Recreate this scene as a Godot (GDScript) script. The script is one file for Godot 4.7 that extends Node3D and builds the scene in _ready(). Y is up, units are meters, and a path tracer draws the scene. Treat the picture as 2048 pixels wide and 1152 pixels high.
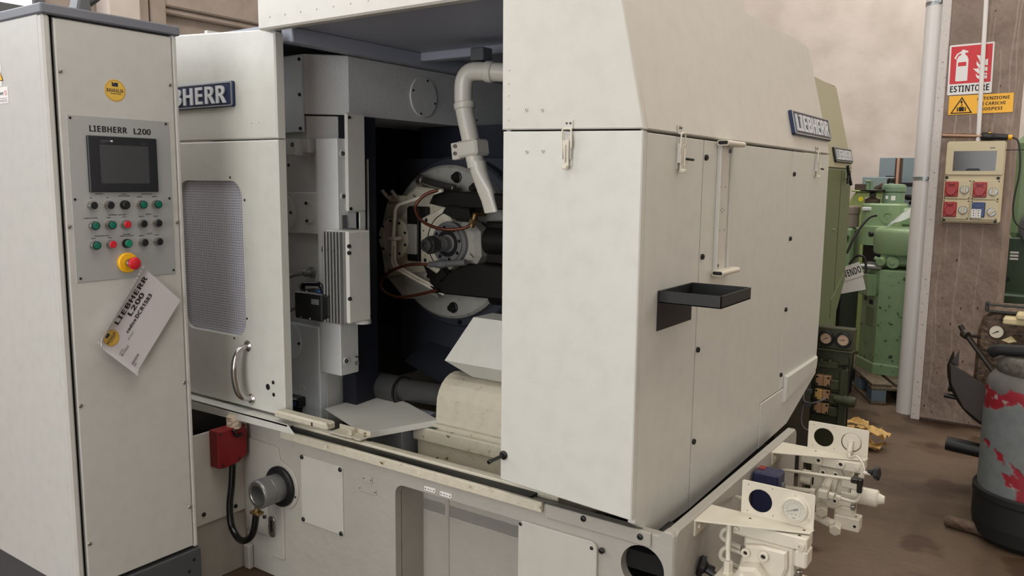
extends Node3D
# A machine hall with a cream gear hobbing machine, its control cabinet, hydraulics and the things round it. Metres, y up.

var O := Vector3.ZERO          # origin of the thing being built; builders take hall coordinates
var M := {}                    # materials by name
var used := {}
var cache := {}

# ------------------------------------------------------------ naming and committing
func numbered(called: String) -> String:
	var n: int = used.get(called, 0)
	used[called] = n + 1
	return called if n == 0 else "%s_%03d" % [called, n]

func tag(o: Node, label: String, category: String, group := "") -> Node:
	o.set_meta("label", label)
	o.set_meta("category", category)
	if group != "":
		o.set_meta("group", group)
	return o

func thing(called: String, label: String, category: String, at: Vector3, group := "") -> Node3D:
	var o := Node3D.new()
	o.name = numbered(called)
	add_child(o)
	o.position = at
	O = at
	tag(o, label, category, group)
	return o

func sb() -> SurfaceTool:
	var st := SurfaceTool.new()
	st.begin(Mesh.PRIMITIVE_TRIANGLES)
	st.set_smooth_group(-1)
	return st

func fin(st: SurfaceTool) -> ArrayMesh:
	st.generate_normals()
	return st.commit()

func obj(called: String, st: SurfaceTool, mat: Material, parent: Node, label := "") -> MeshInstance3D:
	var o := MeshInstance3D.new()
	o.mesh = fin(st)
	o.material_override = mat
	o.name = called if parent != self else numbered(called)
	parent.add_child(o, true)
	if parent == self:
		o.position = O
	if label != "":
		o.set_meta("label", label)
	return o

func struct(called: String, st: SurfaceTool, mat: Material, label := "") -> MeshInstance3D:
	var o := obj(called, st, mat, self, label)
	o.set_meta("kind", "structure")
	return o

func inst(called: String, mesh: Mesh, xf: Transform3D, mat: Material, parent: Node) -> MeshInstance3D:
	var o := MeshInstance3D.new()
	o.mesh = mesh
	o.material_override = mat
	o.name = called
	parent.add_child(o, true)
	xf.origin -= O
	o.transform = xf
	return o

# ------------------------------------------------------------ shape builders
func tri(st: SurfaceTool, a: Vector3, b: Vector3, c: Vector3) -> void:   # counter-clockwise seen from outside
	st.add_vertex(a - O)
	st.add_vertex(c - O)
	st.add_vertex(b - O)

func quad(st: SurfaceTool, a: Vector3, b: Vector3, c: Vector3, d: Vector3) -> void:
	tri(st, a, b, c)
	tri(st, a, c, d)

func otri(st: SurfaceTool, a: Vector3, b: Vector3, c: Vector3, ctr: Vector3) -> void:
	if (b - a).cross(c - a).dot((a + b + c) / 3.0 - ctr) < 0.0:
		tri(st, a, c, b)
	else:
		tri(st, a, b, c)

func oquad(st: SurfaceTool, a: Vector3, b: Vector3, c: Vector3, d: Vector3, ctr: Vector3) -> void:
	if (b - a).cross(c - a).dot((a + b + c + d) / 4.0 - ctr) < 0.0:
		quad(st, d, c, b, a)
	else:
		quad(st, a, b, c, d)

func box(st: SurfaceTool, lo: Vector3, hi: Vector3, b := 0.0, xf := Transform3D()) -> void:   # bevelled box between two corners
	st.set_smooth_group(-1)
	var c := (lo + hi) / 2.0
	var h := (hi - lo).abs() / 2.0
	b = minf(b, minf(h.x, minf(h.y, h.z)) * 0.9)
	var ctr := xf * c
	var p := func(s: Vector3, axis: int) -> Vector3:
		var q := h - Vector3(b, b, b)
		q[axis] = h[axis]
		return xf * (c + q * s)
	for axis in 3:
		var u := (axis + 1) % 3
		var w := (axis + 2) % 3
		for s in [-1.0, 1.0]:
			var k: Array[Vector3] = []
			for t in [[-1.0, -1.0], [1.0, -1.0], [1.0, 1.0], [-1.0, 1.0]]:
				var v := Vector3.ZERO
				v[axis] = s
				v[u] = t[0]
				v[w] = t[1]
				k.append(v)
			oquad(st, p.call(k[0], axis), p.call(k[1], axis), p.call(k[2], axis), p.call(k[3], axis), ctr)
		if b > 0.0:
			for s in [[-1.0, -1.0], [1.0, -1.0], [1.0, 1.0], [-1.0, 1.0]]:
				var v0 := Vector3.ZERO
				v0[axis] = -1.0
				v0[u] = s[0]
				v0[w] = s[1]
				var v1 := v0
				v1[axis] = 1.0
				oquad(st, p.call(v0, u), p.call(v1, u), p.call(v1, w), p.call(v0, w), ctr)
	if b > 0.0:
		for x in [-1.0, 1.0]:
			for y in [-1.0, 1.0]:
				for z in [-1.0, 1.0]:
					var v := Vector3(x, y, z)
					otri(st, p.call(v, 0), p.call(v, 1), p.call(v, 2), ctr)

func frame(origin: Vector3, u: Vector3, w: Vector3) -> Transform3D:    # x along u, y along w, z out of the plane
	u = u.normalized()
	var n := u.cross(w).normalized()
	return Transform3D(Basis(u, n.cross(u), n), origin)

func front(z: float) -> Transform3D:     # polygon (x, y) in a plane facing +z
	return Transform3D(Basis(), Vector3(0, 0, z))

func side(x: float) -> Transform3D:      # polygon (-z, y) in a plane facing +x
	return Transform3D(Basis(Vector3(0, 0, -1), Vector3(0, 1, 0), Vector3(1, 0, 0)), Vector3(x, 0, 0))

func ax(pos: Vector3, dir: Vector3) -> Transform3D:    # y along dir
	var y := dir.normalized()
	var t := Vector3(0, 0, 1) if absf(y.z) < 0.9 else Vector3(1, 0, 0)
	var x := y.cross(t).normalized()
	return Transform3D(Basis(x, y, x.cross(y)), pos)

func rect(x0: float, y0: float, x1: float, y1: float, r := 0.0, n := 4) -> PackedVector2Array:
	var p := PackedVector2Array()
	if r <= 0.0:
		return PackedVector2Array([Vector2(x0, y0), Vector2(x1, y0), Vector2(x1, y1), Vector2(x0, y1)])
	for c in [[x1 - r, y0 + r, -PI / 2], [x1 - r, y1 - r, 0.0], [x0 + r, y1 - r, PI / 2], [x0 + r, y0 + r, PI]]:
		for i in n + 1:
			var a: float = c[2] + PI / 2 * i / n
			p.append(Vector2(c[0] + r * cos(a), c[1] + r * sin(a)))
	return p

func disc(x: float, y: float, r: float, n := 24, ry := 0.0) -> PackedVector2Array:
	var p := PackedVector2Array()
	for i in n:
		var a := TAU * i / n
		p.append(Vector2(x + r * cos(a), y + (ry if ry > 0.0 else r) * sin(a)))
	return p

func poly(a: Array) -> PackedVector2Array:
	var p := PackedVector2Array()
	for i in range(0, a.size(), 2):
		p.append(Vector2(a[i], a[i + 1]))
	return p

func area2(p: PackedVector2Array) -> float:
	var s := 0.0
	for i in p.size():
		s += p[i].cross(p[(i + 1) % p.size()])
	return s / 2.0

func plate(st: SurfaceTool, p: PackedVector2Array, xf: Transform3D, t: float, b := 0.0, holes: Array = []) -> void:
	# a sheet from z = -t to z = 0 of xf; its front edge is bevelled by b; holes are polygons cut through it
	st.set_smooth_group(-1)
	p = p.duplicate()
	if area2(p) < 0.0:
		p.reverse()
	var n := p.size()
	var ins := PackedVector2Array()
	for i in n:
		var e0 := (p[i] - p[(i + n - 1) % n]).normalized()
		var e1 := (p[(i + 1) % n] - p[i]).normalized()
		var n0 := Vector2(-e0.y, e0.x)
		var n1 := Vector2(-e1.y, e1.x)
		ins.append(p[i] + (n0 + n1) * (b / maxf(0.3, 1.0 + n0.dot(n1))))
	for i in n:
		var j := (i + 1) % n
		var a0 := xf * Vector3(p[i].x, p[i].y, -t)
		var a1 := xf * Vector3(p[j].x, p[j].y, -t)
		var b0 := xf * Vector3(p[i].x, p[i].y, -b)
		var b1 := xf * Vector3(p[j].x, p[j].y, -b)
		quad(st, a0, a1, b1, b0)
		if b > 0.0:
			quad(st, b0, b1, xf * Vector3(ins[j].x, ins[j].y, 0), xf * Vector3(ins[i].x, ins[i].y, 0))
	var outline := ins
	for hh in holes:
		var h: PackedVector2Array = hh.duplicate()
		if area2(h) > 0.0:
			h.reverse()
		for i in h.size():
			var j := (i + 1) % h.size()
			quad(st, xf * Vector3(h[i].x, h[i].y, -t), xf * Vector3(h[j].x, h[j].y, -t), xf * Vector3(h[j].x, h[j].y, 0), xf * Vector3(h[i].x, h[i].y, 0))
		var best := INF
		var bi := 0
		var bj := 0
		for i in outline.size():
			for j in h.size():
				var d := outline[i].distance_squared_to(h[j])
				if d < best:
					best = d
					bi = i
					bj = j
		var q := PackedVector2Array()
		for i in bi + 1:
			q.append(outline[i])
		for j in h.size() + 1:
			q.append(h[(bj + j) % h.size()])
		for i in range(bi, outline.size()):
			q.append(outline[i])
		outline = q
	var idx := Geometry2D.triangulate_polygon(outline)
	if idx.is_empty():
		for k in range(1, outline.size() - 1):
			idx.append_array(PackedInt32Array([0, k, k + 1]))
	for k in range(0, idx.size(), 3):
		var a := outline[idx[k]]
		var c := outline[idx[k + 1]]
		var d := outline[idx[k + 2]]
		if (c - a).cross(d - a) < 0.0:
			var s := c
			c = d
			d = s
		tri(st, xf * Vector3(a.x, a.y, 0), xf * Vector3(c.x, c.y, 0), xf * Vector3(d.x, d.y, 0))
		tri(st, xf * Vector3(a.x, a.y, -t), xf * Vector3(d.x, d.y, -t), xf * Vector3(c.x, c.y, -t))

func lathe(st: SurfaceTool, prof: Array, xf: Transform3D, n := 24, smooth := false) -> void:   # prof: r, h, r, h ... round local y
	var m := prof.size() / 2
	for k in m - 1:
		st.set_smooth_group(1 if smooth else 10 + k)
		var r0: float = prof[2 * k]
		var h0: float = prof[2 * k + 1]
		var r1: float = prof[2 * k + 2]
		var h1: float = prof[2 * k + 3]
		for i in n:
			var a0 := TAU * i / n
			var a1 := TAU * (i + 1) / n
			var p0 := xf * Vector3(r0 * cos(a0), h0, -r0 * sin(a0))
			var p1 := xf * Vector3(r0 * cos(a1), h0, -r0 * sin(a1))
			var q0 := xf * Vector3(r1 * cos(a0), h1, -r1 * sin(a0))
			var q1 := xf * Vector3(r1 * cos(a1), h1, -r1 * sin(a1))
			if r0 > 1e-6:
				tri(st, p0, p1, q1)
			if r1 > 1e-6:
				tri(st, p0, q1, q0)
	st.set_smooth_group(-1)

func cyl(st: SurfaceTool, a: Vector3, b: Vector3, r: float, n := 20, bev := 0.0, r2 := -1.0) -> void:
	var h := a.distance_to(b)
	if r2 < 0.0:
		r2 = r
	if bev > 0.0:
		lathe(st, [0, 0, r - bev, 0, r, bev, r2, h - bev, r2 - bev, h, 0, h], ax(a, b - a), n)
	else:
		lathe(st, [0, 0, r, 0, r2, h, 0, h], ax(a, b - a), n)

func hexnut(st: SurfaceTool, a: Vector3, b: Vector3, r: float) -> void:
	var xf := ax(a, b - a)
	xf.basis = xf.basis * Basis(Vector3(1, 0, 0), -PI / 2)
	xf.origin = b
	plate(st, disc(0, 0, r, 6), xf, a.distance_to(b), r * 0.12)

func smoothed(pts: Array, sub := 6) -> Array:
	var o := []
	var n := pts.size()
	for i in n - 1:
		var p0: Vector3 = pts[maxi(i - 1, 0)]
		var p3: Vector3 = pts[mini(i + 2, n - 1)]
		for k in sub:
			o.append((pts[i] as Vector3).cubic_interpolate(pts[i + 1], p0, p3, float(k) / sub))
	o.append(pts[n - 1])
	return o

func bent(pts: Array, r: float, sub := 6) -> Array:     # straight runs with rounded corners
	var o := [pts[0]]
	for i in range(1, pts.size() - 1):
		var p: Vector3 = pts[i]
		var a: Vector3 = pts[i - 1] - p
		var b: Vector3 = pts[i + 1] - p
		var d := minf(r, minf(a.length(), b.length()) * 0.48)
		var s := p + a.normalized() * d
		var e := p + b.normalized() * d
		for k in sub + 1:
			var t := float(k) / sub
			o.append(s.lerp(p, t).lerp(p.lerp(e, t), t))
	o.append(pts[-1])
	return o

func tube(st: SurfaceTool, pts: Array, r: float, n := 10, radii: Array = []) -> void:
	var m := pts.size()
	var u := Vector3.ZERO
	var rings := []
	for i in m:
		var t: Vector3 = ((pts[mini(i + 1, m - 1)] as Vector3) - (pts[maxi(i - 1, 0)] as Vector3)).normalized()
		if i == 0:
			u = t.cross(Vector3.UP if absf(t.y) < 0.9 else Vector3.RIGHT).normalized()
		else:
			u = (u - t * u.dot(t)).normalized()
		var w := t.cross(u)
		var ring := []
		var rr: float = radii[i] if radii.size() == m else r
		for k in n:
			var a := TAU * k / n
			ring.append((pts[i] as Vector3) + (u * cos(a) + w * sin(a)) * rr)
		rings.append(ring)
	st.set_smooth_group(1)
	for i in m - 1:
		for k in n:
			var l := (k + 1) % n
			quad(st, rings[i][k], rings[i][l], rings[i + 1][l], rings[i + 1][k])
	st.set_smooth_group(-1)
	for k in n:
		var l := (k + 1) % n
		tri(st, pts[0], rings[0][l], rings[0][k])
		tri(st, pts[m - 1], rings[m - 1][k], rings[m - 1][l])

func screw(called: String, pos: Vector3, dir: Vector3, r: float, h: float, mat: Material, parent: Node, style := "dome") -> void:
	# small fasteners share one mesh per size and style
	var key := "%s %.4f %.4f" % [style, r, h]
	if not cache.has(key):
		var keep := O
		O = Vector3.ZERO
		var st := sb()
		var t := Transform3D()
		if style == "dome":
			lathe(st, [r, 0, r, h * 0.3, r * 0.86, h * 0.68, r * 0.55, h * 0.93, r * 0.3, h, r * 0.3, h * 0.5, 0, h * 0.5], t, 14)
		elif style == "cap":       # socket head
			lathe(st, [r, 0, r, h * 0.85, r * 0.88, h, r * 0.5, h, r * 0.42, h * 0.45, 0, h * 0.45], t, 14)
		elif style == "ring":      # flat head with a recess
			lathe(st, [r, 0, r, h * 0.6, r * 0.9, h, r * 0.62, h, r * 0.5, h * 0.2, 0, h * 0.2], t, 16)
		elif style == "hex":
			hexnut(st, Vector3.ZERO, Vector3(0, h, 0), r)
		cache[key] = fin(st)
		O = keep
	inst(called, cache[key], ax(pos, dir), mat, parent)

func text(called: String, s: String, w: float, h: float, xf: Transform3D, mat: Material, parent: Node, bold := true, deep := 0.0006, fam := "Droid Sans") -> MeshInstance3D:
	# lettering s, w wide and h high, centred on xf, standing out of its plane
	var key := "%s|%s|%.4f|%s" % [s, bold, deep, fam]
	if not cache.has(key):
		var tm := TextMesh.new()
		var f := SystemFont.new()
		f.font_names = PackedStringArray([fam])
		f.font_weight = 700 if bold else 400
		tm.font = f
		tm.text = s
		tm.font_size = 32
		tm.pixel_size = 0.01
		tm.depth = 0.1
		tm.curve_step = 2.0
		cache[key] = tm
	var tm2: TextMesh = cache[key]
	var bb := tm2.get_aabb()
	var sc := Vector3(w / bb.size.x, h / bb.size.y, deep / maxf(bb.size.z, 0.001))
	var c := bb.get_center()
	c.z = bb.position.z
	var x2 := xf * Transform3D(Basis.from_scale(sc), -c * sc)
	return inst(called, tm2, x2, mat, parent)

# ------------------------------------------------------------ materials
func noise_tex(size: int, freq: float, octaves: int, ramp: Gradient, seed_: int, type := FastNoiseLite.TYPE_SIMPLEX_SMOOTH) -> NoiseTexture2D:
	var n := FastNoiseLite.new()
	n.noise_type = type
	n.seed = seed_
	n.frequency = freq
	n.fractal_octaves = octaves
	var t := NoiseTexture2D.new()
	t.width = size
	t.height = size
	t.seamless = true
	t.noise = n
	if ramp != null:
		t.color_ramp = ramp
	return t

func normal_tex(size: int, freq: float, octaves: int, bump: float, seed_: int) -> NoiseTexture2D:
	var t := noise_tex(size, freq, octaves, null, seed_)
	t.as_normal_map = true
	t.bump_strength = bump
	return t

func ramp(stops: Array) -> Gradient:
	var g := Gradient.new()
	g.offsets = PackedFloat32Array()
	var off := PackedFloat32Array()
	var col := PackedColorArray()
	for i in range(0, stops.size(), 2):
		off.append(stops[i])
		col.append(stops[i + 1])
	g.offsets = off
	g.colors = col
	return g

func mat(called: String, c: Color, rough := 0.5, metal := 0.0) -> StandardMaterial3D:
	var m := StandardMaterial3D.new()
	m.albedo_color = c
	m.roughness = rough
	m.metallic = metal
	M[called] = m
	return m

func textured(m: StandardMaterial3D, albedo: Texture2D, normal: Texture2D, scale: float, bump := 1.0) -> StandardMaterial3D:
	m.uv1_triplanar = true
	m.uv1_world_triplanar = true
	m.uv1_scale = Vector3.ONE * scale
	if albedo != null:
		m.albedo_texture = albedo
	if normal != null:
		m.normal_enabled = true
		m.normal_texture = normal
		m.normal_scale = bump
	return m

func grey(v: float) -> Color:
	return Color(v, v, v)

# ------------------------------------------------------------ scene
func _ready() -> void:
	var cam := Camera3D.new()
	cam.name = "camera"
	cam.position = Vector3(0, 1.5, 0)
	cam.rotation = Vector3(deg_to_rad(-7.57), deg_to_rad(34.687), deg_to_rad(0.584))
	cam.fov = 39.52
	cam.near = 0.05
	cam.far = 100.0
	add_child(cam)
	cam.current = true
	var we := WorldEnvironment.new()
	we.name = "hall_environment"
	var env := Environment.new()
	env.background_mode = Environment.BG_SKY
	var sky := Sky.new()
	var sm := PhysicalSkyMaterial.new()
	sm.energy_multiplier = 1.0
	sky.sky_material = sm
	env.sky = sky
	env.tonemap_mode = Environment.TONE_MAPPER_LINEAR
	env.tonemap_exposure = 1.22
	env.sdfgi_enabled = true
	env.ssao_enabled = true
	env.ssil_enabled = true
	we.environment = env
	add_child(we)
	materials()
	daylight()
	hall()
	machine_base()
	enclosure()
	sliding_door()
	column()
	hob_head()
	work_area()
	control_cabinet()
	red_switch()
	hydraulics()
	green_hobber()
	pillar_things()
	green_machines()
	gas_cylinder()

# each large window or roof light: glowing frosted panes in a frame, and a light of the same size in front of it
func daylight() -> void:
	var k := 0
	for w in [
		# centre, facing, width, height, energy, colour
		[Vector3(-0.6, 5.7, -0.6), Vector3(0, -1, 0), 2.0, 7.0, 0.62, Color(1.0, 0.985, 0.955)],
		[Vector3(0.2, 5.7, -7.0), Vector3(0, -1, 0), 6.0, 2.0, 1.02, Color(1.0, 0.98, 0.955)],  # unseen roof light, added to brighten the back wall
		[Vector3(-0.6, 1.95, 4.9), Vector3(0, 0, -1), 4.6, 3.3, 1.36, Color(0.98, 0.99, 1.0)],
		[Vector3(5.4, 3.2, -4.9), Vector3(-1, 0, 0), 5.6, 2.2, 0.55, Color(1.0, 0.98, 0.94)],
		[Vector3(-4.98, 3.53, 0.12), Vector3(1, 0, 0), 5.0, 2.2, 1.0, Color(0.96, 0.975, 1.0)],
	]:
		k += 1
		O = w[0]
		var n: Vector3 = w[1]
		var up := Vector3(0, 1, 0) if absf(n.y) < 0.5 else Vector3(0, 0, -1)
		var u := up.cross(n).normalized()
		var o := Node3D.new()
		o.name = "window_%d" % k
		o.position = O
		o.set_meta("kind", "structure")
		add_child(o)
		var xf := Transform3D(Basis(u, up, n), O)
		var nx := int(ceil(w[2] / 1.2))
		var ny := int(ceil(w[3] / 1.2))
		var fr := sb()
		for i in nx + 1:
			var x: float = -w[2] / 2.0 + w[2] * i / nx
			box(fr, Vector3(x - 0.03, -w[3] / 2.0 - 0.03, -0.05), Vector3(x + 0.03, w[3] / 2.0 + 0.03, 0.012), 0.004, xf)
		for j in ny + 1:
			var y: float = -w[3] / 2.0 + w[3] * j / ny
			box(fr, Vector3(-w[2] / 2.0, y - 0.03, -0.05), Vector3(w[2] / 2.0, y + 0.03, 0.01), 0.004, xf)
		obj("window_frame", fr, M.frame_grey, o)
		var pm := StandardMaterial3D.new()
		pm.albedo_color = grey(0.8)
		pm.emission_enabled = true
		pm.emission = w[5]
		pm.emission_energy_multiplier = 1.6
		for i in nx:
			for j in ny:
				var st := sb()
				var x0: float = -w[2] / 2.0 + w[2] * i / nx + 0.03
				var y0: float = -w[3] / 2.0 + w[3] * j / ny + 0.03
				box(st, Vector3(x0, y0, -0.03), Vector3(x0 + w[2] / nx - 0.06, y0 + w[3] / ny - 0.06, -0.02), 0.0, xf)
				obj("pane", st, pm, o)
		var l := AreaLight3D.new()
		l.name = "daylight_%d" % k
		l.area_size = Vector2(w[2], w[3])
		l.light_color = w[5]
		l.light_energy = w[4] * LIGHT
		l.area_normalize_energy = false
		l.shadow_enabled = true
		l.area_range = 30.0
		l.area_attenuation = 2.0
		add_child(l)
		l.transform = Transform3D(Basis(-u, up, -n), (w[0] as Vector3) + n * 0.03)

const LIGHT := 1.0

func materials() -> void:
	var soft := ramp([0.0, grey(0.965), 0.5, grey(0.99), 1.0, grey(1.0)])
	var tone := noise_tex(512, 0.012, 5, soft, 3)
	var peel := normal_tex(512, 0.12, 3, 1.6, 5)
	textured(mat("cream", Color(0.80, 0.80, 0.77), 0.35), tone, peel, 1.6, 0.07)
	textured(mat("hood", Color(0.785, 0.775, 0.74), 0.36), tone, peel, 1.6, 0.07)
	textured(mat("cabinet", Color(0.745, 0.74, 0.72), 0.48), tone, normal_tex(512, 0.2, 2, 1.2, 9), 2.2, 0.1)
	var worn := noise_tex(512, 0.022, 5, ramp([0.0, Color(0.25, 0.22, 0.17), 0.09, Color(0.45, 0.41, 0.33), 0.125, Color(0.88, 0.86, 0.81), 0.25, grey(0.96), 1.0, grey(1.0)]), 21)
	textured(mat("worn_cream", Color(0.79, 0.765, 0.69), 0.45), worn, peel, 1.6, 0.5)
	textured(mat("casting", Color(0.645, 0.63, 0.595), 0.5), tone, normal_tex(512, 0.03, 4, 2.0, 12), 1.3, 0.35)  # cream paint of the sheets, darkened to stand for shade on the bed
	mat("cream_gloss", Color(0.82, 0.795, 0.73), 0.32)
	mat("frame_grey", Color(0.35, 0.36, 0.37), 0.5)
	mat("lid_grey", Color(0.42, 0.43, 0.46), 0.55)
	mat("plinth_grey", Color(0.27, 0.275, 0.28), 0.5)
	mat("panel_alu", Color(0.66, 0.665, 0.66), 0.42, 0.25)
	mat("black", Color(0.045, 0.045, 0.05), 0.45)
	mat("black_gloss", Color(0.03, 0.03, 0.035), 0.22)
	mat("ink", Color(0.05, 0.05, 0.055), 0.7)
	mat("dark_gap", Color(0.02, 0.02, 0.022), 0.9)
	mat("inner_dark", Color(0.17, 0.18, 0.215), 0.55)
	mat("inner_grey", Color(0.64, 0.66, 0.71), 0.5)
	mat("steel", Color(0.62, 0.61, 0.59), 0.3, 0.95)
	mat("chrome", Color(0.74, 0.73, 0.72), 0.16, 1.0)
	mat("dark_steel", Color(0.22, 0.215, 0.21), 0.36, 0.85)
	mat("oiled", Color(0.13, 0.125, 0.12), 0.4, 0.5)
	mat("alu", Color(0.6, 0.6, 0.59), 0.4, 0.8)
	mat("screen", Color(0.26, 0.26, 0.265), 0.22)
	mat("bezel", Color(0.10, 0.105, 0.125), 0.42)
	mat("green_button", Color(0.02, 0.40, 0.32), 0.3)
	mat("red_button", Color(0.78, 0.10, 0.16), 0.35)
	mat("yellow", Color(0.93, 0.70, 0.06), 0.45)
	mat("sticker_yellow", Color(0.85, 0.70, 0.28), 0.5)
	mat("paper", Color(0.80, 0.78, 0.79), 0.6)
	mat("white", Color(0.90, 0.89, 0.88), 0.5)
	mat("blue_plate", Color(0.055, 0.13, 0.28), 0.3)
	mat("letter_white", Color(0.80, 0.81, 0.82), 0.35)
	mat("red_box", Color(0.47, 0.025, 0.05), 0.45)
	mat("blue_box", Color(0.055, 0.08, 0.24), 0.4)
	mat("copper", Color(0.36, 0.19, 0.13), 0.35, 0.6)
	mat("brass", Color(0.55, 0.46, 0.30), 0.35, 0.9)
	mat("mesh_pane", Color(0.78, 0.78, 0.82), 0.25)
	mat("wire", Color(0.40, 0.40, 0.44), 0.5)
	mat("machine_green", Color(0.42, 0.47, 0.34), 0.45)
	mat("hobber_green", Color(0.37, 0.42, 0.27), 0.4)
	mat("pale_green", Color(0.51, 0.61, 0.45), 0.42)
	mat("dark_green", Color(0.17, 0.25, 0.15), 0.5)
	mat("olive", Color(0.22, 0.23, 0.14), 0.55)
	mat("cardboard", Color(0.80, 0.66, 0.40), 0.7)
	mat("tan", Color(0.66, 0.52, 0.38), 0.55)
	mat("sign_red", Color(0.78, 0.04, 0.10), 0.4)
	mat("sign_yellow", Color(0.95, 0.70, 0.05), 0.4)
	mat("socket_cream", Color(0.80, 0.75, 0.62), 0.45)
	mat("socket_red", Color(0.62, 0.05, 0.06), 0.35)
	mat("socket_blue", Color(0.07, 0.20, 0.42), 0.35)
	mat("smoked", Color(0.20, 0.175, 0.15), 0.15)
	mat("rubber", Color(0.06, 0.06, 0.06), 0.7)
	mat("pipe_white", Color(0.88, 0.86, 0.845), 0.35)
	mat("galvanised", Color(0.62, 0.64, 0.64), 0.35, 0.7)
	mat("dial", Color(0.83, 0.80, 0.72), 0.5)
	mat("tape", Color(0.76, 0.70, 0.62), 0.7)
	mat("blue_grey", Color(0.50, 0.56, 0.58), 0.5)
	mat("brown_steel", Color(0.30, 0.24, 0.20), 0.55, 0.3)
	textured(mat("inner_light", Color(0.80, 0.805, 0.80), 0.42), tone, peel, 1.1, 0.2)
	mat("pale_blue_white", Color(0.83, 0.86, 0.885), 0.4)
	textured(mat("worn_grey", Color(0.60, 0.59, 0.56), 0.42), worn, peel, 1.9, 0.4)
	mat("cream_pipe", Color(0.80, 0.785, 0.74), 0.3)
	mat("tube_grey", Color(0.27, 0.27, 0.27), 0.38, 0.3)
	mat("steel_grey", Color(0.5, 0.5, 0.5), 0.35, 0.4)
	mat("switch_blue", Color(0.05, 0.24, 0.42), 0.4)
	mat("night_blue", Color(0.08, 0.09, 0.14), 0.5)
	mat("green_lit", Color(0.0, 0.50, 0.38), 0.3)
	mat("green_dark", Color(0.01, 0.16, 0.13), 0.35)
	mat("blue_ink", Color(0.12, 0.14, 0.22), 0.6)
	mat("steel_mid", Color(0.50, 0.50, 0.50), 0.36, 0.55)
	textured(mat("dusty_grey", Color(0.42, 0.40, 0.37), 0.6), noise_tex(512, 0.03, 5, ramp([0.0, Color(0.4, 0.36, 0.33), 0.45, grey(0.75), 1.0, grey(1.0)]), 35), normal_tex(256, 0.08, 4, 3.0, 8), 3.0, 0.5)
	mat("nut_grey", Color(0.26, 0.26, 0.255), 0.32, 0.6)
	textured(mat("cover_cream", Color(0.73, 0.72, 0.685), 0.42), tone, peel, 1.6, 0.07)
	mat("olive_dark", Color(0.12, 0.125, 0.085), 0.55)
	mat("hobber_green_light", Color(0.64, 0.63, 0.51), 0.4)
	mat("dial_pink", Color(0.78, 0.66, 0.56), 0.5)
	mat("blue_block", Color(0.40, 0.47, 0.52), 0.7)
	mat("motor_green", Color(0.47, 0.57, 0.46), 0.4)
	mat("lime_green", Color(0.58, 0.64, 0.38), 0.45)
	mat("lemon", Color(0.92, 0.88, 0.15), 0.5)
	mat("copper_pink", Color(0.80, 0.62, 0.52), 0.35)
	mat("dusty", Color(0.55, 0.50, 0.45), 0.7)
	mat("torch_steel", Color(0.55, 0.44, 0.36), 0.35, 0.6)
	mat("fender_brown", Color(0.17, 0.135, 0.11), 0.5)
	var pv := mat("peeling", Color(1, 1, 1), 0.45)
	pv.vertex_color_use_as_albedo = true
	textured(mat("chipped_green", Color(0.53, 0.64, 0.48), 0.45), noise_tex(512, 0.02, 5, ramp([0.0, Color(0.25, 0.28, 0.22), 0.15, Color(0.40, 0.42, 0.36), 0.20, grey(0.95), 1.0, grey(1.0)]), 91), null, 1.2)
	textured(mat("chipped_white", Color(0.82, 0.79, 0.77), 0.6), noise_tex(512, 0.05, 4, ramp([0.0, Color(0.3, 0.27, 0.25), 0.10, Color(0.6, 0.55, 0.5), 0.17, grey(0.97), 1.0, grey(1.0)]), 93), null, 1.5)
	mat("foam", Color(0.80, 0.74, 0.58), 0.8)
	textured(mat("rusty", Color(0.46, 0.38, 0.31), 0.6, 0.2), noise_tex(512, 0.02, 5, ramp([0.0, Color(0.35, 0.25, 0.18), 0.5, grey(0.8), 1.0, Color(1, 0.9, 0.8)]), 31), normal_tex(256, 0.08, 4, 3.0, 8), 2.5, 0.6)
	textured(mat("wood", Color(0.52, 0.46, 0.38), 0.8), noise_tex(512, 0.02, 4, ramp([0.0, grey(0.6), 1.0, grey(1.0)]), 41), null, 3.0)
	# plaster, concrete and the oily floor
	var pl := ramp([0.0, Color(0.90, 0.89, 0.875), 0.4, Color(0.95, 0.945, 0.935), 0.6, Color(0.975, 0.97, 0.965), 1.0, Color(1, 1, 1)])
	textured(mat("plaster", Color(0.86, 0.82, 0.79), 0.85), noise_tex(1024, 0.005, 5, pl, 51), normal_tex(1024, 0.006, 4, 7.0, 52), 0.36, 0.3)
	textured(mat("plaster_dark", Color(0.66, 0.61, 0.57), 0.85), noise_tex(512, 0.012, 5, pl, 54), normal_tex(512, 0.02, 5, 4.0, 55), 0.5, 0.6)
	var fl := mat("floor", Color(0.42, 0.36, 0.30), 0.55)
	textured(fl, image_tex(floor_image()), normal_tex(1024, 0.02, 5, 3.0, 62), 0.25, 0.35)
	var pi := mat("concrete", Color(0.68, 0.625, 0.585), 0.8)
	textured(pi, image_tex(pillar_image()), normal_tex(512, 0.05, 5, 4.0, 64), 1.0, 0.5)
	pi.uv1_scale = Vector3(0.8, 0.36, 0.8)
	mat("glass_clear", Color(0.95, 0.97, 0.97, 0.12), 0.05).transparency = BaseMaterial3D.TRANSPARENCY_ALPHA
	mat("film", Color(0.9, 0.92, 0.92, 0.5), 0.12).transparency = BaseMaterial3D.TRANSPARENCY_ALPHA
	M.film.cull_mode = BaseMaterial3D.CULL_DISABLED
	M.mesh_pane.clearcoat_enabled = true

func image_tex(im: Image) -> ImageTexture:
	im.generate_mipmaps()
	return ImageTexture.create_from_image(im)

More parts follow.
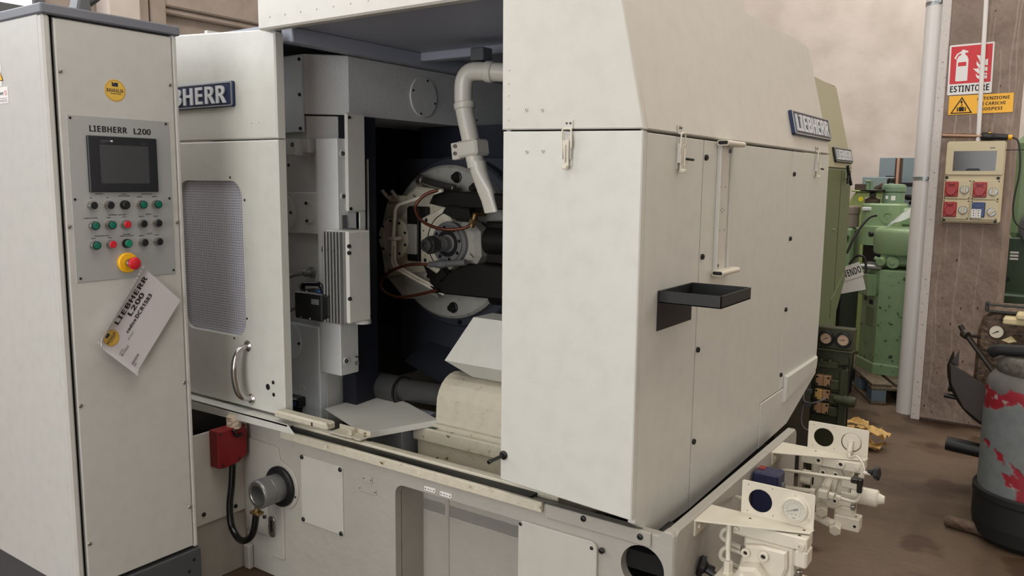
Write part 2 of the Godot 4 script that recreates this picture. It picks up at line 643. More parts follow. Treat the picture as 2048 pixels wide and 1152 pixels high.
func wrap_noise(n: FastNoiseLite, u: float, v: float, r := 40.0) -> float:
	# seamless over the unit square
	return n.get_noise_3d(cos(u * TAU) * r, sin(u * TAU) * r, 0.0) * 0.5 + n.get_noise_3d(cos(v * TAU) * r + 300.0, sin(v * TAU) * r, cos(u * TAU) * r) * 0.5

func floor_image() -> Image:
	var n := 512
	var im := Image.create(n, n, false, Image.FORMAT_RGB8)
	var a := FastNoiseLite.new()
	a.seed = 71
	a.frequency = 0.028
	a.fractal_octaves = 5
	var b := FastNoiseLite.new()
	b.seed = 72
	b.frequency = 0.05
	b.fractal_octaves = 4
	for y in n:
		for x in n:
			var u := float(x) / n
			var v := float(y) / n
			var p := wrap_noise(a, u, v)
			var q := wrap_noise(b, v, u)
			var c := Color(0.93, 0.90, 0.87)
			c = c.lerp(Color(0.66, 0.60, 0.55), clampf(p * 3.2 + 0.25, 0.0, 1.0))
			if q > 0.16:
				c = c.lerp(Color(0.50, 0.35, 0.26), clampf((q - 0.16) * 5.0, 0.0, 0.5))
			if p < -0.22:
				c = c.lerp(Color(1, 0.97, 0.94), 0.5)
			im.set_pixel(x, y, c)
	return im

func pillar_image() -> Image:
	# bare grey-brown concrete with runs of pale lime
	var n := 512
	var im := Image.create(n, n, false, Image.FORMAT_RGB8)
	var a := FastNoiseLite.new()
	a.seed = 81
	a.frequency = 0.05
	a.fractal_octaves = 5
	for y in n:
		for x in n:
			var u := TAU * x / n
			var v := TAU * y / n
			var p := a.get_noise_3d(cos(u) * 12.0, sin(u) * 12.0, 0.0) * 0.35 + a.get_noise_3d(cos(v) * 40.0 + 300.0, sin(v) * 40.0 + cos(u) * 16.0, sin(u) * 16.0) * 0.65
			im.set_pixel(x, y, Color(0.74, 0.70, 0.68).lerp(Color(0.88, 0.85, 0.83), clampf(p * 1.2 + 0.5, 0.0, 1.0)))
	var rng := RandomNumberGenerator.new()
	rng.seed = 5
	for k in 30:
		var x := rng.randf() * n
		var w := 1.0 + rng.randf() * 1.8
		var y0 := rng.randf() * n
		var l := (0.15 + rng.randf() * 0.5) * n
		var s := rng.randf_range(0.4, 1.0)
		for i in int(l):
			x += sin((y0 + i) * 0.05 + k) * 0.14
			var f: float = s * (1.0 - float(i) / l * 0.5)
			for d in range(-4, 5):
				var t := clampf(1.0 - absf(d) / w, 0.0, 1.0)
				if t > 0.0:
					var xx := posmod(int(x) + d, n)
					var yy := posmod(int(y0) + i, n)
					im.set_pixel(xx, yy, im.get_pixel(xx, yy).lerp(Color(1.0, 0.985, 0.96), f * t))
	for k in 120:
		var x := rng.randi() % n
		var y := rng.randi() % n
		var r := 1 + rng.randi() % 3
		for i in r:
			for j in r:
				im.set_pixel((x + i) % n, (y + j) % n, Color(0.35, 0.30, 0.28))
	return im

func hall() -> void:
	O = Vector3.ZERO
	var st := sb()
	box(st, Vector3(-5.3, -0.2, -8.8), Vector3(5.7, 0, 5.2))
	struct("floor", st, M.floor)
	st = sb()
	box(st, Vector3(-5.3, 0, -8.8), Vector3(5.7, 6.0, -8.5))
	struct("wall_back", st, M.plaster)
	st = sb()
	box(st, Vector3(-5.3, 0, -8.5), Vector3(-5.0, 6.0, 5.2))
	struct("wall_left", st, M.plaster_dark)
	st = sb()
	box(st, Vector3(5.4, 0, -8.5), Vector3(5.7, 6.0, 5.2))
	struct("wall_right", st, M.plaster)
	st = sb()
	box(st, Vector3(-5.0, 0, 4.9), Vector3(5.4, 6.0, 5.2))
	struct("wall_front", st, M.plaster)
	st = sb()
	box(st, Vector3(-5.3, 5.75, -8.8), Vector3(5.7, 6.0, 5.2))
	struct("ceiling", st, M.plaster)
	# beam and pier on the left wall
	st = sb()
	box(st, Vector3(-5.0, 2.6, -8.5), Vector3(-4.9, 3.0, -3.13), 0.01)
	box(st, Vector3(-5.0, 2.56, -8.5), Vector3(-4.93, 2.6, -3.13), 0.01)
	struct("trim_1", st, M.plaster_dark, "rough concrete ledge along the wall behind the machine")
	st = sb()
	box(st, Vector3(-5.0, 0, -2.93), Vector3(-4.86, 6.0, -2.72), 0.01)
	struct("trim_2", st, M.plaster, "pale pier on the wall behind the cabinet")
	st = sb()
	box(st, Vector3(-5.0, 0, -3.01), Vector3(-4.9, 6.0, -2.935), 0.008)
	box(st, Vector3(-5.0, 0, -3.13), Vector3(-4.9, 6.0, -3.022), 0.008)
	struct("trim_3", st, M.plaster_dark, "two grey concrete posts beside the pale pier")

# ------------------------------------------------------------ the gear hobbing machine
func machine_base() -> void:
	var t := thing("machine_bed", "cream cast machine bed with round opening and hand crank socket under the guards", "machine bed", Vector3(-1.65, 0, -2.4))
	# front wall with the deep recess and the round opening
	var st := sb()
	var p := poly([-2.53, 0.0, -0.7695, 0.0, -0.7695, 0.592, -0.777, 0.602, -0.797, 0.602, -0.815, 0.586, -2.53, 0.586])
	var rec := rect(-1.746, 0.03, -1.10, 0.514, 0.035)
	plate(st, p, front(-1.86), 0.03, 0.004, [rec, disc(-0.857, 0.483, 0.063, 32)])
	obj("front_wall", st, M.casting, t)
	st = sb()    # recess lining
	var back := sb()
	box(back, Vector3(-1.80, 0.0, -2.03), Vector3(-1.05, 0.53, -2.0))
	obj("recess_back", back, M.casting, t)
	for q in [[Vector3(-1.775, 0.0, -2.01), Vector3(-1.746, 0.54, -1.888)], [Vector3(-1.10, 0.0, -2.01), Vector3(-1.07, 0.54, -1.888)], [Vector3(-1.75, 0.514, -2.01), Vector3(-1.08, 0.54, -1.888)]]:
		box(st, q[0], q[1], 0.0)
	box(st, Vector3(-1.648, 0.0, -2.005), Vector3(-1.63, 0.514, -1.994), 0.004)
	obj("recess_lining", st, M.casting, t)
	# raised edge of the side wall, with the wall below it
	st = sb()
	var rim := rect(1.864, -0.6, 2.985, 0.604, 0.03)
	plate(st, rim, side(-0.768), 0.026, 0.005)
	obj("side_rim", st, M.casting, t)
	st = sb()
	box(st, Vector3(-2.53, 0.0, -3.6), Vector3(-2.50, 0.59, -1.89))
	box(st, Vector3(-2.53, 0.0, -3.63), Vector3(-1.2, 0.59, -3.6))
	box(st, Vector3(-1.05, 0.0, -2.985), Vector3(-0.794, 0.45, -2.07))
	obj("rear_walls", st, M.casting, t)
	# inner bed with the chip trough
	st = sb()
	box(st, Vector3(-2.50, 0.38, -3.6), Vector3(-1.05, 0.42, -2.0))
	box(st, Vector3(-2.50, 0.535, -2.02), Vector3(-1.05, 0.565, -1.93), 0.006)
	box(st, Vector3(-2.50, 0.40, -2.06), Vector3(-1.05, 0.54, -2.035), 0.003)
	obj("trough", st, M.worn_cream, t)
	st = sb()
	box(st, Vector3(-1.11, 0.46, -3.0), Vector3(-0.797, 0.512, -1.89))
	obj("shade_ledge", st, M.dark_gap, t)  # coloured black to stand for the shade in the gap under the guard
	# machined rail strip along the front edge, its black groove and the rail lip
	st = sb()
	box(st, Vector3(-2.30, 0.563, -1.86), Vector3(-1.168, 0.594, -1.846), 0.002)
	obj("rail_strip", st, M.worn_cream, t)
	st = sb()
	box(st, Vector3(-2.30, 0.572, -1.905), Vector3(-1.22, 0.593, -1.862))
	obj("rail_groove", st, M.oiled, t)
	st = sb()
	box(st, Vector3(-2.30, 0.578, -1.93), Vector3(-1.15, 0.601, -1.905), 0.003)
	obj("rail_lip", st, M.worn_cream, t)
	for x in [-2.215, -2.06, -1.86, -1.63, -1.40, -1.185]:
		screw("screw", Vector3(x, 0.577, -1.847), Vector3(0, 0, 1), 0.0062, 0.0025, M.cream_gloss, t, "ring")
	# bolted covers on the front
	st = sb()
	plate(st, rect(-2.202, 0.268, -1.988, 0.518, 0.006), front(-1.855), 0.006, 0.001)
	var cv := obj("access_cover", st, M.cover_cream, t)
	for q in [[-2.194, 0.511], [-1.998, 0.507], [-2.194, 0.277], [-1.999, 0.274]]:
		screw("screw", Vector3(q[0], q[1], -1.855), Vector3(0, 0, 1), 0.0085, 0.005, M.black, cv)
	st = sb()
	plate(st, rect(-1.249, 0.03, -0.988, 0.521, 0.02), front(-1.848), 0.012, 0.002)
	cv = obj("access_cover", st, M.cover_cream, t)
	for q in [[-1.240, 0.511], [-1.004, 0.503], [-1.24, 0.04], [-1.0, 0.04]]:
		screw("screw", Vector3(q[0], q[1], -1.848), Vector3(0, 0, 1), 0.0055, 0.003, M.dark_steel, cv)
	st = sb()     # strip behind the guard's lower edge
	box(st, Vector3(-1.16, 0.55, -1.862), Vector3(-0.832, 0.590, -1.852), 0.002)
	obj("guard_strip", st, M.casting, t)
	for q in [[-1.034, 0.579], [-0.862, 0.573], [-0.975, 0.502]]:
		screw("screw", Vector3(q[0], q[1], -1.852), Vector3(0, 0, 1), 0.0088, 0.006, M.black, t)
	# dark inside of the round opening
	st = sb()
	lathe(st, [0.064, 0, 0.064, -0.16, 0, -0.16], ax(Vector3(-0.857, 0.483, -1.885), Vector3(0, 0, 1)), 32)
	obj("opening_lining", st, M.oiled, t)
	# small riveted nameplates
	for q in [[-1.870, 0.501, 0.045, 0.028, M.casting, ""], [-1.870, 0.462, 0.083, 0.02, M.casting, ""], [-1.595, 0.529, 0.046, 0.014, M.white, "80-20"], [-1.53, 0.527, 0.047, 0.014, M.white, "80-20"], [-2.362, 0.502, 0.032, 0.011, M.white, "L-NR"]]:
		st = sb()
		plate(st, rect(q[0] - q[2] / 2, q[1] - q[3] / 2, q[0] + q[2] / 2, q[1] + q[3] / 2, q[3] * 0.2, 2), front(-1.857), 0.004, 0.0006)
		var np := obj("nameplate", st, q[4], t)
		for s in [-1, 1]:
			screw("rivet", Vector3(q[0] + s * (q[2] / 2 - 0.006), q[1], -1.857), Vector3(0, 0, 1), 0.0024, 0.0012, M.ink, np)
		if q[5] != "":
			text("lettering", q[5], q[2] * 0.4, 0.0045, front(-1.857) * Transform3D(Basis(), Vector3(q[0], q[1], 0)), M.frame_grey, np, false)
	# raised pad round the crank socket, and the strip below it
	st = sb()
	p = PackedVector2Array([Vector2(-2.53, 0.155), Vector2(-2.392, 0.155), Vector2(-2.392, 0.29)])
	p.append(Vector2(-2.375, 0.29))
	for i in 15:
		var a := deg_to_rad(-65.0 + i * 10.5)
		p.append(Vector2(-2.311 + 0.092 * cos(a), 0.376 + 0.092 * sin(a)))
	p.append_array(PackedVector2Array([Vector2(-2.318, 0.475), Vector2(-2.322, 0.512), Vector2(-2.345, 0.522), Vector2(-2.53, 0.526)]))
	plate(st, p, front(-1.853), 0.008, 0.004)
	obj("raised_pad", st, M.casting, t)
	st = sb()
	plate(st, rect(-2.388, 0.082, -2.305, 0.33, 0.012), front(-1.852), 0.01, 0.005)
	obj("raised_strip", st, M.casting, t)
	st = sb()
	plate(st, rect(-2.384, 0.163, -2.348, 0.246, 0.0175, 6), front(-1.846), 0.008, 0.002, [rect(-2.372, 0.183, -2.36, 0.232, 0.006, 3)])
	var ov := obj("slot_escutcheon", st, M.steel, t)
	st = sb()
	plate(st, rect(-2.374, 0.181, -2.358, 0.234, 0.007, 3), front(-1.851), 0.002)
	obj("slot", st, M.black, ov)
	for q in [[-2.366, 0.240], [-2.378, 0.205], [-2.354, 0.196]]:
		screw("screw", Vector3(q[0], q[1], -1.846), Vector3(0, 0, 1), 0.003, 0.002, M.dark_steel, ov)
	screw("screw", Vector3(-2.405, 0.235, -1.845), Vector3(0, 0, 1), 0.0075, 0.004, M.black, t)
	screw("screw", Vector3(-2.232, 0.352, -1.853), Vector3(0, 0, 1), 0.004, 0.003, M.black, t)
	# crank socket: black flange, grey collar with a bright ring and a dark bore
	st = sb()
	lathe(st, [0, 0, 0.076, 0, 0.076, 0.012, 0.072, 0.017, 0.05, 0.019, 0.05, 0.022, 0, 0.022], ax(Vector3(-2.311, 0.376, -1.855), Vector3(0, 0, 1)), 40)
	var fl := obj("socket_flange", st, M.black, t)
	for a in [0.4, 1.7, 4.2]:
		screw("screw", Vector3(-2.311 + 0.062 * cos(a), 0.376 + 0.062 * sin(a), -1.838), Vector3(0, 0, 1), 0.005, 0.003, M.dark_steel, fl, "ring")
	st = sb()
	lathe(st, [0.052, 0, 0.052, 0.045, 0.0505, 0.047, 0.0525, 0.049, 0.0525, 0.088, 0.049, 0.093, 0.046, 0.093, 0.0345, 0.090, 0.033, 0.05, 0.033, 0.03, 0, 0.03], ax(Vector3(-2.311, 0.376, -1.838), Vector3(0, 0, 1)), 36)
	var col := obj("socket_collar", st, M.steel_mid, t)
	st = sb()
	lathe(st, [0.034, 0.0, 0.036, 0.002, 0.046, 0.002, 0.048, 0.0], ax(Vector3(-2.311, 0.376, -1.746), Vector3(0, 0, 1)), 36)
	obj("bright_ring", st, M.steel, col)
	st = sb()
	lathe(st, [0.033, 0, 0, 0.001], ax(Vector3(-2.311, 0.376, -1.80), Vector3(0, 0, 1)), 24)
	cyl(st, Vector3(-2.311, 0.376, -1.80), Vector3(-2.311, 0.376, -1.772), 0.011, 12)
	for i in 4:
		var a := i * TAU / 4 + 0.5
		cyl(st, Vector3(-2.311 + 0.022 * cos(a), 0.376 + 0.022 * sin(a), -1.80), Vector3(-2.311 + 0.022 * cos(a), 0.376 + 0.022 * sin(a), -1.785), 0.004, 8)
	obj("socket_bore", st, M.black, col)
	# low foot block in the corner
	st = sb()
	box(st, Vector3(-2.525, 0.0, -1.86), Vector3(-2.49, 0.10, -1.835), 0.006)
	obj("corner_block", st, M.casting, t)

func enclosure() -> void:
	var t := thing("machine_guard", "large cream sheet metal guard housing with sloping hood at the machine's right end", "machine guard", Vector3(-1.07, 0.5, -2.7))
	var st := sb()
	plate(st, poly([-1.281, 0.652, -0.865, 0.634, -0.865, 1.6255, -1.281, 1.634]), front(-1.80), 0.022, 0.003)
	obj("front_panel", st, M.cream, t)
	st = sb()
	plate(st, poly([-1.284, 1.6385, -0.863, 1.630, -0.981, 2.17, -1.287, 2.17]), front(-1.80), 0.022, 0.003)
	obj("hood_front", st, M.hood, t)
	# side skin, in five sheets
	st = sb()
	plate(st, poly([1.8235, 0.618, 1.955, 0.540, 2.188, 0.530, 2.194, 1.6215, 1.8235, 1.6225]), side(-0.865), 0.02, 0.002)
	obj("side_panel", st, M.cream, t)
	st = sb()
	plate(st, poly([2.1945, 0.530, 2.832, 0.541, 2.834, 0.7125, 3.056, 0.7125, 3.070, 1.6215, 2.2005, 1.6215]), side(-0.865), 0.02, 0.002)
	var door := obj("side_panel", st, M.cream, t)
	st = sb()
	plate(st, poly([2.838, 0.541, 3.19, 0.550, 3.605, 0.676, 3.607, 0.709, 2.838, 0.7095]), side(-0.863), 0.02, 0.002)
	obj("lower_panel", st, M.cream, t)
	st = sb()
	plate(st, poly([3.059, 0.7125, 3.609, 0.7125, 3.62, 0.956, 3.62, 1.6225, 3.073, 1.6215]), side(-0.865), 0.02, 0.002)
	obj("side_panel", st, M.cream, t)
	st = sb()
	var a := [Vector2(3.115, 0.655), Vector2(3.573, 0.70), Vector2(3.588, 0.759), Vector2(3.118, 0.759)]
	plate(st, PackedVector2Array(a), side(-0.852), 0.012, 0.007)
	obj("pressed_panel", st, M.cream, t)
	for q in [[2.210, 1.573], [2.211, 1.290], [2.206, 1.017], [2.204, 0.739], [3.10, 1.538], [3.095, 1.296], [3.088, 1.025], [3.07, 0.773]]:
		screw("screw", Vector3(-0.865, q[1], -q[0]), Vector3(1, 0, 0), 0.0085, 0.007, M.black, door, "cap")
	# sloping hood side
	var hx := frame(Vector3(-0.864, 1.630, -1.80), Vector3(0, 0, -1), Vector3(-0.22, 0.9755, 0))
	st = sb()
	plate(st, poly([0.0235, 0, 1.82, 0, 1.772, 0.448, 1.65, 0.463, 0.972, 0.463, 0.962, 0.57, 0.0235, 0.57]), hx, 0.018, 0.003)
	var hood := obj("hood_side", st, M.hood, t)
	st = sb()
	plate(st, poly([1.335, 0.44, 1.665, 0.44, 1.665, 0.478, 1.335, 0.492]), hx * Transform3D(Basis(), Vector3(0, 0, -0.03)), 0.015, 0.002)
	obj("hood_lip", st, M.hood, hood)
	st = sb()     # roof sheets and the hidden back and left walls that keep the inside dark
	box(st, Vector3(-2.86, 2.06, -3.58), Vector3(-0.975, 2.08, -2.77))
	box(st, Vector3(-2.86, 2.06, -2.78), Vector3(-0.99, 2.19, -2.77))
	box(st, Vector3(-2.30, 2.17, -2.78), Vector3(-0.99, 2.19, -1.80))
	obj("roof_sheet", st, M.hood, t)
	st = sb()
	box(st, Vector3(-2.88, 0.59, -3.60), Vector3(-1.0, 2.05, -3.58))
	box(st, Vector3(-2.88, 0.59, -3.61), Vector3(-2.86, 2.08, -2.0))
	obj("rear_skin", st, M.cream, t)
	# inside: grey lining, roof ribs and the dark back
	st = sb()
	box(st, Vector3(-2.86, 2.02, -3.6), Vector3(-1.0, 2.035, -1.9))
	obj("inner_ceiling", st, M.inner_grey, t)
	st = sb()
	for q in [[Vector3(-2.30, 1.968, -3.5), Vector3(-2.24, 2.02, -1.9)], [Vector3(-2.24, 1.985, -2.62), Vector3(-1.29, 2.02, -2.56)], [Vector3(-2.24, 1.99, -3.12), Vector3(-1.29, 2.02, -3.04)]]:
		st = sb()
		box(st, q[0], q[1], 0.004)
		obj("ceiling_rib", st, M.inner_grey, t)
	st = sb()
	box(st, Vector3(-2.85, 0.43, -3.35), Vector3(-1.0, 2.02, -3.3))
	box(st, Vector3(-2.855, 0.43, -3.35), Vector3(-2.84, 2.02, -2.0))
	obj("inner_back", st, M.inner_dark, t)  # lining coloured dark to stand for the shade deep inside the guard
	st = sb()
	box(st, Vector3(-1.29, 0.66, -3.3), Vector3(-1.275, 2.02, -1.83))
	obj("inner_side", st, M.inner_grey, t)
	# canopy over the opening
	st = sb()
	plate(st, rect(-2.285, 1.992, -1.288, 2.3, 0.012), front(-1.79), 0.035, 0.006)
	var can := obj("canopy", st, M.hood, t)
	for i in 13:
		screw("rivet", Vector3(-2.22 + i * 0.075, 2.03, -1.79), Vector3(0, 0, 1), 0.0035, 0.0018, M.hood, can)
	# rivets, latches
	for q in [[-1.205, 1.688], [-1.155, 1.686], [-1.202, 1.579], [-1.151, 1.580]]:
		screw("rivet", Vector3(q[0], q[1], -1.80), Vector3(0, 0, 1), 0.0046, 0.003, M.hood, t, "ring")
	for y in [1.795, 1.76, 1.729, 1.695, 1.664]:
		screw("rivet", Vector3(-1.263, y, -1.80), Vector3(0, 0, 1), 0.0035, 0.0015, M.hood, t)
	toggle_latch(t, Transform3D(Basis(), Vector3(-1.0725, 1.63, -1.80)))
	toggle_latch(t, Transform3D(Basis(Vector3(0, 1, 0), PI / 2), Vector3(-0.865, 1.625, -2.018)))
	toggle_latch(t, Transform3D(Basis(Vector3(0, 1, 0), PI / 2), Vector3(-0.865, 1.625, -3.405)))
	# black peg with a steel pin at the front panel's lower corner
	st = sb()
	lathe(st, [0, 0, 0.013, 0, 0.013, 0.004, 0.008, 0.008, 0, 0.008], ax(Vector3(-1.268, 0.727, -1.80), Vector3(0, 0, 1)), 20)
	var peg := obj("pin_collar", st, M.black, t)
	st = sb()
	cyl(st, Vector3(-1.268, 0.727, -1.80), Vector3(-1.268, 0.727, -1.735), 0.0052, 14, 0.001)
	lathe(st, [0.0062, 0, 0.0062, 0.01, 0.004, 0.011, 0.003, 0.005, 0, 0.005], ax(Vector3(-1.268, 0.727, -1.737), Vector3(0, 0, 1)), 14)
	obj("pin", st, M.dark_steel, peg)
	# tall hinge channel on the side with its two flat tubes
	st = sb()
	box(st, Vector3(-0.865, 1.237, -2.403), Vector3(-0.860, 1.617, -2.303), 0.001)
	box(st, Vector3(-0.860, 1.237, -2.308), Vector3(-0.852, 1.617, -2.303), 0.001)
	box(st, Vector3(-0.860, 1.237, -2.403), Vector3(-0.852, 1.617, -2.398), 0.001)
	var ch := obj("hinge_channel", st, M.hood, t)
	for y in [1.235, 1.618]:
		st = sb()
		plate(st, rect(-0.864, y - 0.008, -0.828, y + 0.008, 0.0078, 5), front(-2.292), 0.15, 0.0, [rect(-0.8615, y - 0.0055, -0.8305, y + 0.0055, 0.0053, 5)])
		obj("flat_tube", st, M.cream_gloss, ch)
		st = sb()
		plate(st, rect(-0.8615, y - 0.0055, -0.8305, y + 0.0055, 0.0053, 5), front(-2.30), 0.13)
		obj("tube_hollow", st, M.black, ch)
	screw("screw", Vector3(-0.860, 1.256, -2.315), Vector3(1, 0, 0), 0.007, 0.008, M.steel, ch, "cap")
	screw("screw", Vector3(-0.860, 1.597, -2.388), Vector3(1, 0, 0), 0.006, 0.005, M.frame_grey, ch, "cap")
	for q in [[2.33, 1.49], [2.37, 1.49], [2.335, 1.42], [2.35, 1.425], [2.365, 1.42], [2.35, 1.415], [2.335, 1.36], [2.37, 1.36]]:
		screw("hole", Vector3(-0.860, q[1], -q[0]), Vector3(1, 0, 0), 0.0022, 0.0006, M.ink, ch)
	for z in [-2.03, -3.417]:
		st = sb()
		cyl(st, Vector3(-0.856, 1.565, z), Vector3(-0.85, 1.563, z - 0.055), 0.0035, 8)
		obj("latch_pin", st, M.ink, t)
	nameplate("nameplate", frame(Vector3(-0.885, 1.728, -3.36), Vector3(0, 0, -1), Vector3(-0.22, 0.9755, 0)), 0.545, 0.094, M.blue_plate, M.letter_white, t)
	# black tray bracket
	var tr := thing("black_tray", "black steel tray on a bracket at the housing's right side", "tray", Vector3(-0.865, 1.115, -2.03))
	st = sb()
	box(st, Vector3(-0.865, 1.115, -2.143), Vector3(-0.861, 1.222, -1.915), 0.001)
	obj("bracket_plate", st, M.black, tr)
	st = sb()
	box(st, Vector3(-0.862, 1.190, -2.143), Vector3(-0.694, 1.193, -1.918))
	obj("tray_floor", st, M.black, tr)
	for q in [[Vector3(-0.862, 1.190, -1.921), Vector3(-0.694, 1.222, -1.918)], [Vector3(-0.862, 1.190, -2.143), Vector3(-0.694, 1.222, -2.140)], [Vector3(-0.697, 1.190, -2.143), Vector3(-0.694, 1.222, -1.918)], [Vector3(-0.865, 1.190, -2.143), Vector3(-0.862, 1.222, -1.918)]]:
		st = sb()
		box(st, q[0], q[1], 0.0005)
		obj("tray_rim", st, M.black, tr)

func toggle_latch(t: Node3D, xf: Transform3D) -> void:
	var st := sb()
	box(st, Vector3(-0.0125, 0.004, 0), Vector3(0.0125, 0.028, 0.003), 0.001, xf)
	box(st, Vector3(-0.012, 0.002, 0.003), Vector3(0.012, 0.006, 0.010), 0.001, xf)
	box(st, Vector3(-0.012, -0.09, 0), Vector3(0.012, -0.01, 0.003), 0.001, xf)
	for s in [-1.0, 1.0]:
		box(st, Vector3(s * 0.0115 - 0.001, -0.072, 0.003), Vector3(s * 0.0115 + 0.001, -0.022, 0.013), 0.0, xf)
	var l := obj("toggle_latch", st, M.hood, t)
	st = sb()
	var pts := []
	for q in [Vector3(-0.0135, -0.044, 0.010), Vector3(-0.0145, -0.03, 0.012), Vector3(-0.013, 0.005, 0.012), Vector3(0.013, 0.005, 0.012), Vector3(0.0145, -0.03, 0.012), Vector3(0.0135, -0.044, 0.010)]:
		pts.append(xf * q)
	tube(st, bent(pts, 0.006, 4), 0.0024, 8)
	obj("latch_wire", st, M.cream_gloss, l)
	st = sb()
	plate(st, poly([-0.010, -0.024, -0.008, -0.09, -0.006, -0.095, 0.004, -0.095, 0.006, -0.09, 0.009, -0.024]), xf * Transform3D(Basis(Vector3(1, 0, 0), 0.06), Vector3(0, 0, 0.017)), 0.004, 0.001)
	box(st, Vector3(-0.003, -0.08, 0.017), Vector3(0.001, -0.035, 0.0205), 0.001, xf)
	box(st, Vector3(-0.008, -0.098, 0.008), Vector3(0.006, -0.088, 0.022), 0.002, xf)
	obj("latch_lever", st, M.cream_gloss, l)
	for s in [-1.0, 1.0]:
		screw("rivet", xf * Vector3(s * 0.0055, 0.019, 0.003), xf.basis.z, 0.003, 0.002, M.frame_grey, l, "ring")

func nameplate(called: String, xf: Transform3D, w: float, h: float, m: Material, lm: Material, t: Node3D) -> void:
	# dark plate with a raised border and standing letters, centred on xf
	var st := sb()
	plate(st, rect(-w / 2, -h / 2, w / 2, h / 2, 0.008, 3), xf * Transform3D(Basis(), Vector3(0, 0, 0.012)), 0.013, 0.003)
	var n := obj(called, st, m, t)
	st = sb()
	plate(st, rect(-w / 2 + 0.003, -h / 2 + 0.003, w / 2 - 0.003, h / 2 - 0.003, 0.006, 3), xf * Transform3D(Basis(), Vector3(0, 0, 0.0145)), 0.003, 0.0, [rect(-w / 2 + 0.007, -h / 2 + 0.007, w / 2 - 0.007, h / 2 - 0.007, 0.004, 3)])
	obj("plate_border", st, lm if lm != M.letter_white else M.galvanised, n)
	text("lettering", "LIEBHERR", w * 0.875, h * 0.68, xf * Transform3D(Basis(), Vector3(0, 0, 0.012)), lm, n, true, 0.005)

func sliding_door() -> void:
	var t := thing("sliding_guard_door", "cream sliding guard door with grid window, blue nameplate and chrome handle", "guard door", Vector3(-2.7, 0.6, -1.83))
	var z := -1.83
	var st := sb()
	plate(st, rect(-3.15, 0.655, -2.25, 1.6345), front(z), 0.036, 0.005, [rect(-2.84, 0.918, -2.452, 1.492, 0.062, 6)])
	obj("lower_panel", st, M.cream, t)
	st = sb()
	plate(st, poly([-3.15, 1.6385, -2.25, 1.6385, -2.25, 1.99, -2.30, 2.004, -3.15, 2.05]), front(z), 0.036, 0.005)
	obj("upper_panel", st, M.cream, t)
	# window: translucent sheet with a fine wire grid
	st = sb()
	plate(st, rect(-2.85, 0.905, -2.44, 1.505, 0.07, 6), front(z - 0.014), 0.006)
	var pane := obj("window_sheet", st, M.mesh_pane, t)
	st = sb()
	var x := -2.842
	while x < -2.45:
		box(st, Vector3(x - 0.0003, 0.915, z - 0.014), Vector3(x + 0.0003, 1.495, z - 0.0136))
		x += 0.0105
	var y := 0.925
	while y < 1.49:
		box(st, Vector3(-2.845, y - 0.0006, z - 0.014), Vector3(-2.447, y + 0.0006, z - 0.0135))
		y += 0.0097
	obj("wire_grid", st, M.wire, pane).set_meta("kind", "stuff")
	for q in [[-2.516, 1.504], [-2.437, 1.424], [-2.446, 0.992], [-2.526, 0.909]]:
		screw("screw", Vector3(q[0], q[1], z), Vector3(0, 0, 1), 0.0045, 0.002, M.black, t)
	for q in [[-2.339, 0.752, 0.0115], [-2.309, 0.773, 0.0075], [-2.308, 0.728, 0.0075]]:
		screw("plug", Vector3(q[0], q[1], z), Vector3(0, 0, 1), q[2], 0.003, M.black, t)
	for q in [[-2.385, 1.695], [-2.345, 1.695]]:
		screw("rivet", Vector3(q[0], q[1], z), Vector3(0, 0, 1), 0.004, 0.0015, M.hood, t)
	nameplate("nameplate", front(z) * Transform3D(Basis(), Vector3(-2.742, 1.799, 0)), 0.545, 0.090, M.blue_plate, M.letter_white, t)
	# chrome handle
	st = sb()
	var pts := [Vector3(-2.447, 0.889, z + 0.004), Vector3(-2.447, 0.885, z + 0.028), Vector3(-2.449, 0.868, z + 0.046), Vector3(-2.450, 0.825, z + 0.057), Vector3(-2.449, 0.775, z + 0.058), Vector3(-2.444, 0.728, z + 0.050), Vector3(-2.438, 0.703, z + 0.034), Vector3(-2.436, 0.695, z + 0.014), Vector3(-2.435, 0.693, z + 0.003)]
	var sm := smoothed(pts, 6)
	var rad := []
	for i in sm.size():
		var f := float(i) / (sm.size() - 1)
		rad.append(0.0095 + 0.0045 * smoothstep(0.15, 0.4, f) * smoothstep(0.9, 0.6, f))
	tube(st, sm, 0.012, 16, rad)
	var h := obj("handle", st, M.chrome, t)
	for q in [Vector3(-2.447, 0.890, z), Vector3(-2.435, 0.691, z)]:
		st = sb()
		lathe(st, [0, 0, 0.021, 0, 0.021, 0.003, 0.017, 0.006, 0.012, 0.009, 0, 0.01], ax(q, Vector3(0, 0, 1)), 24)
		obj("handle_rose", st, M.chrome, h)
	# guide channel under the door and the foot bar that runs out to the right
	st = sb()
	plate(st, poly([-3.15, 0.600, -2.155, 0.618, -2.19, 0.648, -3.15, 0.640]), front(-1.79), 0.004, 0.001)
	box(st, Vector3(-3.15, 0.640, -1.87), Vector3(-2.19, 0.646, -1.79))
	obj("guide_channel", st, M.cream, t)
	st = sb()
	box(st, Vector3(-2.255, 0.664, -1.828), Vector3(-1.985, 0.690, -1.785), 0.006)
	var ft := obj("foot_bar", st, M.worn_cream, t)
	st = sb()
	box(st, Vector3(-2.06, 0.669, -1.786), Vector3(-2.052, 0.683, -1.782), 0.002)
	obj("chipped_spot", st, M.brown_steel, ft)
	# bright slide under the foot
	st = sb()
	box(st, Vector3(-2.10, 0.607, -1.955), Vector3(-1.945, 0.612, -1.90), 0.001)
	box(st, Vector3(-2.10, 0.612, -1.955), Vector3(-1.945, 0.628, -1.950), 0.001)
	box(st, Vector3(-2.02, 0.612, -1.925), Vector3(-2.0, 0.632, -1.91), 0.003)
	obj("slide_rail", st, M.worn_cream, t)

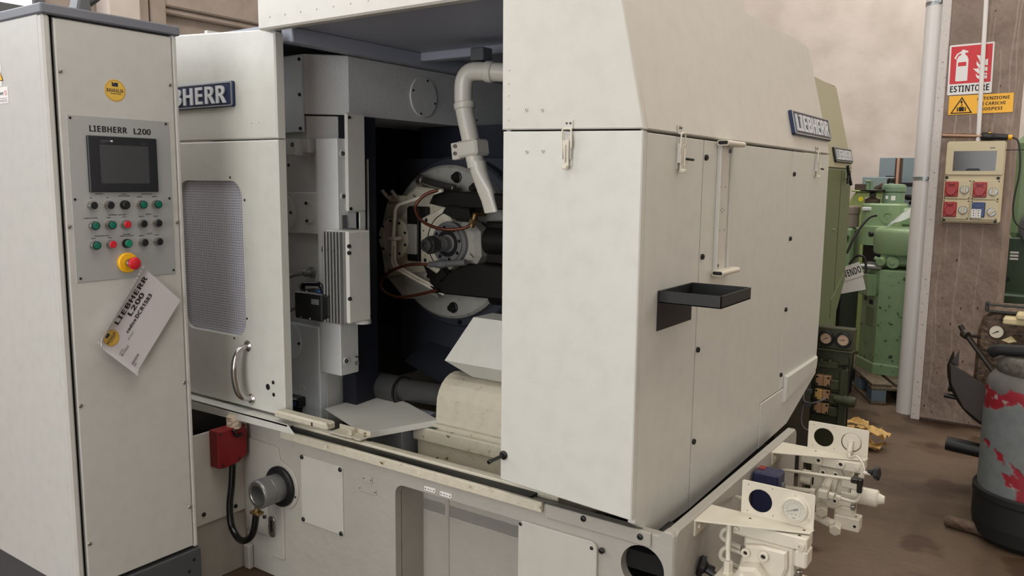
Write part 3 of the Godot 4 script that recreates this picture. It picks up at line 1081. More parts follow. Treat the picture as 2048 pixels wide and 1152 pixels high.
# ------------------------------------------------------------ inside the guards
func column() -> void:
	var t := thing("slide_unit", "light grey machine column with round covers and finned motor inside the guard", "slide unit", Vector3(-2.45, 0.42, -2.3))
	# upper block: white cover plate, chamfered corner and the long beam running back
	var st := sb()
	var xf := Transform3D(Basis(Vector3(1, 0, 0), Vector3(0, 0, -1), Vector3(0, 1, 0)), Vector3(0, 1.968, 0))    # polygon (x, -z), extruded down
	plate(st, poly([-2.70, 2.10, -2.417, 2.10, -2.300, 2.215, -2.300, 3.28, -2.70, 3.28]), xf, 0.222, 0.004)
	obj("beam", st, M.inner_light, t)
	xf.origin.y = 1.74
	st = sb()
	plate(st, poly([-2.70, 2.112, -2.424, 2.112, -2.312, 2.222, -2.312, 2.30, -2.70, 2.30]), xf, 0.09, 0.0)
	obj("beam_base", st, M.inner_light, t)
	st = sb()
	plate(st, rect(-2.62, 1.678, -2.421, 1.962), front(-2.092), 0.008, 0.002)
	var cp := obj("cover_plate", st, M.pale_blue_white, t)
	for q in [[-2.432, 1.948], [-2.434, 1.818], [-2.434, 1.692], [-2.528, 1.690]]:
		screw("screw", Vector3(q[0], q[1], -2.092), Vector3(0, 0, 1), 0.0065, 0.005, M.black, cp, "cap")
	st = sb()
	lathe(st, [0, 0, 0.085, 0, 0.085, 0.004, 0.083, 0.006, 0, 0.006], ax(Vector3(-2.300, 1.851, -2.645), Vector3(1, 0, 0)), 36)
	var rc := obj("round_cover", st, M.inner_light, t)
	for a in [0.3, 1.87, 3.44, 5.0]:
		screw("screw", Vector3(-2.294, 1.851 + 0.073 * sin(a), -2.645 + 0.073 * cos(a)), Vector3(1, 0, 0), 0.005, 0.003, M.black, rc)
	for q in [[1.80, 2.95], [1.90, 2.95], [1.78, 3.02]]:
		screw("screw", Vector3(-2.300, q[0], -q[1]), Vector3(1, 0, 0), 0.005, 0.003, M.black, t)
	# column body with covers
	st = sb()
	box(st, Vector3(-2.70, 0.45, -2.30), Vector3(-2.362, 1.655, -2.13), 0.002)
	obj("column_body", st, M.inner_light, t)
	st = sb()
	box(st, Vector3(-2.50, 1.59, -2.135), Vector3(-2.43, 1.652, -2.06), 0.002)
	box(st, Vector3(-2.43, 1.60, -2.135), Vector3(-2.39, 1.652, -2.09), 0.002)
	var br := obj("corner_bracket", st, M.inner_light, t)
	screw("screw", Vector3(-2.445, 1.63, -2.06), Vector3(0, 0, 1), 0.009, 0.004, M.frame_grey, br, "ring")
	screw("screw", Vector3(-2.55, 1.598, -2.13), Vector3(0, 0, 1), 0.006, 0.005, M.steel, t)
	screw("screw", Vector3(-2.552, 1.555, -2.13), Vector3(0, 0, 1), 0.006, 0.005, M.black, t, "cap")
	st = sb()
	plate(st, rect(-2.64, 1.290, -2.366, 1.450), front(-2.108), 0.025, 0.003)
	var rp := obj("cover_block", st, M.inner_light, t)
	st = sb()
	lathe(st, [0, 0, 0.075, 0, 0.075, 0.005, 0.073, 0.007, 0, 0.007], ax(Vector3(-2.568, 1.368, -2.108), Vector3(0, 0, 1)), 36)
	obj("round_cover", st, M.inner_light, rp)
	st = sb()
	lathe(st, [0, 0, 0.045, 0, 0.045, 0.003, 0.044, 0.004, 0, 0.004], ax(Vector3(-2.424, 1.375, -2.108), Vector3(0, 0, 1)), 30)
	obj("round_cover", st, M.inner_light, rp)
	for q in [[-2.513, 1.370], [-2.552, 1.432], [-2.552, 1.303], [-2.424, 1.409], [-2.421, 1.341]]:
		screw("screw", Vector3(q[0], q[1], -2.102), Vector3(0, 0, 1), 0.006, 0.005, M.black, rp, "cap")
	# lower cover with its round lid, nameplate and proximity switch
	st = sb()
	plate(st, rect(-2.62, 0.565, -2.364, 0.930), front(-2.098), 0.03, 0.004)
	var lp := obj("lower_cover", st, M.pale_blue_white, t)
	st = sb()
	lathe(st, [0, 0, 0.075, 0, 0.075, 0.005, 0.073, 0.007, 0, 0.007], ax(Vector3(-2.538, 0.857, -2.098), Vector3(0, 0, 1)), 36)
	obj("round_cover", st, M.pale_blue_white, lp)
	for q in [[-2.473, 0.853], [-2.548, 0.922], [-2.548, 0.790]]:
		screw("screw", Vector3(q[0], q[1], -2.091), Vector3(0, 0, 1), 0.006, 0.004, M.black, lp, "cap")
	st = sb()
	plate(st, rect(-2.486, 0.668, -2.452, 0.680), front(-2.096), 0.002)
	var np := obj("nameplate", st, M.white, lp)
	text("lettering", "32", 0.010, 0.006, front(-2.096) * Transform3D(Basis(), Vector3(-2.469, 0.674, 0)), M.frame_grey, np, false)
	st = sb()
	box(st, Vector3(-2.55, 0.598, -2.098), Vector3(-2.445, 0.640, -2.05), 0.006)
	box(st, Vector3(-2.535, 0.570, -2.098), Vector3(-2.46, 0.600, -2.06), 0.01)
	var ps := obj("limit_switch", st, M.black_gloss, t)
	st = sb()
	lathe(st, [0, 0, 0.011, 0, 0.010, 0.003, 0, 0.003], ax(Vector3(-2.462, 0.618, -2.05), Vector3(0, 0, 1)), 20)
	obj("blue_cap", st, M.switch_blue, ps)
	# slide on the right of the column
	st = sb()
	box(st, Vector3(-2.362, 0.752, -2.195), Vector3(-2.247, 1.652, -2.10), 0.003)
	var sl := obj("slide", st, M.inner_light, t)
	for y in [1.597, 1.438, 0.807]:
		st = sb()
		lathe(st, [0, 0, 0.0145, 0, 0.0145, 0.003, 0.0105, 0.003, 0.0105, 0.001, 0, 0.001], ax(Vector3(-2.247, y, -2.128), Vector3(1, 0, 0)), 22)
		obj("socket_ring", st, M.inner_light, sl)
		screw("socket_screw", Vector3(-2.247, y, -2.128), Vector3(1, 0, 0), 0.0075, 0.004, M.dark_steel, sl, "ring")
	st = sb()
	cyl(st, Vector3(-2.247, 0.79, -2.178), Vector3(-2.228, 0.79, -2.178), 0.008, 12, 0.002)
	cyl(st, Vector3(-2.247, 0.815, -2.178), Vector3(-2.240, 0.815, -2.178), 0.004, 10)
	obj("grease_nipple", st, M.steel, sl)
	st = sb()
	box(st, Vector3(-2.249, 1.378, -2.235), Vector3(-2.233, 1.748, -2.135), 0.008)
	var gs := obj("guide_cover", st, M.cream, t)
	for y in [1.73, 1.392]:
		screw("screw", Vector3(-2.233, y, -2.150), Vector3(1, 0, 0), 0.006, 0.004, M.black, gs, "cap")
	st = sb()
	box(st, Vector3(-2.245, 1.315, -2.14), Vector3(-2.241, 1.368, -2.115), 0.001)
	box(st, Vector3(-2.245, 1.315, -2.16), Vector3(-2.20, 1.319, -2.115), 0.001)
	obj("angle_bracket", st, M.frame_grey, sl)
	st = sb()
	box(st, Vector3(-2.247, 1.30, -2.235), Vector3(-2.24, 1.38, -2.205), 0.001)
	obj("rear_strip", st, M.cream, sl)
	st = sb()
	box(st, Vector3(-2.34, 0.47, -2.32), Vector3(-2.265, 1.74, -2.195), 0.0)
	obj("slide_shade", st, M.night_blue, sl)  # box coloured dark in place of the shade behind the slide
	st = sb()
	box(st, Vector3(-2.262, 0.97, -2.268), Vector3(-2.252, 1.58, -2.264), 0.001)
	obj("cover_sheet", st, M.cream, sl)
	# finned motor housing
	st = sb()
	box(st, Vector3(-2.247, 0.978, -2.145), Vector3(-2.128, 1.315, -2.035), 0.004)
	var mo := obj("motor_housing", st, M.cream, t)
	st = sb()
	box(st, Vector3(-2.240, 0.976, -2.036), Vector3(-2.142, 1.313, -2.024), 0.001)
	obj("fin_plate", st, M.alu, mo)
	for i in 6:
		st = sb()
		var x := -2.236 + i * 0.0165
		box(st, Vector3(x, 0.976, -2.025), Vector3(x + 0.008, 1.313, -2.008), 0.002)
		obj("fin", st, M.alu, mo)
	st = sb()
	lathe(st, [0, 0, 0.012, 0.001, 0.014, 0.006, 0.013, 0.014, 0.008, 0.018, 0, 0.018], ax(Vector3(-2.236, 1.246, -2.03), Vector3(-0.6, 0.1, 0.8)), 18)
	obj("knob", st, M.black, mo)
	for q in [[-2.211, 1.247], [-2.178, 1.245]]:
		screw("screw", Vector3(q[0], q[1], -2.008), Vector3(0, 0, 1), 0.003, 0.003, M.steel, mo)
	for y in [1.262, 1.238, 1.07]:
		screw("screw", Vector3(-2.130, y, -2.04), Vector3(1, 0, 0.4), 0.008, 0.004, M.black, mo)
	st = sb()
	lathe(st, [0, 0, 0.03, 0, 0.03, 0.014, 0, 0.014], ax(Vector3(-2.165, 0.962, -2.14), Vector3(0, 1, 0)), 24)
	obj("motor_foot", st, M.cream, mo)
	# black connector with a cable and gland
	st = sb()
	box(st, Vector3(-2.388, 0.978, -2.10), Vector3(-2.235, 1.083, -2.0), 0.006)
	plate(st, poly([-2.236, 0.985, -2.20, 1.0, -2.20, 1.075, -2.236, 1.083]), front(-2.0), 0.07, 0.004)
	var cn := obj("connector_block", st, M.black, t)
	st = sb()
	tube(st, bent([Vector3(-2.385, 1.086, -2.04), Vector3(-2.38, 1.106, -2.04), Vector3(-2.285, 1.112, -2.04), Vector3(-2.27, 1.085, -2.04)], 0.015, 5), 0.009, 10)
	obj("connector_clip", st, M.black_gloss, cn)
	st = sb()
	lathe(st, [0, 0, 0.02, 0, 0.02, 0.005, 0.014, 0.008, 0, 0.008], ax(Vector3(-2.29, 1.082, -2.045), Vector3(0, 1, 0)), 20)
	obj("blue_cap", st, M.switch_blue, cn)
	st = sb()
	plate(st, rect(-2.290, 1.040, -2.250, 1.060), front(-1.9985), 0.002)
	obj("rating_label", st, M.frame_grey, cn)
	for q in [[-2.355, 1.085], [-2.315, 1.085], [-2.35, 0.984], [-2.30, 0.984]]:
		screw("screw", Vector3(q[0], q[1], -2.0), Vector3(0, 0.3, 1), 0.004, 0.004, M.steel, cn)
	for q in [[-2.392, 1.092], [-2.392, 0.99]]:
		st = sb()
		lathe(st, [0, 0, 0.012, 0, 0.012, 0.012, 0, 0.012], ax(Vector3(q[0], q[1], -2.05), Vector3(0, 0, 1)), 14)
		obj("clamp_foot", st, M.steel, cn)
	for q in [[-2.27, 1.125], [-2.27, 0.99]]:
		st = sb()
		box(st, Vector3(q[0] - 0.02, q[1] - 0.015, -2.11), Vector3(q[0] + 0.025, q[1] + 0.018, -2.06), 0.002)
		var lug := obj("mounting_lug", st, M.cream, cn)
		for s in [-0.008, 0.012]:
			screw("screw", Vector3(q[0] + s, q[1], -2.06), Vector3(0, 0, 1), 0.004, 0.003, M.black, lug)
	st = sb()
	lathe(st, [0, 0, 0.022, 0, 0.022, 0.012, 0.016, 0.014, 0.015, 0.035, 0.010, 0.042, 0, 0.042], ax(Vector3(-2.425, 1.140, -2.13), Vector3(-0.35, -0.1, 1)), 16)
	obj("cable_gland", st, M.alu, t)
	st = sb()
	tube(st, smoothed([Vector3(-2.438, 1.136, -2.09), Vector3(-2.475, 1.125, -2.06), Vector3(-2.525, 1.09, -2.05), Vector3(-2.552, 1.04, -2.05), Vector3(-2.54, 0.995, -2.05), Vector3(-2.49, 0.985, -2.05), Vector3(-2.44, 1.005, -2.05), Vector3(-2.388, 1.02, -2.05)], 6), 0.0075, 10)
	obj("cable", st, M.steel_grey, t)

func hob_head() -> void:
	var t := thing("hob_head", "round swivelling cutter head with greasy jaws, hydraulic hoses and arbor nut inside the guard", "cutter head", Vector3(-2.2, 0.9, -2.75))
	var zz := Vector3(0, 0, 1)
	var st := sb()
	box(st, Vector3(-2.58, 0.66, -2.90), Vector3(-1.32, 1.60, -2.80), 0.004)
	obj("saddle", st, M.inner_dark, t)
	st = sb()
	box(st, Vector3(-2.52, 1.60, -2.92), Vector3(-1.32, 1.745, -2.88))
	obj("saddle_top", st, M.night_blue, t)
	st = sb()
	lathe(st, [0, 0, 0.375, 0, 0.375, 0.05, 0.365, 0.06, 0.34, 0.06, 0, 0.06], ax(Vector3(-2.205, 1.232, -2.80), zz), 64)
	var rd := obj("swivel_ring", st, M.inner_dark, t)
	for a in [0.55, 1.35, 2.2, 3.0, 3.9, 4.8, 5.6]:
		screw("screw", Vector3(-2.205 + 0.352 * cos(a), 1.232 + 0.352 * sin(a), -2.74), zz, 0.012, 0.006, M.oiled, rd, "ring")
	st = sb()
	plate(st, disc(-2.205, 1.235, 0.333, 56), front(-2.685), 0.055, 0.012)
	var fc := obj("face_disc", st, M.worn_grey, t)
	for q in [[-2.145, 1.515], [-2.165, 0.955], [-2.05, 1.47]]:
		st = sb()
		lathe(st, [0, 0, 0.024, 0, 0.024, 0.006, 0.017, 0.008, 0.016, 0.02, 0, 0.022], ax(Vector3(q[0], q[1], -2.685), zz), 16)
		hexnut(st, Vector3(q[0], q[1], -2.675), Vector3(q[0], q[1], -2.655), 0.015)
		obj("clamp_nut", st, M.oiled, fc)
	# cream body plate of the head
	st = sb()
	plate(st, poly([-2.502, 1.405, -2.42, 1.415, -2.33, 1.475, -2.19, 1.462, -2.119, 1.385, -2.119, 1.05, -2.224, 1.012, -2.40, 0.985, -2.519, 1.079, -2.54, 1.195, -2.535, 1.294]), front(-2.62), 0.065, 0.012)
	obj("head_body", st, M.worn_cream, t)
	st = sb()
	plate(st, poly([-2.515, 1.077, -2.26, 1.12, -2.20, 1.0, -2.40, 0.978]), front(-2.606), 0.03, 0.02)
	obj("sloped_apron", st, M.worn_grey, t)
	st = sb()
	lathe(st, [0, 0, 0.094, 0, 0.094, 0.004, 0.090, 0.004, 0.090, 0.040, 0.086, 0.046, 0.062, 0.046, 0.061, 0.044, 0, 0.044], ax(Vector3(-2.413, 1.250, -2.62), zz), 40)
	var cf := obj("round_flange", st, M.worn_cream, t)
	for i in 9:
		var a := 0.35 + i * TAU / 9
		screw("screw", Vector3(-2.415 + 0.076 * cos(a), 1.250 + 0.076 * sin(a), -2.5745), zz, 0.0062, 0.004, M.dark_steel, cf, "ring")
	st = sb()
	box(st, Vector3(-2.345, 1.155, -2.62), Vector3(-2.279, 1.385, -2.585), 0.004)
	box(st, Vector3(-2.345, 1.335, -2.62), Vector3(-2.24, 1.390, -2.592), 0.004)
	obj("dark_slide", st, M.oiled, t)
	st = sb()
	box(st, Vector3(-2.341, 1.185, -2.59), Vector3(-2.283, 1.315, -2.575), 0.004)
	obj("worn_pad", st, M.worn_grey, t)
	st = sb()
	plate(st, poly([-2.262, 1.337, -2.135, 1.397, -2.085, 1.33, -2.05, 1.169, -2.15, 1.100, -2.262, 1.150]), front(-2.575), 0.045, 0.008)
	var qp := obj("spindle_plate", st, M.worn_cream, t)
	for q in [[-2.225, 1.335, 0.009], [-2.232, 1.165, 0.009], [-2.236, 1.25, 0.006], [-2.16, 1.115, 0.006], [-2.24, 1.29, 0.004]]:
		screw("hole", Vector3(q[0], q[1], -2.576), zz, q[2], 0.002, M.black, qp)
	st = sb()
	lathe(st, [0.128, 0, 0.128, 0.0025, 0.124, 0.0025, 0.124, 0], ax(Vector3(-2.09, 1.247, -2.576), zz), 40)
	obj("ring_groove", st, M.black, qp)
	# block behind the flange
	st = sb()
	plate(st, poly([-2.11, 1.335, -1.975, 1.335, -1.930, 1.30, -1.925, 1.20, -1.950, 1.165, -2.09, 1.155]), front(-2.545), 0.075, 0.02)
	obj("spindle_block", st, M.worn_grey, t)
	st = sb()
	lathe(st, [0, 0, 0.088, 0, 0.088, 0.018, 0.084, 0.022, 0.074, 0.022, 0.074, 0.028, 0.055, 0.028, 0.052, 0.014, 0.045, 0.014, 0.042, 0.026, 0.030, 0.028, 0.0, 0.028], ax(Vector3(-2.065, 1.248, -2.545), zz), 44)
	var sr := obj("spindle_flange", st, M.steel_mid, t)
	for i in 8:
		var a := 0.2 + i * TAU / 8
		screw("screw", Vector3(-2.065 + 0.065 * cos(a), 1.248 + 0.065 * sin(a), -2.517), zz, 0.007, 0.003, M.oiled, sr, "ring")
	st = sb()
	lathe(st, [0.034, 0.0, 0.036, 0.013, 0.052, 0.013, 0.053, 0.0], ax(Vector3(-2.065, 1.248, -2.531), zz), 40)
	obj("bearing_gap", st, M.black, sr)
	st = sb()
	lathe(st, [0.070, 0.0, 0.071, 0.007, 0.0745, 0.007, 0.0755, 0.0], ax(Vector3(-2.065, 1.248, -2.529), zz), 40)
	obj("flange_groove", st, M.oiled, sr)
	st = sb()
	lathe(st, [0.026, 0, 0.026, 0.03, 0.030, 0.03, 0.030, 0.044, 0.024, 0.044, 0.024, 0.055, 0.029, 0.055, 0.029, 0.066, 0.022, 0.068, 0.022, 0.085, 0, 0.085], ax(Vector3(-2.065, 1.248, -2.52), zz), 28)
	var ar := obj("arbor", st, M.steel_grey, t)
	st = sb()
	hexnut(st, Vector3(-2.065, 1.248, -2.44), Vector3(-2.065, 1.248, -2.395), 0.036)
	lathe(st, [0.030, 0, 0.026, 0.012, 0.013, 0.014, 0.011, 0.006, 0, 0.006], ax(Vector3(-2.065, 1.248, -2.396), zz), 24)
	obj("arbor_nut", st, M.nut_grey, ar)
	# greasy jaws and the dark arms that hold the counter bearing
	for q in [
		[poly([-2.200, 1.405, -2.165, 1.462, -1.80, 1.450, -1.40, 1.450, -1.40, 1.385, -2.12, 1.392]), -2.56, 0.06],
		[poly([-2.105, 1.370, -2.08, 1.402, -1.97, 1.392, -1.955, 1.345, -2.03, 1.343]), -2.53, 0.05],
		[poly([-2.262, 1.15, -2.22, 1.15, -2.15, 1.10, -2.18, 1.075, -2.24, 1.09, -2.235, 1.105]), -2.585, 0.03],
		[poly([-2.190, 1.093, -2.13, 1.105, -1.98, 1.170, -1.40, 1.160, -1.40, 1.04, -2.185, 1.032]), -2.55, 0.07],
		[poly([-1.93, 1.34, -1.40, 1.34, -1.40, 1.17, -1.93, 1.17]), -2.60, 0.08],
		[poly([-2.145, 1.108, -2.11, 1.145, -2.085, 1.115, -2.12, 1.085]), -2.53, 0.04],
	]:
		st = sb()
		plate(st, q[0], front(q[1]), q[2], 0.006)
		obj("jaw", st, M.oiled, t)
	st = sb()
	cyl(st, Vector3(-1.92, 1.262, -2.61), Vector3(-1.36, 1.262, -2.61), 0.055, 24)
	obj("counter_bearing", st, M.oiled, t)
	st = sb()
	cyl(st, Vector3(-1.90, 1.05, -2.62), Vector3(-1.36, 1.05, -2.62), 0.05, 20)
	obj("counter_bearing", st, M.oiled, t)
	st = sb()
	cyl(st, Vector3(-2.29, 1.500, -2.63), Vector3(-2.09, 1.468, -2.60), 0.017, 16, 0.003)
	cyl(st, Vector3(-2.315, 1.504, -2.632), Vector3(-2.285, 1.499, -2.63), 0.024, 16, 0.003)
	obj("roller", st, M.steel, t)
	st = sb()
	for x in [-2.455, -2.40]:
		tube(st, bent([Vector3(x, 1.415, -2.61), Vector3(x, 1.43, -2.58), Vector3(x - 0.022, 1.455, -2.575)], 0.01, 3), 0.008, 8)
	box(st, Vector3(-2.46, 1.405, -2.63), Vector3(-2.37, 1.435, -2.595), 0.004)
	obj("hook", st, M.worn_cream, t)
	# hoses and pipes
	st = sb()
	tube(st, smoothed([Vector3(-2.10, 1.462, -2.50), Vector3(-2.148, 1.443, -2.48), Vector3(-2.182, 1.398, -2.46), Vector3(-2.155, 1.350, -2.45), Vector3(-2.09, 1.320, -2.45), Vector3(-2.02, 1.309, -2.46), Vector3(-1.955, 1.316, -2.49), Vector3(-1.922, 1.338, -2.50)], 6), 0.0065, 10)
	obj("hose", st, M.copper, t)
	st = sb()
	tube(st, smoothed([Vector3(-2.13, 1.160, -2.50), Vector3(-2.226, 1.154, -2.47), Vector3(-2.310, 1.124, -2.45), Vector3(-2.369, 1.075, -2.45), Vector3(-2.366, 1.036, -2.46), Vector3(-2.311, 1.012, -2.48), Vector3(-2.236, 1.021, -2.50), Vector3(-2.122, 1.052, -2.52)], 6), 0.0065, 10)
	obj("hose", st, M.copper, t)
	st = sb()
	cyl(st, Vector3(-2.145, 1.159, -2.50), Vector3(-2.11, 1.162, -2.50), 0.012, 12, 0.002)
	cyl(st, Vector3(-2.11, 1.162, -2.50), Vector3(-2.05, 1.168, -2.50), 0.0155, 14, 0.002)
	cyl(st, Vector3(-2.05, 1.168, -2.50), Vector3(-1.955, 1.180, -2.50), 0.013, 14, 0.002)
	hexnut(st, Vector3(-2.085, 1.165, -2.50), Vector3(-2.07, 1.166, -2.50), 0.019)
	obj("hose_coupling", st, M.steel_mid, t)
	st = sb()
	cyl(st, Vector3(-1.926, 1.32, -2.50), Vector3(-1.908, 1.375, -2.50), 0.011, 12, 0.002)
	hexnut(st, Vector3(-1.922, 1.335, -2.50), Vector3(-1.916, 1.352, -2.50), 0.016)
	cyl(st, Vector3(-1.908, 1.37, -2.50), Vector3(-1.90, 1.37, -2.55), 0.009, 10)
	obj("hose_fitting", st, M.brass, t)
	st = sb()
	tube(st, bent([Vector3(-2.082, 1.462, -2.51), Vector3(-2.357, 1.393, -2.53), Vector3(-2.371, 1.255, -2.53)], 0.03, 6), 0.0075, 10)
	obj("oil_pipe", st, M.cream_gloss, t)
	st = sb()
	tube(st, bent([Vector3(-2.377, 1.225, -2.53), Vector3(-2.381, 1.132, -2.53), Vector3(-2.255, 1.078, -2.55), Vector3(-2.115, 1.03, -2.56)], 0.03, 6), 0.0065, 10)
	obj("oil_pipe", st, M.cream_gloss, t)
	st = sb()
	tube(st, bent([Vector3(-2.362, 1.225, -2.53), Vector3(-2.365, 1.140, -2.53), Vector3(-2.25, 1.090, -2.55), Vector3(-2.115, 1.044, -2.56)], 0.03, 6), 0.0065, 10)
	var op := obj("oil_pipe", st, M.cream_gloss, t)
	st = sb()
	box(st, Vector3(-2.394, 1.245, -2.56), Vector3(-2.348, 1.262, -2.52), 0.003)
	cyl(st, Vector3(-2.370, 1.245, -2.53), Vector3(-2.370, 1.220, -2.53), 0.012, 12, 0.002)
	obj("pipe_clamp", st, M.cream_gloss, op)

func work_area() -> void:
	# coolant pipe
	var t := thing("coolant_pipe", "cream coolant pipe with elbow, clamp and flattened nozzle hanging above the cutter", "pipe", Vector3(-1.86, 1.38, -2.42))
	var st := sb()
	var main := bent([Vector3(-1.30, 1.80, -2.62), Vector3(-1.66, 1.885, -2.45), Vector3(-1.885, 1.905, -2.40), Vector3(-1.893, 1.79, -2.40), Vector3(-1.826, 1.55, -2.40)], 0.085, 8)
	tube(st, main, 0.034, 20)
	obj("pipe", st, M.cream_pipe, t)
	st = sb()
	cyl(st, Vector3(-1.886, 1.79, -2.40), Vector3(-1.882, 1.765, -2.40), 0.040, 20, 0.003)
	obj("elbow_collar", st, M.cream_pipe, t)
	st = sb()
	cyl(st, Vector3(-1.80, 1.897, -2.418), Vector3(-1.77, 1.894, -2.424), 0.039, 20, 0.003)
	obj("elbow_collar", st, M.cream_pipe, t)
	st = sb()
	box(st, Vector3(-0.05, -0.03, -0.042), Vector3(0.045, 0.03, 0.042), 0.008, Transform3D(Basis(zv(), 0.13), Vector3(-1.842, 1.62, -2.40)))
	box(st, Vector3(-0.083, -0.033, 0.0), Vector3(-0.045, 0.03, 0.03), 0.003, Transform3D(Basis(zv(), 0.13), Vector3(-1.842, 1.62, -2.40)))
	var cl := obj("pipe_clamp", st, M.cream_pipe, t)
	for y in [1.628, 1.601]:
		screw("screw", Vector3(-1.903, y, -2.37), Vector3(0, 0, 1), 0.0075, 0.006, M.steel, cl, "ring")
	# nozzle: round at the top, flat at the end
	st = sb()
	var rows := [[-1.823, 1.572, 0.033, 0.033], [-1.815, 1.535, 0.034, 0.032], [-1.80, 1.50, 0.034, 0.026], [-1.785, 1.465, 0.035, 0.018], [-1.772, 1.43, 0.035, 0.013], [-1.757, 1.385, 0.035, 0.011]]
	var rings := []
	for q in rows:
		var ring := []
		for k in 20:
			var a := TAU * k / 20
			var c := cos(a)
			var s := sin(a)
			var e: float = clampf(1.0 - q[3] / 0.033, 0.0, 1.0)
			c = signf(c) * pow(absf(c), 1.0 - 0.6 * e)
			s = signf(s) * pow(absf(s), 1.0 - 0.6 * e)
			ring.append(Vector3(q[0] + c * q[2] * (0.95 if e < 0.5 else 0.8), q[1] + c * 0.004, -2.40 + s * q[3]))
		rings.append(ring)
	st.set_smooth_group(1)
	for i in rings.size() - 1:
		for k in 20:
			var l := (k + 1) % 20
			quad(st, rings[i + 1][k], rings[i][k], rings[i][l], rings[i + 1][l])
	st.set_smooth_group(-1)
	for k in range(1, 19):
		tri(st, rings[5][0], rings[5][k + 1], rings[5][k])
	obj("nozzle", st, M.cream_pipe, t)
	st = sb()
	box(st, Vector3(-1.86, 1.938, -2.46), Vector3(-1.80, 1.985, -2.40), 0.004)
	obj("hanger", st, M.frame_grey, t)
	st = sb()
	box(st, Vector3(-1.72, 1.90, -2.47), Vector3(-1.68, 1.93, -2.43), 0.004)
	obj("hanger", st, M.frame_grey, t)
	# telescopic grey shaft guard
	t = thing("shaft_guard", "dark grey telescopic tube over the chip trough, running into the cream tailstock", "tube", Vector3(-2.15, 0.59, -2.35))
	st = sb()
	lathe(st, [0, 0, 0.058, 0, 0.058, 0.262, 0.052, 0.268, 0, 0.268], ax(Vector3(-2.42, 0.655, -2.35), Vector3(1, 0, 0)), 36)
	obj("outer_tube", st, M.tube_grey, t)
	st = sb()
	lathe(st, [0.058, 0, 0.0605, 0.003, 0.0605, 0.012, 0.054, 0.014], ax(Vector3(-2.168, 0.655, -2.35), Vector3(1, 0, 0)), 36)
	obj("end_ring", st, M.oiled, t)
	st = sb()
	cyl(st, Vector3(-2.16, 0.662, -2.35), Vector3(-1.90, 0.672, -2.35), 0.043, 32)
	obj("inner_tube", st, M.tube_grey, t)
	st = sb()
	lathe(st, [0.04, -0.02, 0.058, -0.02, 0.075, -0.004, 0.088, 0.012, 0.094, 0.034, 0.08, 0.036], ax(Vector3(-1.912, 0.672, -2.35), Vector3(1, 0, 0)), 36)
	obj("seal_ring", st, M.tube_grey, t)
	# tailstock with its angular hood
	t = thing("tailstock", "cream scuffed tailstock block with rounded top on the machine bed", "tailstock", Vector3(-1.62, 0.42, -2.35))
	st = sb()
	var p := PackedVector2Array([Vector2(2.56, 0.575), Vector2(2.245, 0.575)])      # (-z, y), seen from +x
	p = PackedVector2Array([Vector2(2.236, 0.575)])
	for i in 13:
		var a := PI - PI * i / 12
		p.append(Vector2(2.35 + 0.108 * cos(a), 0.668 + 0.108 * sin(a)))
	p.append(Vector2(2.464, 0.575))
	plate(st, p, side(-1.30), 0.59, 0.006)
	obj("tailstock_body", st, M.worn_cream, t)
	st = sb()
	box(st, Vector3(-1.965, 0.535, -2.5), Vector3(-1.30, 0.588, -2.19), 0.005)
	box(st, Vector3(-1.915, 0.575, -2.5), Vector3(-1.30, 0.602, -2.215), 0.004)
	box(st, Vector3(-1.955, 0.418, -2.5), Vector3(-1.30, 0.540, -2.205), 0.004)
	obj("block_base", st, M.worn_cream, t)
	st = sb()
	box(st, Vector3(-1.46, 0.46, -2.215), Vector3(-1.30, 0.57, -2.06), 0.012)
	obj("side_lug", st, M.worn_cream, t)
	st = sb()
	box(st, Vector3(-1.94, 0.586, -2.26), Vector3(-1.86, 0.5905, -2.20), 0.001)
	obj("green_smear", st, M.dark_green, t)
	t = thing("angular_hood", "cream folded sheet metal hood standing above the tailstock", "hood", Vector3(-1.6, 0.79, -2.35))
	st = sb()
	var l := [Vector3(-1.785, 1.0, -2.33), Vector3(-1.845, 0.845, -2.235), Vector3(-1.765, 0.782, -2.30), Vector3(-1.765, 0.782, -2.45), Vector3(-1.785, 1.0, -2.45)]
	var r := [Vector3(-1.30, 1.0, -2.33), Vector3(-1.30, 0.845, -2.235), Vector3(-1.30, 0.782, -2.30), Vector3(-1.30, 0.782, -2.45), Vector3(-1.30, 1.0, -2.45)]
	var ctr := Vector3(-1.55, 0.88, -2.38)
	for i in 5:
		var j := (i + 1) % 5
		oquad(st, l[i], r[i], r[j], l[j], ctr)
	for i in range(1, 4):
		otri(st, l[0], l[i], l[i + 1], ctr)
		otri(st, r[0], r[i], r[i + 1], ctr)
	obj("hood_sheet", st, M.cream, t)
	# chip chute
	t = thing("chip_chute", "flat cream sheet metal chute lying below the dark shaft tube", "chute", Vector3(-2.1, 0.42, -2.15))
	st = sb()
	var a4 := [Vector3(-2.338, 0.610, -2.095), Vector3(-2.016, 0.600, -1.985), Vector3(-1.880, 0.612, -2.24), Vector3(-2.30, 0.622, -2.40)]
	var dn := Vector3(0, -0.003, 0)
	quad(st, a4[0], a4[1], a4[2], a4[3])
	quad(st, a4[3] + dn, a4[2] + dn, a4[1] + dn, a4[0] + dn)
	quad(st, a4[0] + dn, a4[1] + dn, a4[1], a4[0])
	var lip := Vector3(0.004, -0.02, 0.004)
	quad(st, a4[1], a4[1] + lip, a4[2] + lip, a4[2])
	quad(st, a4[2] + lip + Vector3(-0.003, 0, 0), a4[1] + lip + Vector3(-0.003, 0, 0), a4[1] + dn, a4[2] + dn)
	obj("chute_sheet", st, M.cream, t)
	st = sb()
	box(st, Vector3(-2.21, 0.42, -2.36), Vector3(-1.99, 0.595, -2.16), 0.004)
	obj("chute_support", st, M.inner_grey, t)
	st = sb()
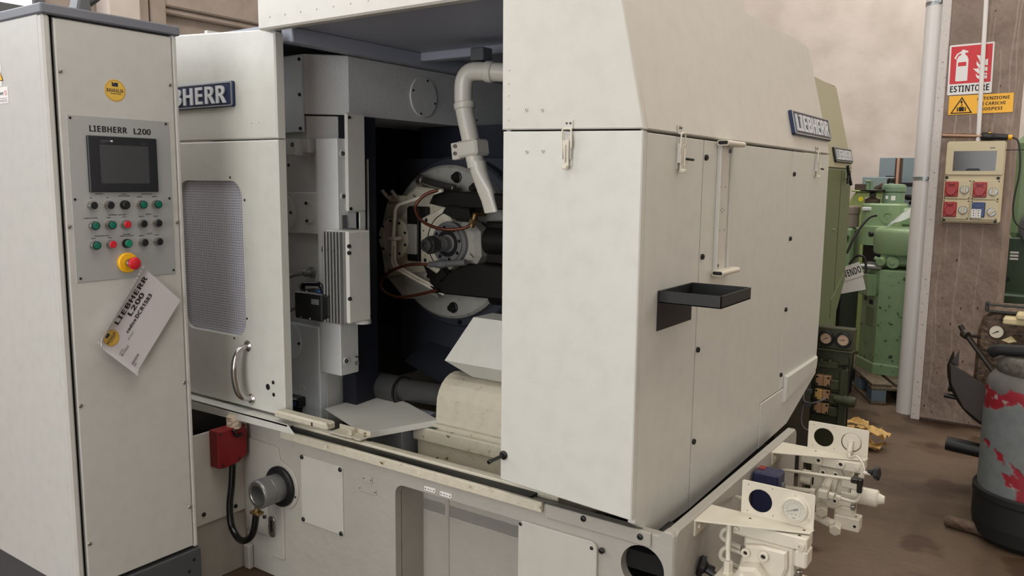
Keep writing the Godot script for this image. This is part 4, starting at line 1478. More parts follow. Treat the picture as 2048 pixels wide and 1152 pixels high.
	var c2 := [Vector3(-2.40, 0.70, -2.62), Vector3(-1.70, 0.585, -2.42), Vector3(-1.70, 0.66, -2.80), Vector3(-2.40, 0.76, -2.80)]
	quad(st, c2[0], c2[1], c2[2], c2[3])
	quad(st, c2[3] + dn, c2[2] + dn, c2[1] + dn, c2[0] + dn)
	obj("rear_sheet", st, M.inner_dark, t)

func zv() -> Vector3:
	return Vector3(0, 0, 1)

# ------------------------------------------------------------ control cabinet
func control_cabinet() -> void:
	var X := -2.40
	var t := thing("control_cabinet", "tall light grey control cabinet with button panel and dark lid", "control cabinet", Vector3(-2.8, 0, -1.36))
	var out := Vector3(1, 0, 0)
	var st := sb()
	box(st, Vector3(-3.2, 0.23, -1.563), Vector3(-2.425, 1.952, -1.15), 0.002)
	obj("body", st, M.cabinet, t)
	st = sb()
	box(st, Vector3(-2.43, 0.23, -1.173), Vector3(X, 1.952, -1.15), 0.006)
	box(st, Vector3(-2.43, 0.23, -1.5635), Vector3(X, 1.952, -1.5465), 0.005)
	obj("front_frame", st, M.cabinet, t)
	st = sb()
	box(st, Vector3(-2.426, 0.23, -1.1835), Vector3(-2.415, 1.95, -1.171))
	obj("door_gap_shade", st, M.dark_gap, t)  # black strip standing for shade between frame and door
	st = sb()
	plate(st, rect(1.1825, 0.238, 1.5445, 1.945), side(X), 0.014, 0.003)
	var d := obj("door", st, M.cabinet, t)
	for q in [[1.799, 1.192], [1.796, 1.533], [1.356, 1.191], [1.356, 1.537], [0.817, 1.191], [0.818, 1.537], [0.379, 1.192], [0.381, 1.536]]:
		screw("screw", Vector3(X, q[0], -q[1]), out, 0.0062, 0.004, M.steel, d)
	st = sb()
	box(st, Vector3(-3.2, 1.952, -1.575), Vector3(X + 0.006, 1.981, -1.146), 0.004)
	obj("lid", st, M.lid_grey, t)
	st = sb()
	box(st, Vector3(-3.19, 0.0, -1.57), Vector3(-2.395, 0.225, -1.155), 0.003)
	var pl := obj("plinth", st, M.plinth_grey, t)
	for q in [[0.19, 1.54], [0.155, 1.52]]:
		screw("screw", Vector3(-2.395, q[0], -q[1]), out, 0.006, 0.002, M.black, pl)
	# label stickers on the near side
	st = sb()
	plate(st, rect(-2.80, 1.717, -2.6265, 1.765), front(-1.1488), 0.001)
	var sk := obj("warning_sticker", st, M.white, t)
	st = sb()
	lathe(st, [0.0075, 0, 0.0075, 0.0004, 0.0062, 0.0004, 0.0062, 0], ax(Vector3(-2.641, 1.747, -1.1488), zv()), 20)
	plate(st, rect(-0.0007, -0.0065, 0.0007, 0.0065), Transform3D(Basis(zv(), 0.7), Vector3(-2.641, 1.747, -1.1484)), 0.0003)
	obj("prohibition_mark", st, M.sign_red, sk)
	st = sb()
	for y in [1.732, 1.7265, 1.7225]:
		plate(st, rect(-2.79, y - 0.0007, -2.633, y + 0.0007), front(-1.1485), 0.0003)
	obj("printed_lines", st, M.frame_grey, sk)
	text("lettering", "TENSIONE", 0.09, 0.008, front(-1.1488) * Transform3D(Basis(), Vector3(-2.70, 1.746, 0)), M.frame_grey, sk)
	st = sb()
	plate(st, rect(-2.80, 1.768, -2.662, 1.83), front(-1.1488), 0.001)
	sk = obj("warning_sticker", st, M.white, t)
	st = sb()
	plate(st, poly([-2.70, 1.785, -2.655, 1.785, -2.6775, 1.825]), front(-1.1482), 0.0005)
	obj("warning_triangle", st, M.yellow, sk)
	st = sb()
	plate(st, poly([-2.703, 1.783, -2.652, 1.783, -2.6775, 1.829]), front(-1.1485), 0.0003)
	obj("triangle_border", st, M.ink, sk)
	# round yellow sticker on the door
	round_sticker(frame(Vector3(X + 0.0006, 1.760, -1.351), Vector3(0, 0, -1), Vector3(0, 1, 0)), 0.033, d)
	# operator panel
	st = sb()
	plate(st, rect(1.2015, 1.190, 1.5215, 1.6785), side(X + 0.002), 0.002, 0.0005)
	var p := obj("operator_panel", st, M.panel_alu, t)
	for q in [[1.670, 1.211], [1.671, 1.511], [1.435, 1.211], [1.435, 1.512], [1.201, 1.213], [1.201, 1.515]]:
		screw("screw", Vector3(X + 0.002, q[0], -q[1]), out, 0.004, 0.0025, M.black, p)
	var pf := func(y: float, z: float, dx := 0.002) -> Transform3D: return frame(Vector3(X + dx, y, z), Vector3(0, 0, -1), Vector3(0, 1, 0))
	text("lettering", "LIEBHERR", 0.116, 0.0178, pf.call(1.643, -1.323), M.ink, p)
	text("lettering", "L200", 0.056, 0.0178, pf.call(1.642, -1.430), M.ink, p)
	st = sb()
	box(st, Vector3(X, 1.4555, -1.4725), Vector3(X + 0.010, 1.6225, -1.254), 0.002)
	var hm := obj("touchscreen", st, M.bezel, t)
	st = sb()
	plate(st, rect(1.288, 1.482, 1.4425, 1.5965), side(X + 0.0104), 0.001)
	obj("display", st, M.screen, hm)
	text("lettering", "Schneider", 0.028, 0.0055, pf.call(1.6085, -1.306, 0.010), M.frame_grey, hm)
	text("lettering", "Electric", 0.014, 0.003, pf.call(1.603, -1.298, 0.010), M.frame_grey, hm)
	st = sb()
	plate(st, rect(1.3225, 1.606, 1.3295, 1.6105), side(X + 0.0104), 0.0005)
	obj("logo_mark", st, M.white, hm)
	text("lettering", "Magelis", 0.014, 0.0035, pf.call(1.6035, -1.430, 0.010), M.frame_grey, hm, false)
	var zs := [-1.2595, -1.3105, -1.360, -1.4135, -1.4635]
	var ys := [1.4165, 1.3565, 1.2975]
	var kinds := ["KKNGG", "GGRKK", "GRHKK"]
	for r in 3:
		for c in 5:
			push_button(Vector3(X + 0.002, ys[r], zs[c]), kinds[r][c], t)
	for q in [
		["MANDRINO", 1.4505, -1.2835, 0.024], ["SU", 1.4385, -1.258, 0.006], ["GIU", 1.4385, -1.3075, 0.006],
		["PORTA", 1.4490, -1.3605, 0.018], ["APERTA-CHIUSA", 1.4435, -1.360, 0.038], ["CONTROPUNTA", 1.449, -1.4345, 0.036],
		["AVANTI", 1.4405, -1.410, 0.018], ["INDIETRO", 1.4405, -1.4605, 0.016],
		["LUBRIFICAZIONE", 1.3790, -1.2535, 0.042], ["AVVIAMENTO   MACCHINA", 1.3865, -1.3355, 0.056], ["START", 1.3785, -1.3085, 0.014], ["STOP", 1.3785, -1.3575, 0.012],
		["PINZA", 1.3855, -1.4375, 0.018], ["BLOCCO", 1.3785, -1.413, 0.015], ["SBLOCCO", 1.3785, -1.4615, 0.017],
		["ESECUZIONE CICLO", 1.3245, -1.285, 0.044], ["START", 1.3175, -1.258, 0.014], ["STOP", 1.3175, -1.308, 0.012],
		["MACCHINA", 1.3255, -1.3625, 0.022], ["FERMA A FINE CICLO", 1.3205, -1.3620, 0.044], ["GUASTI", 1.3245, -1.4375, 0.018], ["RIPRIST.", 1.3185, -1.412, 0.018], ["RESET", 1.3185, -1.4635, 0.014],
	]:
		text("lettering", q[0], q[3], 0.0032, pf.call(q[1], q[2]), M.ink, p, true, 0.0003)
	# emergency stop
	st = sb()
	lathe(st, [0, 0, 0.031, 0, 0.031, 0.009, 0.029, 0.012, 0, 0.012], ax(Vector3(X + 0.002, 1.238, -1.358), out), 32)
	var es := obj("emergency_stop", st, M.yellow, t)
	st = sb()
	lathe(st, [0, 0, 0.014, 0, 0.014, 0.014, 0.012, 0.02, 0, 0.02], ax(Vector3(X + 0.012, 1.238, -1.358), out), 24)
	obj("stop_collar", st, M.chrome, es)
	st = sb()
	lathe(st, [0, 0, 0.010, 0, 0.011, 0.006, 0.0175, 0.010, 0.0195, 0.014, 0.0195, 0.019, 0.0175, 0.0225, 0.008, 0.0245, 0, 0.0248], ax(Vector3(X + 0.030, 1.238, -1.358), out), 28, true)
	obj("mushroom_head", st, M.red_button, es)
	# things on top
	var c := thing("black_cable", "thick black cable lying across the top of the control cabinet", "cable", Vector3(-2.9, 1.98, -1.45))
	st = sb()
	tube(st, smoothed([Vector3(-3.19, 1.995, -1.20), Vector3(-2.95, 2.004, -1.30), Vector3(-2.84, 2.028, -1.38), Vector3(-2.78, 2.06, -1.46), Vector3(-2.80, 2.12, -1.54), Vector3(-2.95, 2.14, -1.57), Vector3(-3.15, 1.995, -1.5)], 8), 0.011, 10)
	obj("cable_sheath", st, M.black, c)
	c = thing("cable_entry", "dark grey plug hood standing on the cabinet lid", "plug", Vector3(-2.52, 1.981, -1.40))
	st = sb()
	plate(st, poly([-0.026, 0, 0.03, 0, 0.018, 0.06, -0.012, 0.062]), frame(Vector3(-2.50, 1.981, -1.325), Vector3(0, 0, -1), Vector3(0, 1, 0)), 0.05, 0.006)
	obj("plug_hood", st, M.frame_grey, c)
	st = sb()
	box(st, Vector3(-2.53, 1.983, -1.305), Vector3(-2.515, 2.0, -1.285), 0.004)
	obj("locking_clip", st, M.frame_grey, c)
	paper_tag()

func push_button(pos: Vector3, kind: String, t: Node3D) -> void:
	var out := Vector3(1, 0, 0)
	var dark_rim := kind in "NH"
	var st := sb()
	lathe(st, [0, 0, 0.0142, 0, 0.0142, 0.004, 0.0135, 0.010, 0.0125, 0.013, 0.0112, 0.013, 0.011, 0.010, 0, 0.010], ax(pos, out), 24)
	var b := obj("push_button", st, M.black if dark_rim else M.chrome, t)
	var m: Material = {"K": M.black, "N": M.black, "G": M.green_button, "H": M.green_lit, "R": M.red_button}[kind]
	st = sb()
	if kind == "G":
		lathe(st, [0, 0, 0.0112, 0, 0.0112, 0.009, 0.0095, 0.0105, 0, 0.011], ax(pos + out * 0.008, out), 22)
	else:
		lathe(st, [0, 0, 0.0112, 0, 0.0112, 0.006, 0.0098, 0.0078, 0, 0.0078], ax(pos + out * 0.008, out), 22)
	obj("button_cap", st, m, b)
	if kind == "G":
		st = sb()
		lathe(st, [0.0108, 0, 0.0124, 0, 0.0124, 0.0085, 0.0108, 0.0092], ax(pos + out * 0.009, out), 22)
		obj("button_rim", st, M.green_dark, b)

func round_sticker(xf: Transform3D, r: float, parent: Node) -> void:
	var st := sb()
	plate(st, disc(0, 0, r, 32), xf, 0.0006)
	var s := obj("yellow_sticker", st, M.sticker_yellow, parent)
	var k := r / 0.033
	text("lettering", "RAVAGLIA", 0.052 * k, 0.0105 * k, xf, M.blue_ink, s, true, 0.0003)
	text("lettering", "MACCHINE UTENSILI", 0.033 * k, 0.0028 * k, xf * Transform3D(Basis(), Vector3(0.002, -0.0095, 0) * k), M.blue_ink, s, true, 0.0003)
	st = sb()
	plate(st, poly([-0.0095, 0.012, 0.0095, 0.0115, 0.0095, 0.023, 0.001, 0.0235, -0.004, 0.021, -0.0095, 0.026]), xf * Transform3D(Basis.from_scale(Vector3(k, k, 1)), Vector3(0, 0, 0.0003)), 0.0003)
	plate(st, rect(-0.005, 0.0155, 0.006, 0.0175), xf * Transform3D(Basis.from_scale(Vector3(k, k, 1)), Vector3(0, 0, 0.0005)), 0.0002)
	obj("sticker_emblem", st, M.blue_ink, s)
	st = sb()
	lathe(st, [r * 0.93, 0, r * 0.93, 0.0004, r * 0.89, 0.0004, r * 0.89, 0], xf * Transform3D(Basis(Vector3(1, 0, 0), PI / 2), Vector3.ZERO), 32)
	obj("sticker_line", st, M.tan, s)

func paper_tag() -> void:
	# sheet in a punched pocket, hung from the emergency stop
	var T := Vector3(-2.385, 1.223, -1.402)
	var L := Vector3(-2.385, 1.002, -1.232)
	var B := Vector3(-2.385, 0.880, -1.357)
	var u := (T - L).normalized()
	var w := (L - B).normalized()
	var W := T.distance_to(L)
	var H := L.distance_to(B)
	var t := thing("paper_tag", "white printed sheet in a punched pocket hanging askew from the emergency stop", "paper sheet", L)
	var st := sb()
	st.set_smooth_group(1)
	var nx := 24
	var ny := 16
	var at := func(i: int, j: int) -> Vector3:
		var s := float(i) / nx
		var v := float(j) / ny
		var p := L + u * (W * s) - w * (H * v)
		var curl := 0.030 * pow(maxf(0.0, 0.13 - v) / 0.13, 2.0) * (1.0 - 0.6 * s) + 0.02 * pow(maxf(0.0, 0.10 - s) / 0.10, 2.0)
		return p + Vector3(curl, 0, 0)
	for i in nx:
		for j in ny:
			quad(st, at.call(i, j), at.call(i, j + 1), at.call(i + 1, j + 1), at.call(i + 1, j))
	obj("sheet", st, M.paper, t).material_override.cull_mode = BaseMaterial3D.CULL_DISABLED
	st = sb()
	for i in 22:
		var a := L + u * (W * (i + 0.12) / 22.0) + w * 0.001 + Vector3(0.030 * (1.0 - 0.6 * i / 22.0), 0, 0)
		var b := L + u * (W * (i + (0.88 if i % 2 else 0.70)) / 22.0) + w * 0.001 + Vector3(0.030 * (1.0 - 0.6 * (i + 0.8) / 22.0), 0, 0)
		var up := w * 0.009 + Vector3(0.004, 0, 0)
		quad(st, a, b, b + up, a + up)
	obj("punched_edge", st, M.white, t)
	var f := func(s: float, v: float) -> Transform3D: return frame(L + u * (W * s) - w * (H * v) + Vector3(0.0012, 0, 0), u, w)
	text("lettering", "LIEBHERR", 0.172, 0.0155, f.call(0.625, 0.155), M.ink, t, true, 0.0003)
	text("lettering", "L200", 0.080, 0.0155, f.call(0.625, 0.275), M.ink, t, true, 0.0003)
	text("lettering", "codice", 0.049, 0.0105, f.call(0.405, 0.415), M.ink, t, true, 0.0003)
	text("lettering", "DCR1583", 0.087, 0.0125, f.call(0.665, 0.415), M.ink, t, true, 0.0003)
	text("lettering", "27.10.21", 0.029, 0.005, f.call(0.316, 0.511), M.frame_grey, t, false, 0.0003)
	text("lettering", "destinazione", 0.034, 0.0045, f.call(0.090, 0.514), M.frame_grey, t, false, 0.0003)
	text("lettering", "ALTRI COLLI", 0.053, 0.007, f.call(0.120, 0.571), M.ink, t, false, 0.0003)
	text("lettering", "DIMENSIONI", 0.049, 0.007, f.call(0.122, 0.831), M.ink, t, false, 0.0003)
	text("lettering", "PESO", 0.022, 0.007, f.call(0.079, 0.889), M.ink, t, false, 0.0003)
	round_sticker(f.call(0.165, 0.22), 0.026, t)

# ------------------------------------------------------------ red safety switch on the bed's left corner
func red_switch() -> void:
	var X := -2.53
	var out := Vector3(1, 0, 0)
	var t := thing("side_box", "cream upright box with bolted cover between the control cabinet and the machine bed", "machine box", Vector3(-2.7, 0, -1.75))
	var st := sb()
	box(st, Vector3(-3.0, 0.0, -1.858), Vector3(X - 0.006, 0.44, -1.57), 0.003)
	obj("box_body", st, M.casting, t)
	st = sb()
	plate(st, poly([1.60, 0.234, 1.855, 0.234, 1.855, 0.578, 1.60, 0.578]), side(X), 0.006, 0.001)
	var c := obj("cover", st, M.cream, t)
	for q in [[0.272, 1.675], [0.258, 1.812]]:
		screw("screw", Vector3(X, q[0], -q[1]), out, 0.0085, 0.005, M.black, c)
	st = sb()
	box(st, Vector3(X - 0.004, 0.54, -1.862), Vector3(X + 0.02, 0.60, -1.842), 0.002)
	obj("corner_plate", st, M.cream, t)
	t = thing("red_switch_box", "red metal switch box with key slot and taped top beside the cabinet", "switch box", Vector3(X, 0.45, -1.77))
	st = sb()
	var p := poly([1.71, 0.447, 1.735, 0.441, 1.80, 0.448, 1.826, 0.463, 1.836, 0.475, 1.838, 0.565, 1.832, 0.57, 1.832, 0.585, 1.71, 0.585])
	plate(st, p, side(X + 0.052), 0.05, 0.004)
	obj("switch_body", st, M.red_box, t)
	for q in [[0.575, 1.722], [0.455, 1.727], [0.462, 1.80]]:
		screw("screw", Vector3(X + 0.052, q[0], -q[1]), out, 0.005, 0.001, M.black, t, "ring")
	st = sb()
	cyl(st, Vector3(X + 0.052, 0.575, -1.776), Vector3(X + 0.066, 0.575, -1.776), 0.007, 12, 0.001)
	obj("key_lock", st, M.dark_steel, t)
	st = sb()
	tube(st, smoothed([Vector3(X + 0.056, 0.566, -1.777), Vector3(X + 0.057, 0.556, -1.785), Vector3(X + 0.057, 0.551, -1.798), Vector3(X + 0.056, 0.556, -1.81)], 5), 0.006, 8)
	obj("key_slot", st, M.black, t)
	st = sb()
	var rng := RandomNumberGenerator.new()
	rng.seed = 4
	var rings := []
	for i in 7:
		var ring := []
		for k in 14:
			var a := TAU * k / 14
			var r := 0.024 + rng.randf() * 0.006 - (0.008 if i == 6 else 0.0)
			ring.append(Vector3(X + 0.03 + cos(a) * r, 0.578 + i * 0.0085 + rng.randf() * 0.002, -1.798 + sin(a) * r))
		rings.append(ring)
	for i in 6:
		for k in 14:
			var l := (k + 1) % 14
			quad(st, rings[i][l], rings[i][k], rings[i + 1][k], rings[i + 1][l])
	for k in range(1, 13):
		tri(st, rings[6][0], rings[6][k + 1], rings[6][k])
	obj("taped_end", st, M.tape, t)
	st = sb()
	cyl(st, Vector3(X + 0.028, 0.447, -1.785), Vector3(X + 0.028, 0.425, -1.785), 0.012, 14, 0.002)
	obj("cable_gland", st, M.dark_steel, t)
	t = thing("black_hose", "black hose looping from the red switch box to the crank socket", "hose", Vector3(X, 0.2, -1.75))
	st = sb()
	tube(st, smoothed([Vector3(X + 0.028, 0.43, -1.785), Vector3(X + 0.032, 0.36, -1.775), Vector3(X + 0.034, 0.285, -1.762), Vector3(X + 0.05, 0.215, -1.755), Vector3(X + 0.095, 0.178, -1.75), Vector3(X + 0.145, 0.185, -1.745), Vector3(X + 0.19, 0.225, -1.745), Vector3(X + 0.208, 0.30, -1.748)], 8), 0.0125, 12)
	obj("hose_sheath", st, M.black_gloss, t)
	st = sb()
	box(st, Vector3(X + 0.185, 0.300, -1.765), Vector3(X + 0.232, 0.312, -1.735), 0.003)
	cyl(st, Vector3(X + 0.208, 0.30, -1.748), Vector3(X + 0.212, 0.325, -1.752), 0.011, 12)
	obj("hose_clip", st, M.brass, t)
	t = thing("gap_shade_block", "dark blocks standing for the shade in the gap between the cream box and the guard door", "shade block", Vector3(-2.7, 0.585, -1.95))
	st = sb()
	box(st, Vector3(-3.0, 0.45, -1.99), Vector3(-2.55, 0.625, -1.87), 0.003)
	box(st, Vector3(-2.56, 0.592, -1.99), Vector3(-2.33, 0.606, -1.91), 0.003)
	box(st, Vector3(-3.0, 0.44, -1.87), Vector3(-2.542, 0.475, -1.58), 0.003)
	obj("shade_bar", st, M.oiled, t)  # dark colour here stands for shade inside the open gap

# ------------------------------------------------------------ hydraulics at the machine's right side
func gauge_bracket(zb: float, label: String, dial: bool) -> void:
	var t := thing("gauge_bracket", label, "gauge bracket", Vector3(-0.757, 0.595, zb))
	var st := sb()
	var xf := Transform3D(Basis(Vector3(1, 0, 0), Vector3(0, 0, -1), Vector3(0, 1, 0)), Vector3(0, 0.5955, 0))
	plate(st, poly([-0.770, -zb - 0.133, -0.489, -zb - 0.030, -0.486, -zb, -0.770, -zb]), xf, 0.0035, 0.0008)
	box(st, Vector3(-0.768, 0.55, zb + 0.02), Vector3(-0.763, 0.595, zb + 0.133), 0.001)
	var arm := obj("bracket_arm", st, M.cream_gloss, t)
	screw("hole", Vector3(-0.648, 0.5955, zb + 0.03), Vector3(0, 1, 0), 0.004, 0.0005, M.ink, arm)
	screw("hole", Vector3(-0.507, 0.5955, zb + 0.02), Vector3(0, 1, 0), 0.004, 0.0005, M.ink, arm)
	screw("screw", Vector3(-0.763, 0.572, zb + 0.108), Vector3(1, 0, 0), 0.007, 0.006, M.cream_gloss, arm, "hex")
	st = sb()
	var holes := [disc(-0.631, 0.640, 0.0325, 32)]
	if not dial:
		holes.append(disc(-0.541, 0.640, 0.033, 32))
	plate(st, rect(-0.683, 0.592, -0.488, 0.690, 0.005, 3), front(zb + 0.003), 0.003, 0.0006, holes)
	var pl := obj("bracket_plate", st, M.cream_gloss, t)
	for q in [[-0.665, 0.68], [-0.60, 0.682], [-0.665, 0.605], [-0.595, 0.607]]:
		screw("hole", Vector3(q[0], q[1], zb + 0.003), Vector3(0, 0, 1), 0.0014, 0.0003, M.ink, pl)
	if dial:
		var gx := Vector3(-0.538, 0.640, zb + 0.003)
		st = sb()
		lathe(st, [0, 0, 0.0445, 0, 0.0445, 0.002, 0.036, 0.003, 0.0345, 0.008, 0.0315, 0.011, 0.0295, 0.011, 0.0295, 0.006, 0, 0.006], ax(gx, Vector3(0, 0, 1)), 44)
		var g := obj("pressure_gauge", st, M.cream_gloss, t)
		st = sb()
		plate(st, disc(gx.x, gx.y, 0.0293, 36), front(gx.z + 0.0068), 0.001)
		obj("dial", st, M.dial, g)
		st = sb()
		var dz := gx.z + 0.0072
		for i in 13:
			var a := deg_to_rad(225.0 - i * 22.5)
			var d := Vector3(cos(a), sin(a), 0)
			var long := i % 3 == 0
			box(st, Vector3(0.018 if long else 0.0215, -0.0003, 0), Vector3(0.0255, 0.0003, 0.0003), 0.0, Transform3D(Basis(zv(), a), Vector3(gx.x, gx.y, dz)))
		for i in 24:
			var a := deg_to_rad(225.0 - i * 11.25)
			box(st, Vector3(0.0175, -0.0018, 0), Vector3(0.018, 0.0018, 0.0002), 0.0, Transform3D(Basis(zv(), a), Vector3(gx.x, gx.y, dz)))
		box(st, Vector3(gx.x - 0.004, gx.y - 0.024, dz), Vector3(gx.x + 0.004, gx.y - 0.0215, dz + 0.0003))
		obj("scale_marks", st, M.frame_grey, g)
		st = sb()
		plate(st, poly([-0.0215, -0.0003, -0.003, -0.0011, 0.0, -0.0026, 0.006, -0.002, 0.011, -0.003, 0.011, 0.003, 0.006, 0.002, 0.0, 0.0026, -0.003, 0.0011, -0.0215, 0.0003]), Transform3D(Basis(zv(), deg_to_rad(22.0)), Vector3(gx.x, gx.y, dz + 0.0018)), 0.0006)
		obj("needle", st, M.black, g)
		for s in [-0.0055, 0.0045]:
			screw("dial_dot", Vector3(gx.x + s, gx.y - 0.0125, dz), Vector3(0, 0, 1), 0.0016, 0.0006, M.black, g)
		for a in [90.0, 210.0, 330.0]:
			screw("screw", gx + Vector3(0.0395 * cos(deg_to_rad(a)), 0.0395 * sin(deg_to_rad(a)), 0.002), Vector3(0, 0, 1), 0.0032, 0.002, M.cream_gloss, g, "ring")
		st = sb()
		plate(st, disc(gx.x, gx.y, 0.0285, 32), front(gx.z + 0.0102), 0.0004)
		obj("gauge_glass", st, M.glass_clear, g)
	else:
		# gauge seen from its back, with the feed line
		st = sb()
		lathe(st, [0, -0.02, 0.031, -0.02, 0.031, 0.0, 0.028, 0.006, 0, 0.006], ax(Vector3(-0.541, 0.640, zb), Vector3(0, 0, 1)), 36)
		var g := obj("gauge_back", st, M.cream_gloss, t)
		st = sb()
		hexnut(st, Vector3(-0.541, 0.643, zb), Vector3(-0.541, 0.643, zb + 0.02), 0.009)
		cyl(st, Vector3(-0.541, 0.640, zb + 0.018), Vector3(-0.541, 0.612, zb + 0.026), 0.009, 14, 0.002)
		cyl(st, Vector3(-0.541, 0.614, zb + 0.026), Vector3(-0.541, 0.603, zb + 0.028), 0.006, 12, 0.001)
		obj("gauge_fitting", st, M.cream_gloss, g)
		st = sb()
		tube(st, smoothed([Vector3(-0.541, 0.606, zb + 0.028), Vector3(-0.535, 0.600, zb + 0.04), Vector3(-0.512, 0.612, zb + 0.055), Vector3(-0.494, 0.598, zb + 0.062), Vector3(-0.484, 0.575, zb + 0.066), Vector3(-0.486, 0.545, zb + 0.068)], 6), 0.004, 8)
		obj("feed_line", st, M.cream_gloss, g)

func ring_bolt(pos: Vector3, r: float, t: Node3D) -> void:
	screw("ring_bolt", pos, Vector3(0, 0, 1), r, r * 0.7, M.cream_gloss, t, "cap")
	screw("socket", pos + Vector3(0, 0, r * 0.33), Vector3(0, 0, 1), r * 0.42, 0.0006, M.black, t)

func star_knob(pos: Vector3, dir: Vector3, r: float, t: Node3D) -> void:
	var st := sb()
	var sh := PackedVector2Array()
	for i in 30:
		var a := TAU * i / 30
		var rr := r * (0.92 + 0.08 * cos(a * 5))
		sh.append(Vector2(rr * cos(a), rr * sin(a)))
	var xf := ax(pos, dir)
	xf.basis = xf.basis * Basis(Vector3(1, 0, 0), -PI / 2)
	plate(st, sh, xf, r * 0.55, r * 0.18)
	lathe(st, [0, -r * 1.5, r * 0.35, -r * 1.5, r * 0.4, -r * 0.9, r * 0.75, -r * 0.5, 0, -r * 0.5], ax(pos, dir), 20)
	obj("hand_knob", st, M.black, t)

func hydraulics() -> void:
	gauge_bracket(-2.119, "nearer cream gauge bracket holding a round white dial and an empty hole", true)
	gauge_bracket(-2.804, "farther cream gauge bracket holding the painted back of a gauge with feed line", false)
	var zz := Vector3(0, 0, 1)
	# far block
	var t := thing("valve_block", "cream painted hydraulic valve block with solenoid and tee fitting under the farther gauge bracket", "valve block", Vector3(-0.59, 0.35, -2.8))
	var st := sb()
	plate(st, rect(-0.690, 0.556, -0.49, 0.590, 0.006, 3), front(-2.745), 0.07, 0.003)
	var sl := obj("top_slab", st, M.cream_gloss, t)
	ring_bolt(Vector3(-0.629, 0.576, -2.745), 0.0135, sl)
	ring_bolt(Vector3(-0.558, 0.577, -2.745), 0.0135, sl)
	screw("screw", Vector3(-0.507, 0.574, -2.745), zz, 0.008, 0.008, M.cream_gloss, sl, "hex")
	st = sb()
	box(st, Vector3(-0.66, 0.40, -2.84), Vector3(-0.53, 0.558, -2.775), 0.006)
	box(st, Vector3(-0.70, 0.47, -2.83), Vector3(-0.645, 0.505, -2.775), 0.004)
	box(st, Vector3(-0.56, 0.49, -2.83), Vector3(-0.505, 0.525, -2.765), 0.004)
	box(st, Vector3(-0.56, 0.425, -2.83), Vector3(-0.51, 0.475, -2.765), 0.004)
	box(st, Vector3(-0.575, 0.385, -2.83), Vector3(-0.515, 0.425, -2.765), 0.004)
	obj("block_body", st, M.cream_gloss, t)
	st = sb()
	plate(st, poly([-0.632, 0.548, -0.56, 0.55, -0.55, 0.53, -0.566, 0.513, -0.575, 0.47, -0.552, 0.452, -0.55, 0.43, -0.57, 0.412, -0.61, 0.41, -0.618, 0.44, -0.606, 0.47, -0.612, 0.51, -0.635, 0.528]), front(-2.758), 0.02, 0.004)
	var lb := obj("lobed_flange", st, M.cream_gloss, t)
	for q in [[-0.615, 0.533], [-0.574, 0.534], [-0.572, 0.442]]:
		ring_bolt(Vector3(q[0], q[1], -2.757), 0.0115, lb)
	st = sb()
	hexnut(st, Vector3(-0.612, 0.410, -2.76), Vector3(-0.606, 0.402, -2.725), 0.021)
	cyl(st, Vector3(-0.65, 0.375, -2.76), Vector3(-0.59, 0.365, -2.745), 0.013, 16)
	hexnut(st, Vector3(-0.60, 0.368, -2.75), Vector3(-0.578, 0.364, -2.745), 0.017)
	cyl(st, Vector3(-0.578, 0.365, -2.745), Vector3(-0.560, 0.362, -2.74), 0.017, 16)
	hexnut(st, Vector3(-0.561, 0.362, -2.75), Vector3(-0.557, 0.355, -2.71), 0.020)
	obj("pipe_elbow", st, M.cream_gloss, t)
	st = sb()
	box(st, Vector3(-0.57, 0.352, -2.80), Vector3(-0.49, 0.398, -2.745), 0.003)
	var lo := obj("foot_block", st, M.cream_gloss, t)
	screw("hole", Vector3(-0.503, 0.372, -2.745), zz, 0.005, 0.001, M.black, lo)
	screw("hole", Vector3(-0.505, 0.398, -2.77), Vector3(0, 1, 0), 0.004, 0.001, M.black, lo)
	# solenoid
	st = sb()
	lathe(st, [0, 0, 0.029, 0, 0.029, 0.075, 0.026, 0.08, 0.019, 0.082, 0.013, 0.10, 0, 0.10], ax(Vector3(-0.525, 0.468, -2.79), Vector3(1, 0, 0)), 28)
	obj("solenoid", st, M.cream_gloss, t)
	for q in [[-0.512, 0.535], [-0.515, 0.432]]:
		st = sb()
		cyl(st, Vector3(q[0], q[1] - 0.012, -2.765), Vector3(q[0], q[1] + 0.012, -2.765), 0.007, 12, 0.001)
		hexnut(st, Vector3(q[0], q[1] - 0.004, -2.765), Vector3(q[0], q[1] + 0.004, -2.765), 0.010)
		obj("threaded_plug", st, M.steel, t)
	st = sb()
	lathe(st, [0, 0, 0.013, 0, 0.013, 0.035, 0.011, 0.037, 0, 0.037], ax(Vector3(-0.655, 0.487, -2.765), Vector3(-1, 0.02, 0)), 18)
	obj("end_plug", st, M.cream_gloss, t)
	# tee and pipes
	st = sb()
	hexnut(st, Vector3(-0.596, 0.505, -2.76), Vector3(-0.598, 0.492, -2.725), 0.0145)
	box(st, Vector3(-0.618, 0.458, -2.728), Vector3(-0.585, 0.489, -2.70), 0.004)
	hexnut(st, Vector3(-0.643, 0.473, -2.714), Vector3(-0.626, 0.473, -2.714), 0.012)
	hexnut(st, Vector3(-0.583, 0.473, -2.714), Vector3(-0.566, 0.472, -2.714), 0.012)
	hexnut(st, Vector3(-0.560, 0.472, -2.714), Vector3(-0.545, 0.471, -2.714), 0.009)
	obj("tee_fitting", st, M.cream_gloss, t)
	st = sb()
	tube(st, [Vector3(-0.757, 0.463, -2.714), Vector3(-0.64, 0.473, -2.714)], 0.0085, 12)
	obj("oil_line", st, M.cream_gloss, t)
	st = sb()
	tube(st, bent([Vector3(-0.752, 0.500, -2.70), Vector3(-0.738, 0.532, -2.70), Vector3(-0.515, 0.548, -2.70)], 0.02, 5), 0.0055, 10)
